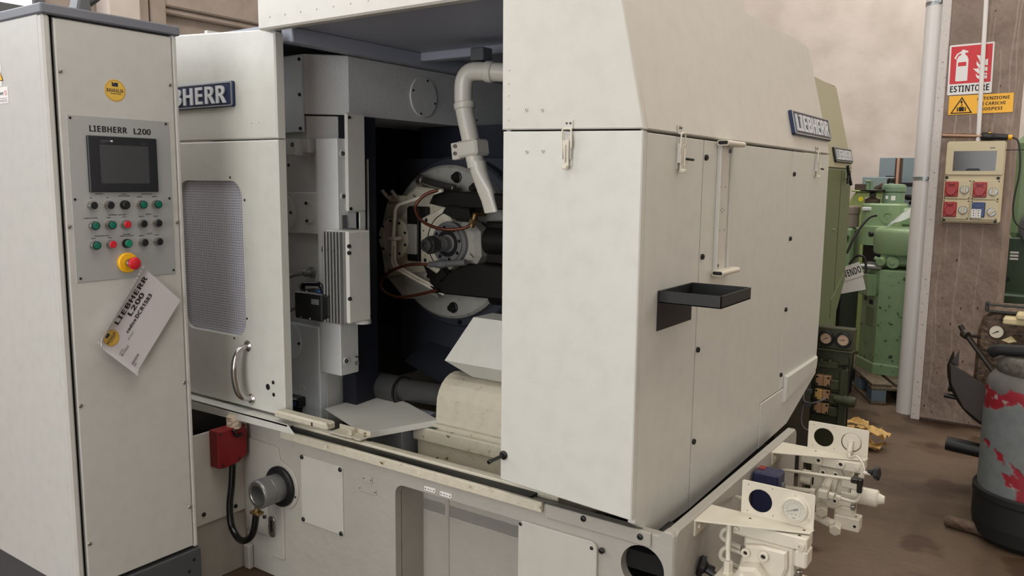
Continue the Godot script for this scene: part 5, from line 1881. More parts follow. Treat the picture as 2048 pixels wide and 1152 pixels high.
	obj("oil_line", st, M.cream_gloss, t)
	st = sb()
	tube(st, bent([Vector3(-0.548, 0.471, -2.714), Vector3(-0.49, 0.466, -2.714), Vector3(-0.488, 0.532, -2.714)], 0.03, 6), 0.0055, 10)
	obj("oil_line", st, M.cream_gloss, t)
	st = sb()
	tube(st, bent([Vector3(-0.70, 0.36, -2.80), Vector3(-0.70, 0.575, -2.80), Vector3(-0.66, 0.58, -2.80)], 0.02, 5), 0.008, 10)
	obj("oil_line", st, M.cream_gloss, t)
	st = sb()
	box(st, Vector3(-0.516, 0.536, -2.715), Vector3(-0.492, 0.553, -2.695), 0.003)
	box(st, Vector3(-0.497, 0.505, -2.722), Vector3(-0.481, 0.552, -2.70), 0.003)
	obj("shut_off_valve", st, M.dark_steel, t)
	st = sb()
	cyl(st, Vector3(-0.485, 0.566, -2.735), Vector3(-0.462, 0.568, -2.735), 0.006, 12)
	cyl(st, Vector3(-0.49, 0.545, -2.735), Vector3(-0.49, 0.582, -2.735), 0.0055, 12)
	obj("valve_stem", st, M.cream_gloss, t)
	star_knob(Vector3(-0.437, 0.573, -2.735), Vector3(1, 0.1, 0.1), 0.024, t)
	# near block
	t = thing("valve_block", "cream painted hydraulic valve block with black knob under the nearer gauge bracket", "valve block", Vector3(-0.6, 0.3, -2.1))
	st = sb()
	plate(st, rect(-0.688, 0.552, -0.489, 0.588, 0.005, 3), front(-2.062), 0.055, 0.003)
	sl = obj("top_slab", st, M.cream_gloss, t)
	screw("screw", Vector3(-0.503, 0.566, -2.062), zz, 0.0095, 0.008, M.cream_gloss, sl, "ring")
	screw("screw", Vector3(-0.675, 0.568, -2.062), zz, 0.008, 0.006, M.cream_gloss, sl, "ring")
	screw("hole", Vector3(-0.512, 0.588, -2.075), Vector3(0, 1, 0), 0.004, 0.001, M.ink, sl)
	st = sb()
	box(st, Vector3(-0.655, 0.30, -2.13), Vector3(-0.52, 0.552, -2.065), 0.006)
	plate(st, poly([-0.662, 0.46, -0.645, 0.535, -0.60, 0.545, -0.535, 0.545, -0.532, 0.50, -0.545, 0.46, -0.575, 0.44]), front(-2.045), 0.03, 0.006)
	box(st, Vector3(-0.52, 0.505, -2.12), Vector3(-0.487, 0.552, -2.06), 0.005)
	box(st, Vector3(-0.545, 0.30, -2.12), Vector3(-0.487, 0.465, -2.04), 0.006)
	obj("block_body", st, M.cream_gloss, t)
	st = sb()
	box(st, Vector3(-0.712, 0.30, -2.07), Vector3(-0.575, 0.452, -1.985), 0.006)
	plate(st, poly([-0.665, 0.445, -0.58, 0.445, -0.575, 0.47, -0.60, 0.50, -0.645, 0.49]), front(-2.0), 0.05, 0.008)
	obj("front_block", st, M.cream_gloss, t)
	ring_bolt(Vector3(-0.640, 0.518, -2.044), 0.0125, t)
	ring_bolt(Vector3(-0.592, 0.521, -2.044), 0.014, t)
	st = sb()
	cyl(st, Vector3(-0.628, 0.48, -2.03), Vector3(-0.642, 0.452, -1.975), 0.011, 16, 0.002)
	obj("plug_boss", st, M.cream_gloss, t)
	st = sb()
	cyl(st, Vector3(-0.585, 0.47, -2.03), Vector3(-0.583, 0.44, -1.975), 0.011, 16, 0.002)
	obj("plug_boss", st, M.cream_gloss, t)
	for q in [Vector3(-0.643, 0.451, -1.974), Vector3(-0.583, 0.439, -1.974)]:
		screw("socket", q, Vector3(-0.1, -0.4, 1), 0.005, 0.001, M.black, t)
	st = sb()
	hexnut(st, Vector3(-0.683, 0.452, -2.03), Vector3(-0.683, 0.458, -2.03), 0.016)
	hexnut(st, Vector3(-0.683, 0.458, -2.03), Vector3(-0.683, 0.488, -2.03), 0.0135)
	cyl(st, Vector3(-0.683, 0.488, -2.03), Vector3(-0.687, 0.515, -2.035), 0.0075, 14, 0.0, 0.006)
	tube(st, [Vector3(-0.687, 0.515, -2.035), Vector3(-0.692, 0.585, -2.05)], 0.0075, 12)
	obj("upright_line", st, M.cream_gloss, t)
	st = sb()
	tube(st, bent([Vector3(-0.66, 0.545, -2.09), Vector3(-0.715, 0.555, -2.08), Vector3(-0.725, 0.525, -2.075), Vector3(-0.67, 0.505, -2.09)], 0.02, 5), 0.0065, 10)
	obj("oil_line", st, M.cream_gloss, t)
	st = sb()
	tube(st, bent([Vector3(-0.66, 0.49, -2.09), Vector3(-0.715, 0.50, -2.08), Vector3(-0.725, 0.465, -2.075), Vector3(-0.67, 0.445, -2.09)], 0.02, 5), 0.0065, 10)
	obj("oil_line", st, M.cream_gloss, t)
	st = sb()
	tube(st, bent([Vector3(-0.757, 0.56, -2.30), Vector3(-0.70, 0.60, -2.20), Vector3(-0.68, 0.60, -2.14)], 0.02, 4), 0.006, 8)
	obj("oil_line", st, M.cream_gloss, t)
	st = sb()
	for y in [0.505, 0.445]:
		st = sb()
		cyl(st, Vector3(-0.655, y, -2.06), Vector3(-0.655, y + 0.02, -2.06), 0.006, 12, 0.001)
		obj("threaded_plug", st, M.steel, t)
	st = sb()
	cyl(st, Vector3(-0.505, 0.465, -2.06), Vector3(-0.505, 0.50, -2.06), 0.009, 14, 0.002)
	hexnut(st, Vector3(-0.505, 0.475, -2.06), Vector3(-0.505, 0.485, -2.06), 0.013)
	obj("threaded_plug", st, M.steel, t)
	st = sb()
	hexnut(st, Vector3(-0.487, 0.435, -2.07), Vector3(-0.475, 0.433, -2.07), 0.012)
	cyl(st, Vector3(-0.475, 0.433, -2.07), Vector3(-0.452, 0.430, -2.07), 0.009, 14, 0.001)
	obj("side_fitting", st, M.cream_gloss, t)
	st = sb()
	cyl(st, Vector3(-0.713, 0.433, -2.03), Vector3(-0.752, 0.445, -2.03), 0.009, 14)
	obj("knob_stem", st, M.black, t)
	star_knob(Vector3(-0.768, 0.452, -2.03), Vector3(-1, 0.3, 0.35), 0.031, t)
	# blue pressure switch
	t = thing("pressure_switch", "dark blue pressure switch box between the two gauge brackets", "pressure switch", Vector3(-0.72, 0.535, -2.47))
	st = sb()
	box(st, Vector3(-0.762, 0.455, -2.53), Vector3(-0.680, 0.594, -2.455), 0.005)
	obj("switch_housing", st, M.blue_box, t)
	st = sb()
	box(st, Vector3(-0.757, 0.592, -2.52), Vector3(-0.735, 0.5965, -2.49), 0.001)
	obj("red_cap", st, M.red_box, t)
	st = sb()
	box(st, Vector3(-0.7685, 0.435, -2.52), Vector3(-0.69, 0.452, -2.44), 0.003)
	cyl(st, Vector3(-0.684, 0.55, -2.50), Vector3(-0.672, 0.55, -2.50), 0.012, 14)
	obj("switch_foot", st, M.frame_grey, t)

# ------------------------------------------------------------ second, green hobbing machine behind
func green_hobber() -> void:
	var t := thing("green_hobber", "olive green gear hobbing machine with black nameplate standing behind the cream housing", "machine", Vector3(-1.7, 0, -4.3))
	var st := sb()
	plate(st, poly([3.80, 0.70, 4.40, 0.70, 4.48, 0.752, 4.70, 0.974, 4.69, 1.5805, 3.80, 1.5805]), side(-1.0), 0.03, 0.003)
	var sd := obj("side_panel", st, M.hobber_green, t)
	st = sb()
	box(st, Vector3(-1.0015, 0.888, -4.465), Vector3(-0.9985, 1.578, -4.461))
	obj("panel_seam", st, M.dark_green, sd)
	st = sb()
	plate(st, poly([4.40, 0.80, 4.66, 0.98, 4.66, 1.02, 4.40, 0.90]), side(-0.996), 0.004, 0.002)
	obj("pressed_panel", st, M.hobber_green, sd)
	screw("screw", Vector3(-1.0, 1.268, -4.365), Vector3(1, 0, 0), 0.008, 0.005, M.steel, sd)
	var hx := frame(Vector3(-1.0, 1.587, -3.80), Vector3(0, 0, -1), Vector3(-0.22, 0.9755, 0))
	st = sb()
	plate(st, poly([0, 0, 0.905, 0, 0.862, 0.448, 0.44, 0.458, 0.0, 0.458]), hx, 0.02, 0.003)
	var hd := obj("hood", st, M.hobber_green_light, t)
	st = sb()
	box(st, Vector3(-2.4, 2.0, -4.66), Vector3(-1.105, 2.03, -3.82))
	box(st, Vector3(-2.4, 0.70, -4.68), Vector3(-1.03, 1.58, -3.80))
	box(st, Vector3(-2.4, 1.58, -4.64), Vector3(-1.13, 2.0, -3.82))
	obj("housing", st, M.hobber_green, t)
	nameplate("nameplate", hx * Transform3D(Basis(), Vector3(0.705, 0.066, 0)), 0.375, 0.078, M.black, M.letter_white, hd)
	st = sb()
	tube(st, [Vector3(-0.985, 1.60, -4.52), Vector3(-0.98, 1.565, -4.53), Vector3(-0.972, 1.50, -4.57)], 0.008, 8)
	tube(st, [Vector3(-0.985, 1.565, -4.55), Vector3(-0.975, 1.51, -4.50)], 0.006, 8)
	tube(st, [Vector3(-0.98, 1.53, -4.50), Vector3(-0.976, 1.525, -4.57)], 0.005, 8)
	obj("latch", st, M.ink, sd)
	st = sb()
	box(st, Vector3(-2.4, 0.0, -4.60), Vector3(-1.05, 0.70, -3.72), 0.01)
	obj("dark_base", st, M.olive_dark, t)
	# tower of valves with two gauges
	t = thing("valve_tower", "dark green tower of stacked hydraulic valves with two black rimmed gauges", "valve stack", Vector3(-0.87, 0, -3.98))
	st = sb()
	box(st, Vector3(-0.99, 0.724, -4.02), Vector3(-0.785, 0.826, -3.955), 0.003)
	box(st, Vector3(-0.99, 0.715, -4.02), Vector3(-0.782, 0.724, -3.935), 0.002)
	box(st, Vector3(-0.99, 0.64, -4.03), Vector3(-0.80, 0.715, -3.97), 0.004)
	obj("gauge_panel", st, M.olive, t)
	for x in [-0.907, -0.829]:
		var gx := Vector3(x, 0.774, -3.955)
		st = sb()
		lathe(st, [0, 0, 0.037, 0, 0.037, 0.014, 0.034, 0.018, 0.026, 0.018, 0.025, 0.010, 0, 0.010], ax(gx, Vector3(0, 0, 1)), 32)
		var g := obj("pressure_gauge", st, M.black, t)
		st = sb()
		plate(st, disc(gx.x, gx.y, 0.0255, 28), front(gx.z + 0.0112), 0.001)
		obj("dial", st, M.dial_pink, g)
		st = sb()
		plate(st, poly([-0.017, -0.0006, 0.008, -0.0022, 0.008, 0.0022, -0.017, 0.0006]), Transform3D(Basis(zv(), 0.55 if x < -0.87 else 0.1), gx + Vector3(0, 0, 0.0132)), 0.0006)
		obj("needle", st, M.ink, g)
	st = sb()
	box(st, Vector3(-0.97, 0.0, -4.04), Vector3(-0.83, 0.645, -3.975), 0.006)
	box(st, Vector3(-0.84, 0.28, -4.03), Vector3(-0.805, 0.63, -3.96), 0.006)
	for y in [0.555, 0.487, 0.423]:
		box(st, Vector3(-0.875, y - 0.026, -3.98), Vector3(-0.835, y + 0.024, -3.935), 0.005)
	obj("tower_body", st, M.olive, t)
	st = sb()
	box(st, Vector3(-0.96, 0.628, -3.985), Vector3(-0.845, 0.662, -3.945), 0.005)
	cyl(st, Vector3(-0.925, 0.66, -3.955), Vector3(-0.925, 0.675, -3.955), 0.014, 14)
	cyl(st, Vector3(-0.885, 0.66, -3.955), Vector3(-0.885, 0.675, -3.955), 0.014, 14)
	obj("top_valve", st, M.olive, t)
	var k := 0
	for y in [0.567, 0.498, 0.432]:
		st = sb()
		box(st, Vector3(-0.942, y - 0.026, -3.98), Vector3(-0.908, y + 0.026, -3.938), 0.003)
		var v := obj("valve_plate", st, M.cardboard if k == 1 else M.tan, t)
		st = sb()
		box(st, Vector3(-0.907, y - 0.026, -3.98), Vector3(-0.874, y + 0.026, -3.938), 0.003)
		var v2 := obj("valve_plate", st, M.tan, t)
		for q in [[-0.934, 0.018, v], [-0.934, -0.018, v], [-0.882, 0.018, v2], [-0.882, -0.018, v2]]:
			screw("screw", Vector3(q[0], y + q[1], -3.938), Vector3(0, 0, 1), 0.0055, 0.003, M.black, q[2], "cap")
		st = sb()
		box(st, Vector3(-0.955, y - 0.037, -3.99), Vector3(-0.86, y - 0.027, -3.95))
		obj("dark_joint", st, M.black, t)
		k += 1
	st = sb()
	lathe(st, [0, 0, 0.022, 0, 0.022, 0.03, 0.026, 0.032, 0.026, 0.075, 0.02, 0.085, 0, 0.085], ax(Vector3(-0.84, 0.487, -3.94), Vector3(1, -0.03, 0)), 20)
	cyl(st, Vector3(-0.85, 0.49, -3.935), Vector3(-0.80, 0.488, -3.935), 0.016, 16)
	obj("solenoid", st, M.olive, t)
	st = sb()
	tube(st, [Vector3(-0.80, 0.70, -3.94), Vector3(-0.793, 0.69, -3.94), Vector3(-0.788, 0.33, -3.94)], 0.0035, 8)
	obj("thin_line", st, M.oiled, t)
	st = sb()
	tube(st, smoothed([Vector3(-0.99, 0.50, -3.93), Vector3(-0.985, 0.46, -3.92), Vector3(-0.95, 0.455, -3.915), Vector3(-0.905, 0.475, -3.92), Vector3(-0.892, 0.487, -3.93)], 5), 0.005, 8)
	obj("thin_line", st, M.steel_grey, t)
	st = sb()
	tube(st, smoothed([Vector3(-0.99, 0.44, -3.93), Vector3(-0.992, 0.36, -3.92), Vector3(-0.97, 0.325, -3.91), Vector3(-0.93, 0.32, -3.91)], 5), 0.005, 8)
	obj("thin_line", st, M.steel_grey, t)
	st = sb()
	tube(st, [Vector3(-0.80, 0.655, -3.95), Vector3(-0.84, 0.645, -3.95)], 0.004, 8)
	obj("thin_line", st, M.oiled, t)
	for y in [0.505, 0.44]:
		st = sb()
		box(st, Vector3(-0.995, y - 0.012, -3.96), Vector3(-0.955, y + 0.012, -3.935), 0.004)
		obj("plug_connector", st, M.frame_grey, t)
	# scrap on the floor behind
	t = thing("crumpled_card", "crumpled yellowish cardboard scraps lying on the floor beyond the gauge bracket", "cardboard", Vector3(-0.86, 0, -4.95))
	var rng := RandomNumberGenerator.new()
	rng.seed = 9
	for q in [[-0.92, 0.135, -4.80, 0.075, 0.05, 0.25], [-0.83, 0.085, -4.86, 0.085, 0.05, -0.3], [-0.86, 0.015, -4.84, 0.10, 0.06, -0.15], [-0.97, 0.04, -4.85, 0.10, 0.08, 0.6], [-0.90, 0.07, -4.88, 0.11, 0.04, 0.05]]:
		st = sb()
		st.set_smooth_group(-1)
		var g := []
		for i in 7:
			var row := []
			for j in 5:
				row.append(Vector3(q[0], q[1], q[2]) + Basis(Vector3(0, 1, 0), q[5]) * Vector3((i / 6.0 - 0.5) * 2 * q[3], 0.008 * sin(i * 1.3 + q[5] * 9) + rng.randf() * 0.034 + (0.05 if i < 2 else 0.0) * absf(q[5]), (j / 4.0 - 0.5) * 2 * q[4]))
			g.append(row)
		for i in 6:
			for j in 4:
				quad(st, g[i][j], g[i][j + 1], g[i + 1][j + 1], g[i + 1][j])
				quad(st, g[i + 1][j] - Vector3(0, 0.006, 0), g[i + 1][j + 1] - Vector3(0, 0.006, 0), g[i][j + 1] - Vector3(0, 0.006, 0), g[i][j] - Vector3(0, 0.006, 0))
		for i in 6:
			quad(st, g[i][4], g[i][4] - Vector3(0, 0.006, 0), g[i + 1][4] - Vector3(0, 0.006, 0), g[i + 1][4])
		obj("card_scrap", st, M.cardboard, t)

# ------------------------------------------------------------ concrete pillar and what hangs on it
func pillar_things() -> void:
	O = Vector3.ZERO
	var Z := -5.63
	var zz := Vector3(0, 0, 1)
	var st := sb()
	box(st, Vector3(-0.708, 0, -5.95), Vector3(-0.30, 6.0, Z), 0.022)
	struct("concrete_pillar", st, M.concrete, "bare concrete pillar with pale drip runs")
	st = sb()
	box(st, Vector3(-0.742, 0, -5.66), Vector3(-0.690, 6.0, Z + 0.004), 0.004)
	struct("trim_4", st, M.chipped_white, "chipped white strip down the pillar's edge")
	# downpipe
	var t := thing("downpipe", "thick off-white plastic downpipe beside the concrete pillar", "pipe", Vector3(-0.785, 0, -5.78))
	st = sb()
	cyl(st, Vector3(-0.787, 0.0, -5.78), Vector3(-0.787, 5.7, -5.78), 0.066, 32)
	obj("pipe", st, M.pipe_white, t)
	for y in [2.625, 1.545]:
		st = sb()
		lathe(st, [0.066, -0.011, 0.069, -0.011, 0.069, -0.004, 0.0675, -0.002, 0.0675, 0.002, 0.069, 0.004, 0.069, 0.011, 0.066, 0.011], ax(Vector3(-0.787, y, -5.78), Vector3(0, 1, 0)), 32)
		box(st, Vector3(-0.735, y - 0.011, -5.76), Vector3(-0.69, y + 0.011, -5.74))
		var c := obj("pipe_clamp", st, M.galvanised, t)
		screw("screw", Vector3(-0.765, y, -5.712), zz, 0.009, 0.012, M.galvanised, c, "hex")
	st = sb()
	var ringp := []
	for i in 17:
		ringp.append(Vector3(-0.722 + 0.014 * cos(TAU * i / 16), 0.78 + 0.022 * sin(TAU * i / 16), -5.70))
	tube(st, ringp, 0.003, 6)
	obj("wire_ring", st, M.ink, t)
	# conduit in front of the signs
	t = thing("thin_conduit", "thin white conduit running down over the signs to the socket board", "conduit", Vector3(-0.5, 1.76, -5.57))
	st = sb()
	tube(st, [Vector3(-0.520, 5.7, -5.575), Vector3(-0.507, 2.59, -5.575), Vector3(-0.487, 1.765, -5.575)], 0.0125, 14)
	obj("conduit", st, M.pipe_white, t)
	# fire extinguisher sign
	t = thing("fire_sign", "red and white fire extinguisher sign reading ESTINTORE on the concrete pillar", "sign", Vector3(-0.562, 2.05, Z))
	var sx := Transform3D(Basis(zv(), deg_to_rad(1.0)), Vector3(-0.563, 2.197, Z + 0.006))
	st = sb()
	plate(st, rect(-0.117, -0.148, 0.117, 0.148, 0.006, 3), sx, 0.004, 0.0008)
	obj("sign_board", st, M.white, t)
	st = sb()
	plate(st, rect(-0.108, -0.083, 0.108, 0.138), sx * Transform3D(Basis(), Vector3(0, 0, 0.0006)), 0.0006)
	obj("red_field", st, M.sign_red, t)
	var s2 := sx * Transform3D(Basis(), Vector3(0, 0, 0.0012))
	st = sb()
	plate(st, poly([-0.075, -0.068, -0.017, -0.068, -0.014, -0.064, -0.014, 0.058, -0.022, 0.078, -0.032, 0.086, -0.032, 0.098, -0.018, 0.098, -0.018, 0.108, -0.032, 0.110, -0.034, 0.116, -0.050, 0.116, -0.053, 0.108, -0.075, 0.096, -0.088, 0.074, -0.086, 0.064, -0.079, 0.064, -0.077, 0.076, -0.066, 0.092, -0.054, 0.096, -0.054, 0.086, -0.066, 0.080, -0.076, 0.060, -0.078, -0.062]), s2, 0.0006)
	obj("extinguisher_mark", st, M.white, t)
	st = sb()
	plate(st, rect(-0.068, 0.020, -0.024, 0.044), s2 * Transform3D(Basis(), Vector3(0, 0, 0.0006)), 0.0006)
	obj("red_band", st, M.sign_red, t)
	for f in [poly([0.045, -0.062, 0.034, -0.052, 0.028, -0.030, 0.040, -0.042, 0.055, -0.046, 0.088, -0.044, 0.088, -0.062]), poly([0.030, -0.018, 0.012, 0.002, 0.030, -0.002, 0.042, 0.002, 0.052, -0.018, 0.065, -0.028, 0.088, -0.030, 0.088, -0.040, 0.050, -0.038]), poly([0.042, 0.004, 0.030, 0.022, 0.030, 0.044, 0.042, 0.026, 0.055, 0.016, 0.070, 0.006, 0.088, 0.004, 0.088, -0.020, 0.060, -0.012]), poly([0.050, 0.026, 0.042, 0.050, 0.028, 0.078, 0.046, 0.074, 0.058, 0.060, 0.066, 0.046, 0.088, 0.052, 0.088, 0.014, 0.070, 0.018])]:
		st = sb()
		plate(st, f, s2, 0.0006)
		obj("flame_mark", st, M.white, t)
	text("lettering", "ESTINTORE", 0.206, 0.038, sx * Transform3D(Basis(), Vector3(0.0, -0.113, 0.0002)), M.ink, t, true, 0.0008)
	# suspended load sign
	t = thing("warning_sign", "yellow warning sign about suspended loads under the red extinguisher sign", "sign", Vector3(-0.495, 1.93, Z))
	sx = Transform3D(Basis(zv(), deg_to_rad(0.8)), Vector3(-0.496, 1.988, Z + 0.005))
	st = sb()
	plate(st, rect(-0.168, -0.056, 0.168, 0.056), sx, 0.003, 0.0006)
	obj("sign_board", st, M.sign_yellow, t)
	st = sb()
	var tr := poly([-0.158, -0.050, -0.040, -0.050, -0.099, 0.048])
	plate(st, tr, sx * Transform3D(Basis(), Vector3(0, 0, 0.0008)), 0.0006, 0.0, [poly([-0.147, -0.044, -0.051, -0.044, -0.099, 0.036])])
	plate(st, rect(-0.113, -0.038, -0.085, -0.013), sx * Transform3D(Basis(), Vector3(0, 0, 0.0009)), 0.0006)
	plate(st, rect(-0.123, -0.038, -0.117, -0.014), sx * Transform3D(Basis(), Vector3(0, 0, 0.0009)), 0.0006)
	plate(st, rect(-0.081, -0.038, -0.075, -0.014), sx * Transform3D(Basis(), Vector3(0, 0, 0.0009)), 0.0006)
	plate(st, poly([-0.109, -0.013, -0.101, -0.004, -0.099, -0.001, -0.097, -0.004, -0.089, -0.013, -0.093, -0.013, -0.099, -0.006, -0.105, -0.013]), sx * Transform3D(Basis(), Vector3(0, 0, 0.0009)), 0.0006)
	plate(st, disc(-0.1, 0.018, 0.006, 14, 0.008), sx * Transform3D(Basis(), Vector3(0, 0, 0.0009)), 0.0006)
	plate(st, poly([-0.101, 0.012, -0.098, 0.012, -0.093, 0.002, -0.097, -0.002, -0.101, 0.001, -0.098, 0.004]), sx * Transform3D(Basis(), Vector3(0, 0, 0.0009)), 0.0006)
	obj("load_mark", st, M.ink, t)
	text("lettering", "ATTENZIONE", 0.168, 0.0185, sx * Transform3D(Basis(), Vector3(0.064, 0.032, 0.0002)), M.ink, t, true, 0.0008)
	text("lettering", "AI CARICHI", 0.138, 0.0185, sx * Transform3D(Basis(), Vector3(0.060, 0.001, 0.0002)), M.ink, t, true, 0.0008)
	text("lettering", "SOSPESI", 0.108, 0.0185, sx * Transform3D(Basis(), Vector3(0.060, -0.030, 0.0002)), M.ink, t, true, 0.0008)
	# socket board
	t = thing("socket_board", "cream distribution board with three red sockets and a blue one on the pillar", "socket board", Vector3(-0.495, 1.28, Z))
	var F := -5.555
	st = sb()
	box(st, Vector3(-0.650, 1.278, Z), Vector3(-0.340, 1.768, F - 0.012), 0.012)
	obj("board_body", st, M.socket_cream, t)
	st = sb()
	plate(st, rect(-0.648, 1.565, -0.343, 1.764, 0.012, 4), front(F), 0.014, 0.004, [rect(-0.608, 1.590, -0.384, 1.708)])
	var fr := obj("upper_cover", st, M.socket_cream, t)
	st = sb()
	plate(st, rect(-0.612, 1.586, -0.380, 1.712), front(F - 0.006), 0.006, 0.002)
	obj("smoked_flap", st, M.smoked, fr)
	st = sb()
	plate(st, poly([-0.54, 1.592, -0.46, 1.592, -0.47, 1.605, -0.53, 1.605]), front(F - 0.003), 0.003, 0.001)
	obj("flap_catch", st, M.black, fr)
	st = sb()
	plate(st, rect(-0.42, 1.722, -0.395, 1.728), front(F + 0.0006), 0.0006)
	obj("maker_mark", st, M.frame_grey, fr)
	for q in [[-0.628, 1.752], [-0.362, 1.750], [-0.636, 1.550], [-0.366, 1.548], [-0.634, 1.293], [-0.362, 1.291]]:
		screw("screw", Vector3(q[0], q[1], F - 0.008), zz, 0.009, 0.006, M.black, t, "ring")
	var n := 0
	for q in [[-0.5745, 1.480], [-0.4245, 1.478], [-0.5745, 1.358], [-0.4245, 1.358]]:
		st = sb()
		plate(st, rect(q[0] - 0.072, q[1] - 0.058, q[0] + 0.072, q[1] + 0.058, 0.004, 2), front(F), 0.014, 0.003)
		var u := obj("socket_plate", st, M.socket_cream, t)
		for s in [[-1, -1], [1, -1], [1, 1], [-1, 1]]:
			screw("screw", Vector3(q[0] + s[0] * 0.065, q[1] + s[1] * 0.051, F), zz, 0.004, 0.001, M.black, u)
		var cx: float = q[0] - 0.030
		st = sb()
		if n < 3:
			plate(st, rect(cx - 0.036, q[1] - 0.044, cx + 0.036, q[1] + 0.046, 0.006, 3), front(F + 0.012), 0.012, 0.004)
			plate(st, disc(cx, q[1] - 0.008, 0.031, 8), front(F + 0.022), 0.012, 0.004)
			box(st, Vector3(cx - 0.017, q[1] + 0.028, F + 0.005), Vector3(cx + 0.017, q[1] + 0.045, F + 0.026), 0.003)
			obj("red_socket", st, M.socket_red, u)
		else:
			plate(st, rect(cx - 0.034, q[1] - 0.042, cx + 0.036, q[1] + 0.046, 0.006, 3), front(F + 0.012), 0.012, 0.004)
			plate(st, disc(cx, q[1] + 0.026, 0.025, 24, 0.014), front(F + 0.017), 0.006, 0.002)
			obj("blue_socket", st, M.socket_blue, u)
			for dx in [-0.021, 0.005]:
				st = sb()
				plate(st, rect(cx + dx - 0.0125, q[1] - 0.046, cx + dx + 0.0125, q[1] + 0.006, 0.002, 2), front(F + 0.022), 0.016, 0.001)
				obj("white_insert", st, M.white, u)
				for dy in [-0.033, -0.018, -0.003]:
					screw("contact_hole", Vector3(cx + dx, q[1] + dy, F + 0.022), zz, 0.0036, 0.0006, M.black, u)
		st = sb()
		lathe(st, [0, 0, 0.025, 0, 0.025, 0.004, 0.022, 0.007, 0, 0.007], ax(Vector3(q[0] + 0.040, q[1] - 0.002 - (0.008 if n % 2 else 0.0), F), zz), 24)
		var kb := obj("rotary_switch", st, M.alu, u)
		st = sb()
		box(st, Vector3(-0.007, -0.022, 0), Vector3(0.007, 0.022, 0.014), 0.003, Transform3D(Basis(zv(), -0.9 if n == 3 else -0.08), Vector3(q[0] + 0.040, q[1] - 0.002 - (0.008 if n % 2 else 0.0), F + 0.007)))
		obj("switch_grip", st, M.socket_cream, kb)
		n += 1
	# hot torch lying on top of the board
	t = thing("gas_torch", "hand torch with steel tube and black grip lying across the socket board", "torch", Vector3(-0.5, 1.78, -5.58))
	st = sb()
	cyl(st, Vector3(-0.682, 1.803, -5.575), Vector3(-0.47, 1.795, -5.575), 0.0135, 16, 0.002)
	obj("steel_tube", st, M.torch_steel, t)
	st = sb()
	lathe(st, [0, 0, 0.022, 0, 0.024, 0.01, 0.022, 0.05, 0.0185, 0.07, 0.018, 0.13, 0.016, 0.135, 0, 0.135], ax(Vector3(-0.470, 1.794, -5.575), Vector3(1, -0.06, 0)), 20)
	obj("black_grip", st, M.black, t)
	st = sb()
	lathe(st, [0, 0, 0.0145, 0, 0.0145, 0.022, 0.011, 0.024, 0, 0.024], ax(Vector3(-0.338, 1.786, -5.575), Vector3(1, -0.06, 0)), 14)
	lathe(st, [0, 0, 0.010, 0, 0.006, 0.008, 0, 0.008], ax(Vector3(-0.432, 1.81, -5.575), Vector3(0, 1, 0)), 12)
	obj("yellow_end", st, M.yellow, t)
	st = sb()
	cyl(st, Vector3(-0.49, 1.768, -5.575), Vector3(-0.49, 1.785, -5.575), 0.008, 12)
	obj("support_peg", st, M.socket_cream, t)
	t = thing("torch_cable", "thin black cord hanging from the torch down the pillar's right edge", "cord", Vector3(-0.28, 1.3, -5.58))
	st = sb()
	tube(st, smoothed([Vector3(-0.314, 1.784, -5.575), Vector3(-0.285, 1.765, -5.565), Vector3(-0.268, 1.69, -5.56), Vector3(-0.262, 1.58, -5.56), Vector3(-0.276, 1.44, -5.56), Vector3(-0.276, 1.36, -5.56), Vector3(-0.258, 1.29, -5.56), Vector3(-0.20, 1.25, -5.56), Vector3(-0.10, 1.24, -5.60)], 6), 0.005, 8)
	tube(st, [Vector3(-0.345, 1.712, -5.57), Vector3(-0.05, 1.715, -5.60)], 0.003, 6)
	obj("cord_sheath", st, M.black, t)

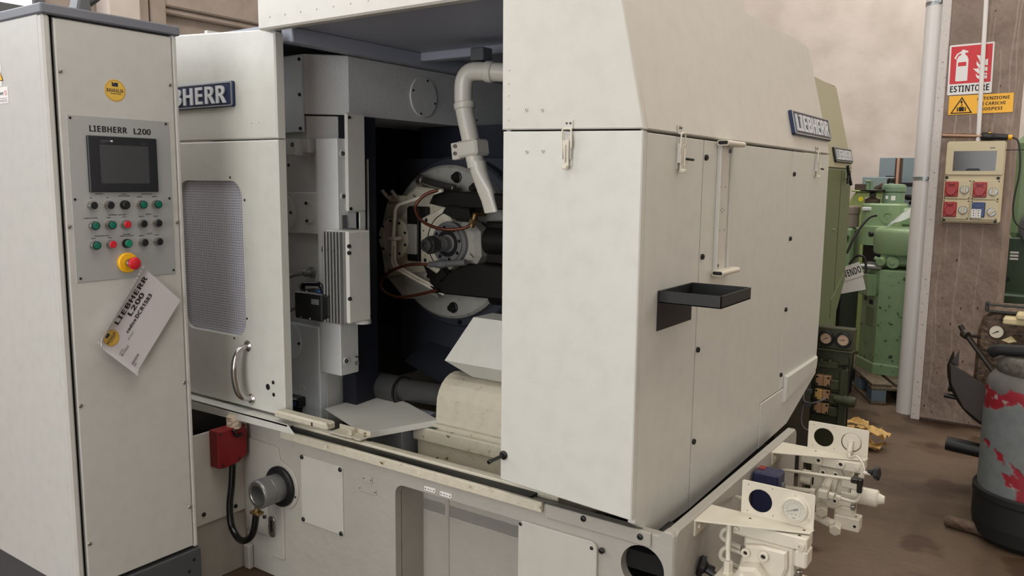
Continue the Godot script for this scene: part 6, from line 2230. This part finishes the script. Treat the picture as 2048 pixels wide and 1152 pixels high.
# ------------------------------------------------------------ pale green machines at the back
func green_machines() -> void:
	var up := Vector3(0, 1, 0)
	# pallet
	var t := thing("wooden_pallet", "worn wooden pallet with a blue block under the pale green machine", "pallet", Vector3(-1.1, 0, -6.3))
	var R := Transform3D(Basis(up, deg_to_rad(25.0)), Vector3(-1.02, 0, -5.84))
	var st := sb()
	for i in 5:
		st = sb()
		box(st, Vector3(0.005 + i * 0.16, 0.118, -0.86), Vector3(0.14 + i * 0.16, 0.140, -0.03 - 0.02 * (i % 2)), 0.003, R)
		obj("board", st, M.wood, t)
	for z in [-0.12, -0.47, -0.84]:
		st = sb()
		box(st, Vector3(0.0, 0.098, z), Vector3(0.78, 0.118, z + 0.11), 0.003, R)
		obj("stringer", st, M.wood, t)
	for x in [0.0, 0.33, 0.68]:
		st = sb()
		box(st, Vector3(x, 0.0, -0.86), Vector3(x + 0.10, 0.02, -0.0), 0.003, R)
		obj("runner", st, M.wood, t)
		for z in [-0.14, -0.48, -0.86]:
			st = sb()
			box(st, Vector3(x + 0.002, 0.02, z), Vector3(x + 0.098, 0.098, z + 0.13), 0.003, R)
			obj("block", st, M.blue_block if x == 0.0 else M.wood, t)
	# bench drill like machine on it
	t = thing("green_machine", "pale green column machine with chipped paint, switch box and belt housing on a pallet", "machine", Vector3(-1.05, 0.14, -6.35))
	st = sb()
	var xz := Transform3D(Basis(Vector3(1, 0, 0), Vector3(0, 0, -1), up), Vector3(0, 0.90, 0))
	plate(st, poly([-1.235, 6.42, -1.085, 6.205, -0.75, 6.18, -0.72, 6.72, -1.20, 6.72]), xz, 0.68, 0.01)
	xz.origin.y = 0.22
	plate(st, poly([-1.252, 6.43, -1.088, 6.193, -0.74, 6.168, -0.71, 6.73, -1.22, 6.73]), xz, 0.08, 0.012)
	var body := obj("pedestal", st, M.chipped_green, t)
	var lf := frame(Vector3(-1.16, 0.5, -6.3125), Vector3(0.572, 0, 0.82), up)    # the face turned to the left
	st = sb()
	plate(st, rect(-0.125, 0.20, 0.085, 0.36, 0.006, 3), lf * Transform3D(Basis(), Vector3(0, 0, 0.06)), 0.06, 0.006)
	var sw := obj("switch_box", st, M.pale_green, t)
	var sf := lf * Transform3D(Basis(), Vector3(-0.05, 0.265, 0.062))
	st = sb()
	lathe(st, [0.026, -0.002, 0.044, -0.002, 0.044, 0.004, 0.030, 0.005, 0.026, 0.002], sf * Transform3D(Basis(Vector3(1, 0, 0), PI / 2), Vector3.ZERO), 28)
	obj("dial_ring", st, M.white, sw)
	st = sb()
	lathe(st, [0, 0, 0.03, 0, 0.03, 0.006, 0.018, 0.016, 0, 0.016], sf * Transform3D(Basis(Vector3(1, 0, 0), PI / 2), Vector3.ZERO), 24)
	obj("rotary_knob", st, M.black, sw)
	st = sb()
	plate(st, rect(-0.06, -0.03, 0.06, 0.11), lf * Transform3D(Basis(), Vector3(0.02, 0, 0.003)), 0.004)
	obj("rating_plate", st, M.machine_green, body)
	st = sb()
	plate(st, rect(0.0, 0.135, 0.055, 0.165), lf * Transform3D(Basis(), Vector3(0.0, 0, 0.004)), 0.004)
	obj("small_plate", st, M.ink, body)
	screw("hole", lf * Vector3(-0.07, 0.165, 0.002), lf.basis.z, 0.018, 0.003, M.black, body)
	screw("screw", lf * Vector3(-0.11, -0.03, 0.002), lf.basis.z, 0.012, 0.006, M.steel, body)
	# work head: bracket, wheel boss and drum shaped belt cover
	st = sb()
	box(st, Vector3(-1.23, 0.895, -6.50), Vector3(-1.08, 0.93, -6.21), 0.01)
	obj("bright_table", st, M.alu, t)
	st = sb()
	box(st, Vector3(-1.10, 0.93, -6.60), Vector3(-0.80, 1.02, -6.25), 0.015)
	var hd := obj("head_bracket", st, M.pale_green, t)
	st = sb()
	cyl(st, Vector3(-1.075, 0.965, -6.26), Vector3(-1.085, 0.955, -6.18), 0.032, 20, 0.006)
	cyl(st, Vector3(-1.01, 0.955, -6.26), Vector3(-1.01, 0.955, -6.215), 0.045, 24, 0.006)
	cyl(st, Vector3(-1.01, 0.955, -6.22), Vector3(-1.01, 0.955, -6.205), 0.018, 16, 0.003)
	cyl(st, Vector3(-1.11, 0.985, -6.22), Vector3(-1.12, 0.965, -6.22), 0.02, 14, 0.003)
	obj("lock_lever", st, M.pale_green, hd)
	st = sb()
	lathe(st, [0, 0, 0.232, 0, 0.24, 0.015, 0.246, 0.10, 0.243, 0.16, 0.232, 0.182, 0.20, 0.19, 0, 0.19], ax(Vector3(-0.935, 1.005, -6.42), up), 48, true)
	obj("belt_cover", st, M.pale_green, t)
	st = sb()
	lathe(st, [0, 0, 0.018, 0.002, 0.022, 0.014, 0.018, 0.026, 0, 0.028], ax(Vector3(-1.168, 1.145, -6.30), Vector3(-0.7, 0.05, 0.6)), 16)
	obj("black_knob", st, M.black, t)
	# spindle column behind
	st = sb()
	cyl(st, Vector3(-1.19, 0.90, -6.75), Vector3(-1.19, 1.06, -6.75), 0.125, 28)
	obj("dark_column", st, M.oiled, t)
	st = sb()
	lathe(st, [0, 0, 0.125, 0, 0.125, 0.14, 0.118, 0.15, 0, 0.15], ax(Vector3(-1.20, 1.045, -6.7), up), 30)
	obj("column_sleeve", st, M.pale_green, t)
	st = sb()
	var hxz := Transform3D(Basis(Vector3(1, 0, 0), Vector3(0, 0, -1), up), Vector3(0, 1.362, 0))
	plate(st, rect(-1.335, 6.62, -1.03, 6.95, 0.10, 6), hxz, 0.175, 0.012)
	box(st, Vector3(-1.10, 1.19, -6.95), Vector3(-0.80, 1.33, -6.68), 0.02)
	var gh := obj("gear_housing", st, M.pale_green, t)
	st = sb()
	lathe(st, [0.03, 0, 0.05, 0, 0.05, 0.006, 0.03, 0.006], ax(Vector3(-1.13, 1.262, -6.615), Vector3(0, 0, 1)), 22)
	obj("boss", st, M.pale_green, gh)
	st = sb()
	box(st, Vector3(-1.315, 1.305, -6.70), Vector3(-1.25, 1.332, -6.612), 0.004)
	obj("name_tab", st, M.letter_white, gh)
	st = sb()
	lathe(st, [0, 0, 0.055, 0, 0.055, 0.03, 0.02, 0.045, 0.018, 0.06, 0, 0.06], ax(Vector3(-1.272, 1.362, -6.75), up), 24)
	obj("wheel_post", st, M.brown_steel, t)
	st = sb()
	lathe(st, [0, 0.05, 0.024, 0.05, 0.022, 0.075, 0.055, 0.088, 0.092, 0.092, 0.095, 0.100, 0.09, 0.104, 0, 0.104], ax(Vector3(-1.272, 1.362, -6.75), up), 28)
	obj("hand_wheel", st, M.black, t)
	st = sb()
	lathe(st, [0, 0, 0.079, 0, 0.079, 0.115, 0.085, 0.118, 0.087, 0.15, 0.082, 0.168, 0.06, 0.175, 0, 0.176], ax(Vector3(-1.132, 1.335, -6.80), up), 32)
	var mo := obj("motor", st, M.motor_green, t)
	st = sb()
	lathe(st, [0.079, 0, 0.081, 0, 0.081, 0.005, 0.079, 0.005], ax(Vector3(-1.132, 1.446, -6.80), up), 32)
	obj("motor_joint", st, M.dark_green, mo)
	st = sb()
	box(st, Vector3(-1.135, 1.385, -6.724), Vector3(-1.105, 1.42, -6.715), 0.002)
	obj("motor_label", st, M.white, mo)
	st = sb()
	box(st, Vector3(-1.175, 1.395, -6.735), Vector3(-1.155, 1.42, -6.725), 0.002)
	obj("motor_label", st, M.white, mo)
	# clear plastic over the cover
	t = thing("plastic_film", "crumpled clear plastic film draped on the green belt cover", "plastic film", Vector3(-0.95, 1.195, -6.4))
	st = sb()
	st.set_smooth_group(1)
	var g := []
	var rng := RandomNumberGenerator.new()
	rng.seed = 12
	for i in 9:
		var row := []
		for j in 9:
			var u := i / 8.0
			var v := j / 8.0 - 0.5
			row.append(Vector3(-1.085 + u * 0.26, 1.197 + 0.24 * pow(u, 0.8) * (1.0 - 2.2 * v * v) + rng.randf() * 0.012, -6.42 + v * 0.32))
		g.append(row)
	for i in 8:
		for j in 8:
			quad(st, g[i][j], g[i][j + 1], g[i + 1][j + 1], g[i + 1][j])
	obj("film", st, M.film, t)
	# sold notice on a wire, in front of the dark gap
	t = thing("sold_notice", "white notice reading VENDO hanging askew beside the pale green pedestal", "notice", Vector3(-1.12, 0.8, -5.55))
	var nx := Transform3D(Basis(up, deg_to_rad(-8.0)) * Basis(zv(), deg_to_rad(24.0)), Vector3(-1.125, 0.93, -5.55))
	st = sb()
	plate(st, rect(-0.075, -0.032, 0.055, 0.06, 0.004, 2), nx, 0.0015)
	obj("notice_sheet", st, M.white, t)
	text("lettering", "VENDO", 0.115, 0.045, nx * Transform3D(Basis(), Vector3(-0.01, 0.012, 0)), M.ink, t, true, 0.0005)
	st = sb()
	var n2 := Transform3D(Basis(up, deg_to_rad(-6.0)) * Basis(zv(), deg_to_rad(16.0)), Vector3(-1.12, 0.865, -5.555))
	plate(st, rect(-0.10, -0.055, 0.06, 0.05, 0.004, 2), n2, 0.0015)
	obj("lower_sheet", st, M.white, t)
	st = sb()
	tube(st, smoothed([Vector3(-1.16, 0.985, -5.553), Vector3(-1.12, 1.04, -5.56), Vector3(-1.07, 1.03, -5.56), Vector3(-1.055, 0.93, -5.56)], 5), 0.008, 8)
	obj("hanging_wire", st, M.dark_steel, t)
	st = sb()
	tube(st, smoothed([Vector3(-1.19, 1.05, -5.60), Vector3(-1.15, 1.18, -5.65), Vector3(-1.10, 1.28, -5.75), Vector3(-1.06, 1.30, -5.8)], 5), 0.008, 8)
	obj("hanging_wire", st, M.dark_steel, t)
	# grey motor on a green box at the left
	t = thing("motor_unit", "dusty grey motor on a pale green gearbox behind the olive machine", "motor", Vector3(-1.42, 0, -6.8))
	st = sb()
	box(st, Vector3(-1.62, 0.0, -7.0), Vector3(-1.385, 1.165, -6.72), 0.02)
	obj("gearbox", st, M.pale_green, t)
	st = sb()
	lathe(st, [0, 0, 0.062, 0, 0.062, 0.10, 0.068, 0.105, 0.068, 0.155, 0.06, 0.165, 0, 0.166], ax(Vector3(-1.432, 1.17, -6.80), up), 26)
	obj("motor_body", st, M.dusty, t)
	st = sb()
	cyl(st, Vector3(-1.445, 1.09, -6.72), Vector3(-1.445, 1.085, -6.68), 0.025, 16, 0.005)
	obj("black_knob", st, M.black, t)
	# black box added to stand for the shade in the gap
	t = thing("gap_shade_box", "black box standing for the shade in the gap between the two green machines", "cabinet", Vector3(-1.5, 0, -5.6))
	st = sb()
	box(st, Vector3(-1.9, 0.0, -6.1), Vector3(-1.20, 0.86, -5.60), 0.01)
	obj("shade_box", st, M.black, t)
	# yellow-green machine and clutter at the wall
	t = thing("yellow_green_machine", "yellow-green machine with round yellow sticker beyond the black handwheel", "machine", Vector3(-1.45, 0, -7.6))
	st = sb()
	plate(st, poly([-1.66, 0.0, -1.30, 0.0, -1.30, 1.448, -1.56, 1.455, -1.60, 1.40, -1.64, 1.30]), front(-7.58), 0.4, 0.02)
	box(st, Vector3(-1.60, 1.44, -7.9), Vector3(-1.34, 1.456, -7.55), 0.006)
	obj("machine_body", st, M.lime_green, t)
	st = sb()
	plate(st, disc(-1.523, 1.378, 0.021, 24), front(-7.576), 0.003)
	obj("yellow_sticker", st, M.lemon, t)
	st = sb()
	plate(st, rect(-1.488, 1.372, -1.375, 1.392), front(-7.576), 0.003)
	obj("white_strip", st, M.white, t)
	st = sb()
	cyl(st, Vector3(-1.475, 1.45, -7.6), Vector3(-1.475, 1.525, -7.6), 0.016, 12)
	cyl(st, Vector3(-1.445, 1.45, -7.6), Vector3(-1.445, 1.53, -7.6), 0.012, 12)
	box(st, Vector3(-1.50, 1.525, -7.62), Vector3(-1.455, 1.545, -7.58), 0.006)
	obj("levers", st, M.motor_green, t)
	st = sb()
	box(st, Vector3(-1.595, 1.455, -7.8), Vector3(-1.50, 1.51, -7.65), 0.004)
	obj("dark_slide", st, M.brown_steel, t)
	st = sb()
	cyl(st, Vector3(-1.42, 1.46, -7.62), Vector3(-1.35, 1.50, -7.62), 0.025, 14, 0.004)
	cyl(st, Vector3(-1.40, 1.46, -7.66), Vector3(-1.33, 1.47, -7.66), 0.018, 14, 0.004)
	obj("dark_slides", st, M.brown_steel, t)
	t = thing("steel_post", "brown steel post with a bright face rising behind the green motor", "post", Vector3(-1.225, 0, -7.5))
	st = sb()
	box(st, Vector3(-1.253, 0.0, -7.55), Vector3(-1.200, 1.73, -7.50), 0.003)
	obj("post", st, M.brown_steel, t)
	st = sb()
	box(st, Vector3(-1.240, 1.2, -7.499), Vector3(-1.219, 1.728, -7.496), 0.001)
	obj("bright_face", st, M.copper_pink, t)
	st = sb()
	cyl(st, Vector3(-1.32, 1.575, -7.5), Vector3(-1.25, 1.575, -7.5), 0.005, 8)
	cyl(st, Vector3(-1.27, 1.52, -7.5), Vector3(-1.27, 1.56, -7.5), 0.03, 16, 0.005)
	cyl(st, Vector3(-1.30, 1.51, -7.5), Vector3(-1.30, 1.55, -7.5), 0.008, 10)
	obj("slide_fittings", st, M.dark_steel, t)
	t = thing("blue_grey_panel", "blue-grey sheet metal panel standing against the back wall", "panel", Vector3(-1.25, 0, -8.2))
	st = sb()
	plate(st, poly([-1.50, 0.0, -1.0, 0.0, -1.0, 1.755, -1.505, 1.755]), front(-8.2), 0.05, 0.004)
	obj("panel_sheet", st, M.blue_grey, t)
	st = sb()
	box(st, Vector3(-1.60, 0.0, -8.1), Vector3(-1.30, 1.575, -7.98), 0.006)
	obj("low_cabinet", st, M.blue_grey, t)
	t = thing("dark_tool_rack", "dark shelf of small tools and parts beside the downpipe", "tool rack", Vector3(-1.02, 0, -7.4))
	st = sb()
	box(st, Vector3(-1.16, 0.0, -7.7), Vector3(-0.80, 1.30, -7.35), 0.01)
	obj("rack_body", st, M.brown_steel, t)
	st = sb()
	box(st, Vector3(-1.19, 1.49, -7.6), Vector3(-0.80, 1.525, -7.45), 0.003)
	box(st, Vector3(-1.19, 1.40, -7.6), Vector3(-0.80, 1.42, -7.45), 0.003)
	obj("shelf", st, M.oiled, t)
	rng.seed = 3
	for i in 9:
		st = sb()
		var x := -1.16 + rng.randf() * 0.16
		var y := 1.31 + (i % 3) * 0.045
		cyl(st, Vector3(x, y, -7.4), Vector3(x + 0.05, y + 0.012 * (i % 2), -7.38), 0.012 + rng.randf() * 0.01, 12, 0.003)
		obj("tool_part", st, M.dark_steel if i % 2 else M.oiled, t)
	# machine at the right of the pillar
	t = thing("right_green_machine", "green machine with a round black guard at the pillar's right", "machine", Vector3(0.0, 0, -6.6))
	st = sb()
	box(st, Vector3(-0.42, 0.0, -7.2), Vector3(0.5, 1.12, -6.6), 0.03)
	box(st, Vector3(-0.36, 1.12, -7.1), Vector3(0.45, 1.86, -6.62), 0.06)
	obj("machine_body", st, M.pale_green, t)
	st = sb()
	box(st, Vector3(-0.34, 0.70, -6.6), Vector3(0.45, 0.77, -6.4), 0.012)
	box(st, Vector3(-0.36, 0.75, -6.62), Vector3(0.45, 1.15, -6.56), 0.01)
	var ap := obj("apron", st, M.dark_green, t)
	st = sb()
	for i in 3:
		box(st, Vector3(-0.32, 0.995 + i * 0.022, -6.56), Vector3(-0.27, 1.008 + i * 0.022, -6.555))
	obj("white_mark", st, M.white, ap)
	screw("hole", Vector3(-0.33, 0.86, -6.56), Vector3(0, 0, 1), 0.025, 0.003, M.black, ap)
	st = sb()
	lathe(st, [0, 0, 0.16, 0, 0.165, 0.02, 0.15, 0.05, 0.05, 0.075, 0, 0.075], ax(Vector3(-0.12, 1.22, -6.55), Vector3(0, 0, 1)), 36)
	obj("round_guard", st, M.frame_grey, t)

# ------------------------------------------------------------ peeling gas cylinder trolley at the lower right
func gas_cylinder() -> void:
	var t := thing("peeling_cylinder", "upright steel cylinder with peeling grey and red paint in a black tub", "cylinder", Vector3(-0.02, 0, -3.95))
	var C := Vector3(-0.02, 0, -3.95)
	# body: vertex colours are the coats of paint that are left
	var st := sb()
	st.set_smooth_group(1)
	var a := FastNoiseLite.new()
	a.seed = 15
	a.frequency = 5.0
	a.fractal_octaves = 4
	var b := FastNoiseLite.new()
	b.seed = 16
	b.frequency = 22.0
	b.fractal_octaves = 3
	var prof := func(h: float) -> float:
		if h > 0.66:
			var f := (h - 0.66) / 0.10
			return 0.218 * sqrt(maxf(0.0, 1.0 - f * f * 0.62))
		return 0.218
	var nr := 110
	var na := 150
	var vert := func(i: int, k: int) -> Array:
		var h := 0.20 + 0.56 * i / nr
		var ang := PI * 0.35 + TAU * k / na
		var d := Vector3(cos(ang), 0, sin(ang))
		var r: float = prof.call(h)
		var p := d * 0.22 + Vector3(0, h, 0)
		var q := a.get_noise_3dv(p * 1.0)
		var s := b.get_noise_3dv(p)
		var grey_coat := h < 0.60 + q * 0.13
		if h < 0.33 + 0.05 * cos(ang * 3.0) + q * 0.10 and h > 0.20 and cos(ang - 1.55) > 0.86 + q * 0.3:
			grey_coat = false
		if q > 0.30 and absf(h - 0.36) < 0.08:
			grey_coat = false
		var col := Color(0.17, 0.185, 0.185) if grey_coat else Color(0.27, 0.02, 0.03)
		if h > 0.672 + q * 0.05:
			col = Color(0.13, 0.12, 0.115)
		elif not grey_coat and s > 0.42:
			col = Color(0.30, 0.27, 0.26)
		if grey_coat:
			r += 0.0018
		col = col * (0.92 + 0.16 * s)
		col.a = 1.0
		return [C + d * r + Vector3(0, h, 0), col]
	var grid := []
	for i in nr + 1:
		var row := []
		for k in na:
			row.append(vert.call(i, k))
		grid.append(row)
	for i in nr:
		for k in na:
			var l := (k + 1) % na
			for q in [[i, k], [i, l], [i + 1, l], [i, k], [i + 1, l], [i + 1, k]]:
				var g = grid[q[0]][q[1]]
				st.set_color(g[1])
				st.add_vertex(g[0] - O)
	obj("cylinder_body", st, M.peeling, t)
	st = sb()
	lathe(st, [0, 0.005, 0.19, 0.0, 0.222, 0.03, 0.232, 0.09, 0.232, 0.19, 0.236, 0.20, 0.236, 0.225, 0.226, 0.232, 0.212, 0.22, 0.212, 0.18], ax(C, Vector3(0, 1, 0)), 56)
	obj("black_tub", st, M.rubber, t)
	st = sb()
	lathe(st, [0, 0, 0.13, 0, 0.17, 0.015, 0.187, 0.04, 0.185, 0.08, 0.16, 0.10, 0, 0.105], ax(C + Vector3(0.0, 0.695, 0.0), Vector3(0, 1, 0)), 36, true)
	obj("valve_collar", st, M.dusty_grey, t)
	st = sb()
	tube(st, bent([Vector3(-0.225, 0.80, -3.92), Vector3(-0.20, 0.818, -3.90), Vector3(0.25, 0.845, -3.88)], 0.02, 4), 0.024, 14)
	obj("hose", st, M.rubber, t)
	st = sb()
	cyl(st, Vector3(-0.340, 0.03, -3.90), Vector3(-0.17, 0.03, -3.86), 0.026, 20)
	obj("fork_tube", st, M.rusty, t)
	st = sb()
	cyl(st, Vector3(-0.3395, 0.03, -3.90), Vector3(-0.3405, 0.03, -3.9002), 0.021, 16)
	obj("tube_hollow", st, M.black, t)
	# rusty machine behind it
	t = thing("rusty_machine", "rusty brown machine with round gauge and curved fender behind the peeling cylinder", "machine", Vector3(-0.1, 0, -4.4))
	st = sb()
	plate(st, poly([-0.20, 0.10, 0.35, 0.10, 0.35, 0.93, -0.255, 0.922, -0.295, 0.895, -0.312, 0.83, -0.315, 0.55, -0.20, 0.42]), front(-4.32), 0.35, 0.015)
	obj("machine_body", st, M.rusty, t)
	st = sb()
	for q in [[0.924, 0.94], [0.955, 0.962]]:
		box(st, Vector3(-0.285, q[0] - 0.006, -4.34), Vector3(0.3, q[0] + 0.002, -4.30), 0.002)
	box(st, Vector3(-0.29, 0.925, -4.345), Vector3(-0.275, 0.965, -4.30), 0.002)
	obj("top_tray", st, M.oiled, t)
	var gx := Vector3(-0.236, 0.828, -4.32)
	st = sb()
	lathe(st, [0, 0, 0.034, 0, 0.034, 0.012, 0.030, 0.014, 0.029, 0.010, 0, 0.010], ax(gx, Vector3(0, 0, 1)), 28)
	var g2 := obj("pressure_gauge", st, M.brown_steel, t)
	st = sb()
	plate(st, disc(gx.x, gx.y, 0.0285, 26), front(gx.z + 0.0112), 0.001)
	obj("dial", st, M.dial, g2)
	st = sb()
	plate(st, poly([-0.020, -0.001, 0.010, -0.003, 0.010, 0.003, -0.020, 0.001]), Transform3D(Basis(zv(), 0.5), gx + Vector3(0, 0, 0.013)), 0.0006)
	obj("needle", st, M.ink, g2)
	# curved fender
	st = sb()
	st.set_smooth_group(1)
	var n := 14
	for side_ in 2:
		for i in n:
			for j in 5:
				var f := func(ii: int, jj: int) -> Vector3:
					var ang := deg_to_rad(180.0 + 82.0 * ii / n)
					var rad := 0.30 + (0.004 if side_ else 0.0)
					return Vector3(-0.105 + rad * cos(ang) * 1.02, 0.70 + rad * sin(ang) - (jj * 0.006) - 0.10 * ii / n * (0.0), -4.42 + jj * 0.045)
				if side_:
					quad(st, f.call(i, j), f.call(i, j + 1), f.call(i + 1, j + 1), f.call(i + 1, j))
				else:
					quad(st, f.call(i + 1, j), f.call(i + 1, j + 1), f.call(i, j + 1), f.call(i, j))
	obj("fender", st, M.fender_brown, t)
	st = sb()
	plate(st, poly([-0.405, 0.675, -0.19, 0.56, -0.16, 0.40, -0.26, 0.415, -0.335, 0.47, -0.395, 0.58]), front(-4.20), 0.012, 0.003)
	obj("fender_side", st, M.fender_brown, t)
	st = sb()
	plate(st, poly([-0.405, 0.67, -0.375, 0.735, -0.375, 0.65]), front(-4.26), 0.006)
	obj("fender_tip", st, M.fender_brown, t)
	st = sb()
	tube(st, [Vector3(-0.385, 0.845, -4.30), Vector3(-0.37, 0.82, -4.30), Vector3(-0.215, 0.63, -4.26)], 0.012, 10)
	tube(st, [Vector3(-0.355, 0.80, -4.30), Vector3(-0.30, 0.795, -4.33)], 0.009, 10)
	cyl(st, Vector3(-0.37, 0.81, -4.30), Vector3(-0.35, 0.80, -4.28), 0.02, 14, 0.003)
	obj("lever", st, M.fender_brown, t)
	st = sb()
	cyl(st, Vector3(-0.40, 0.262, -4.30), Vector3(-0.20, 0.255, -4.28), 0.034, 20)
	obj("black_tube", st, M.black, t)
	st = sb()
	cyl(st, Vector3(-0.43, 0.49, -4.33), Vector3(-0.36, 0.485, -4.33), 0.012, 12)
	obj("black_tube", st, M.black, t)
	st = sb()
	cyl(st, Vector3(-0.415, 0.535, -4.33), Vector3(-0.36, 0.535, -4.33), 0.024, 16)
	obj("black_tube", st, M.black, t)
	st = sb()
	cyl(st, Vector3(-0.10, 0.0, -4.6), Vector3(0.06, 0.0, -4.6) + Vector3(0, 0.001, 0), 0.09, 20)
	obj("machine_foot", st, M.black, t)
	# pale slabs stacked on it
	var k := 0
	for q in [[-0.21, 0.880, -4.28, 0.35, 0.030], [-0.160, 0.912, -4.24, 0.35, 0.024], [-0.128, 0.936, -4.22, 0.35, 0.034]]:
		t = thing("foam_slab", ["pale foam slab, lowest of the three on the rusty machine", "pale foam slab between two others on the rusty machine", "pale foam slab, topmost on the rusty machine"][k], "foam slab", Vector3(q[0] + 0.15, q[1], q[2]), "foam slabs on the rusty machine")
		st = sb()
		box(st, Vector3(q[0], q[1], q[2] - 0.10), Vector3(q[0] + q[3], q[1] + q[4], q[2] + 0.06), 0.006)
		obj("slab", st, M.foam, t)
		k += 1
	t = thing("paper_scrap", "small crumpled yellow paper beside the round rusty gauge", "paper", Vector3(-0.17, 0.80, -4.28))
	st = sb()
	st.set_smooth_group(-1)
	var pts := [Vector3(-0.21, 0.80, -4.26), Vector3(-0.175, 0.822, -4.27), Vector3(-0.15, 0.802, -4.25), Vector3(-0.18, 0.797, -4.22), Vector3(-0.185, 0.79, -4.30)]
	for i in 4:
		var j := (i + 1) % 4
		tri(st, pts[4], pts[j], pts[i])
	tri(st, pts[0], pts[3], pts[1])
	tri(st, pts[1], pts[3], pts[2])
	obj("paper", st, M.foam, t)

func up_y() -> Vector3:
	return Vector3(0, 1, 0)
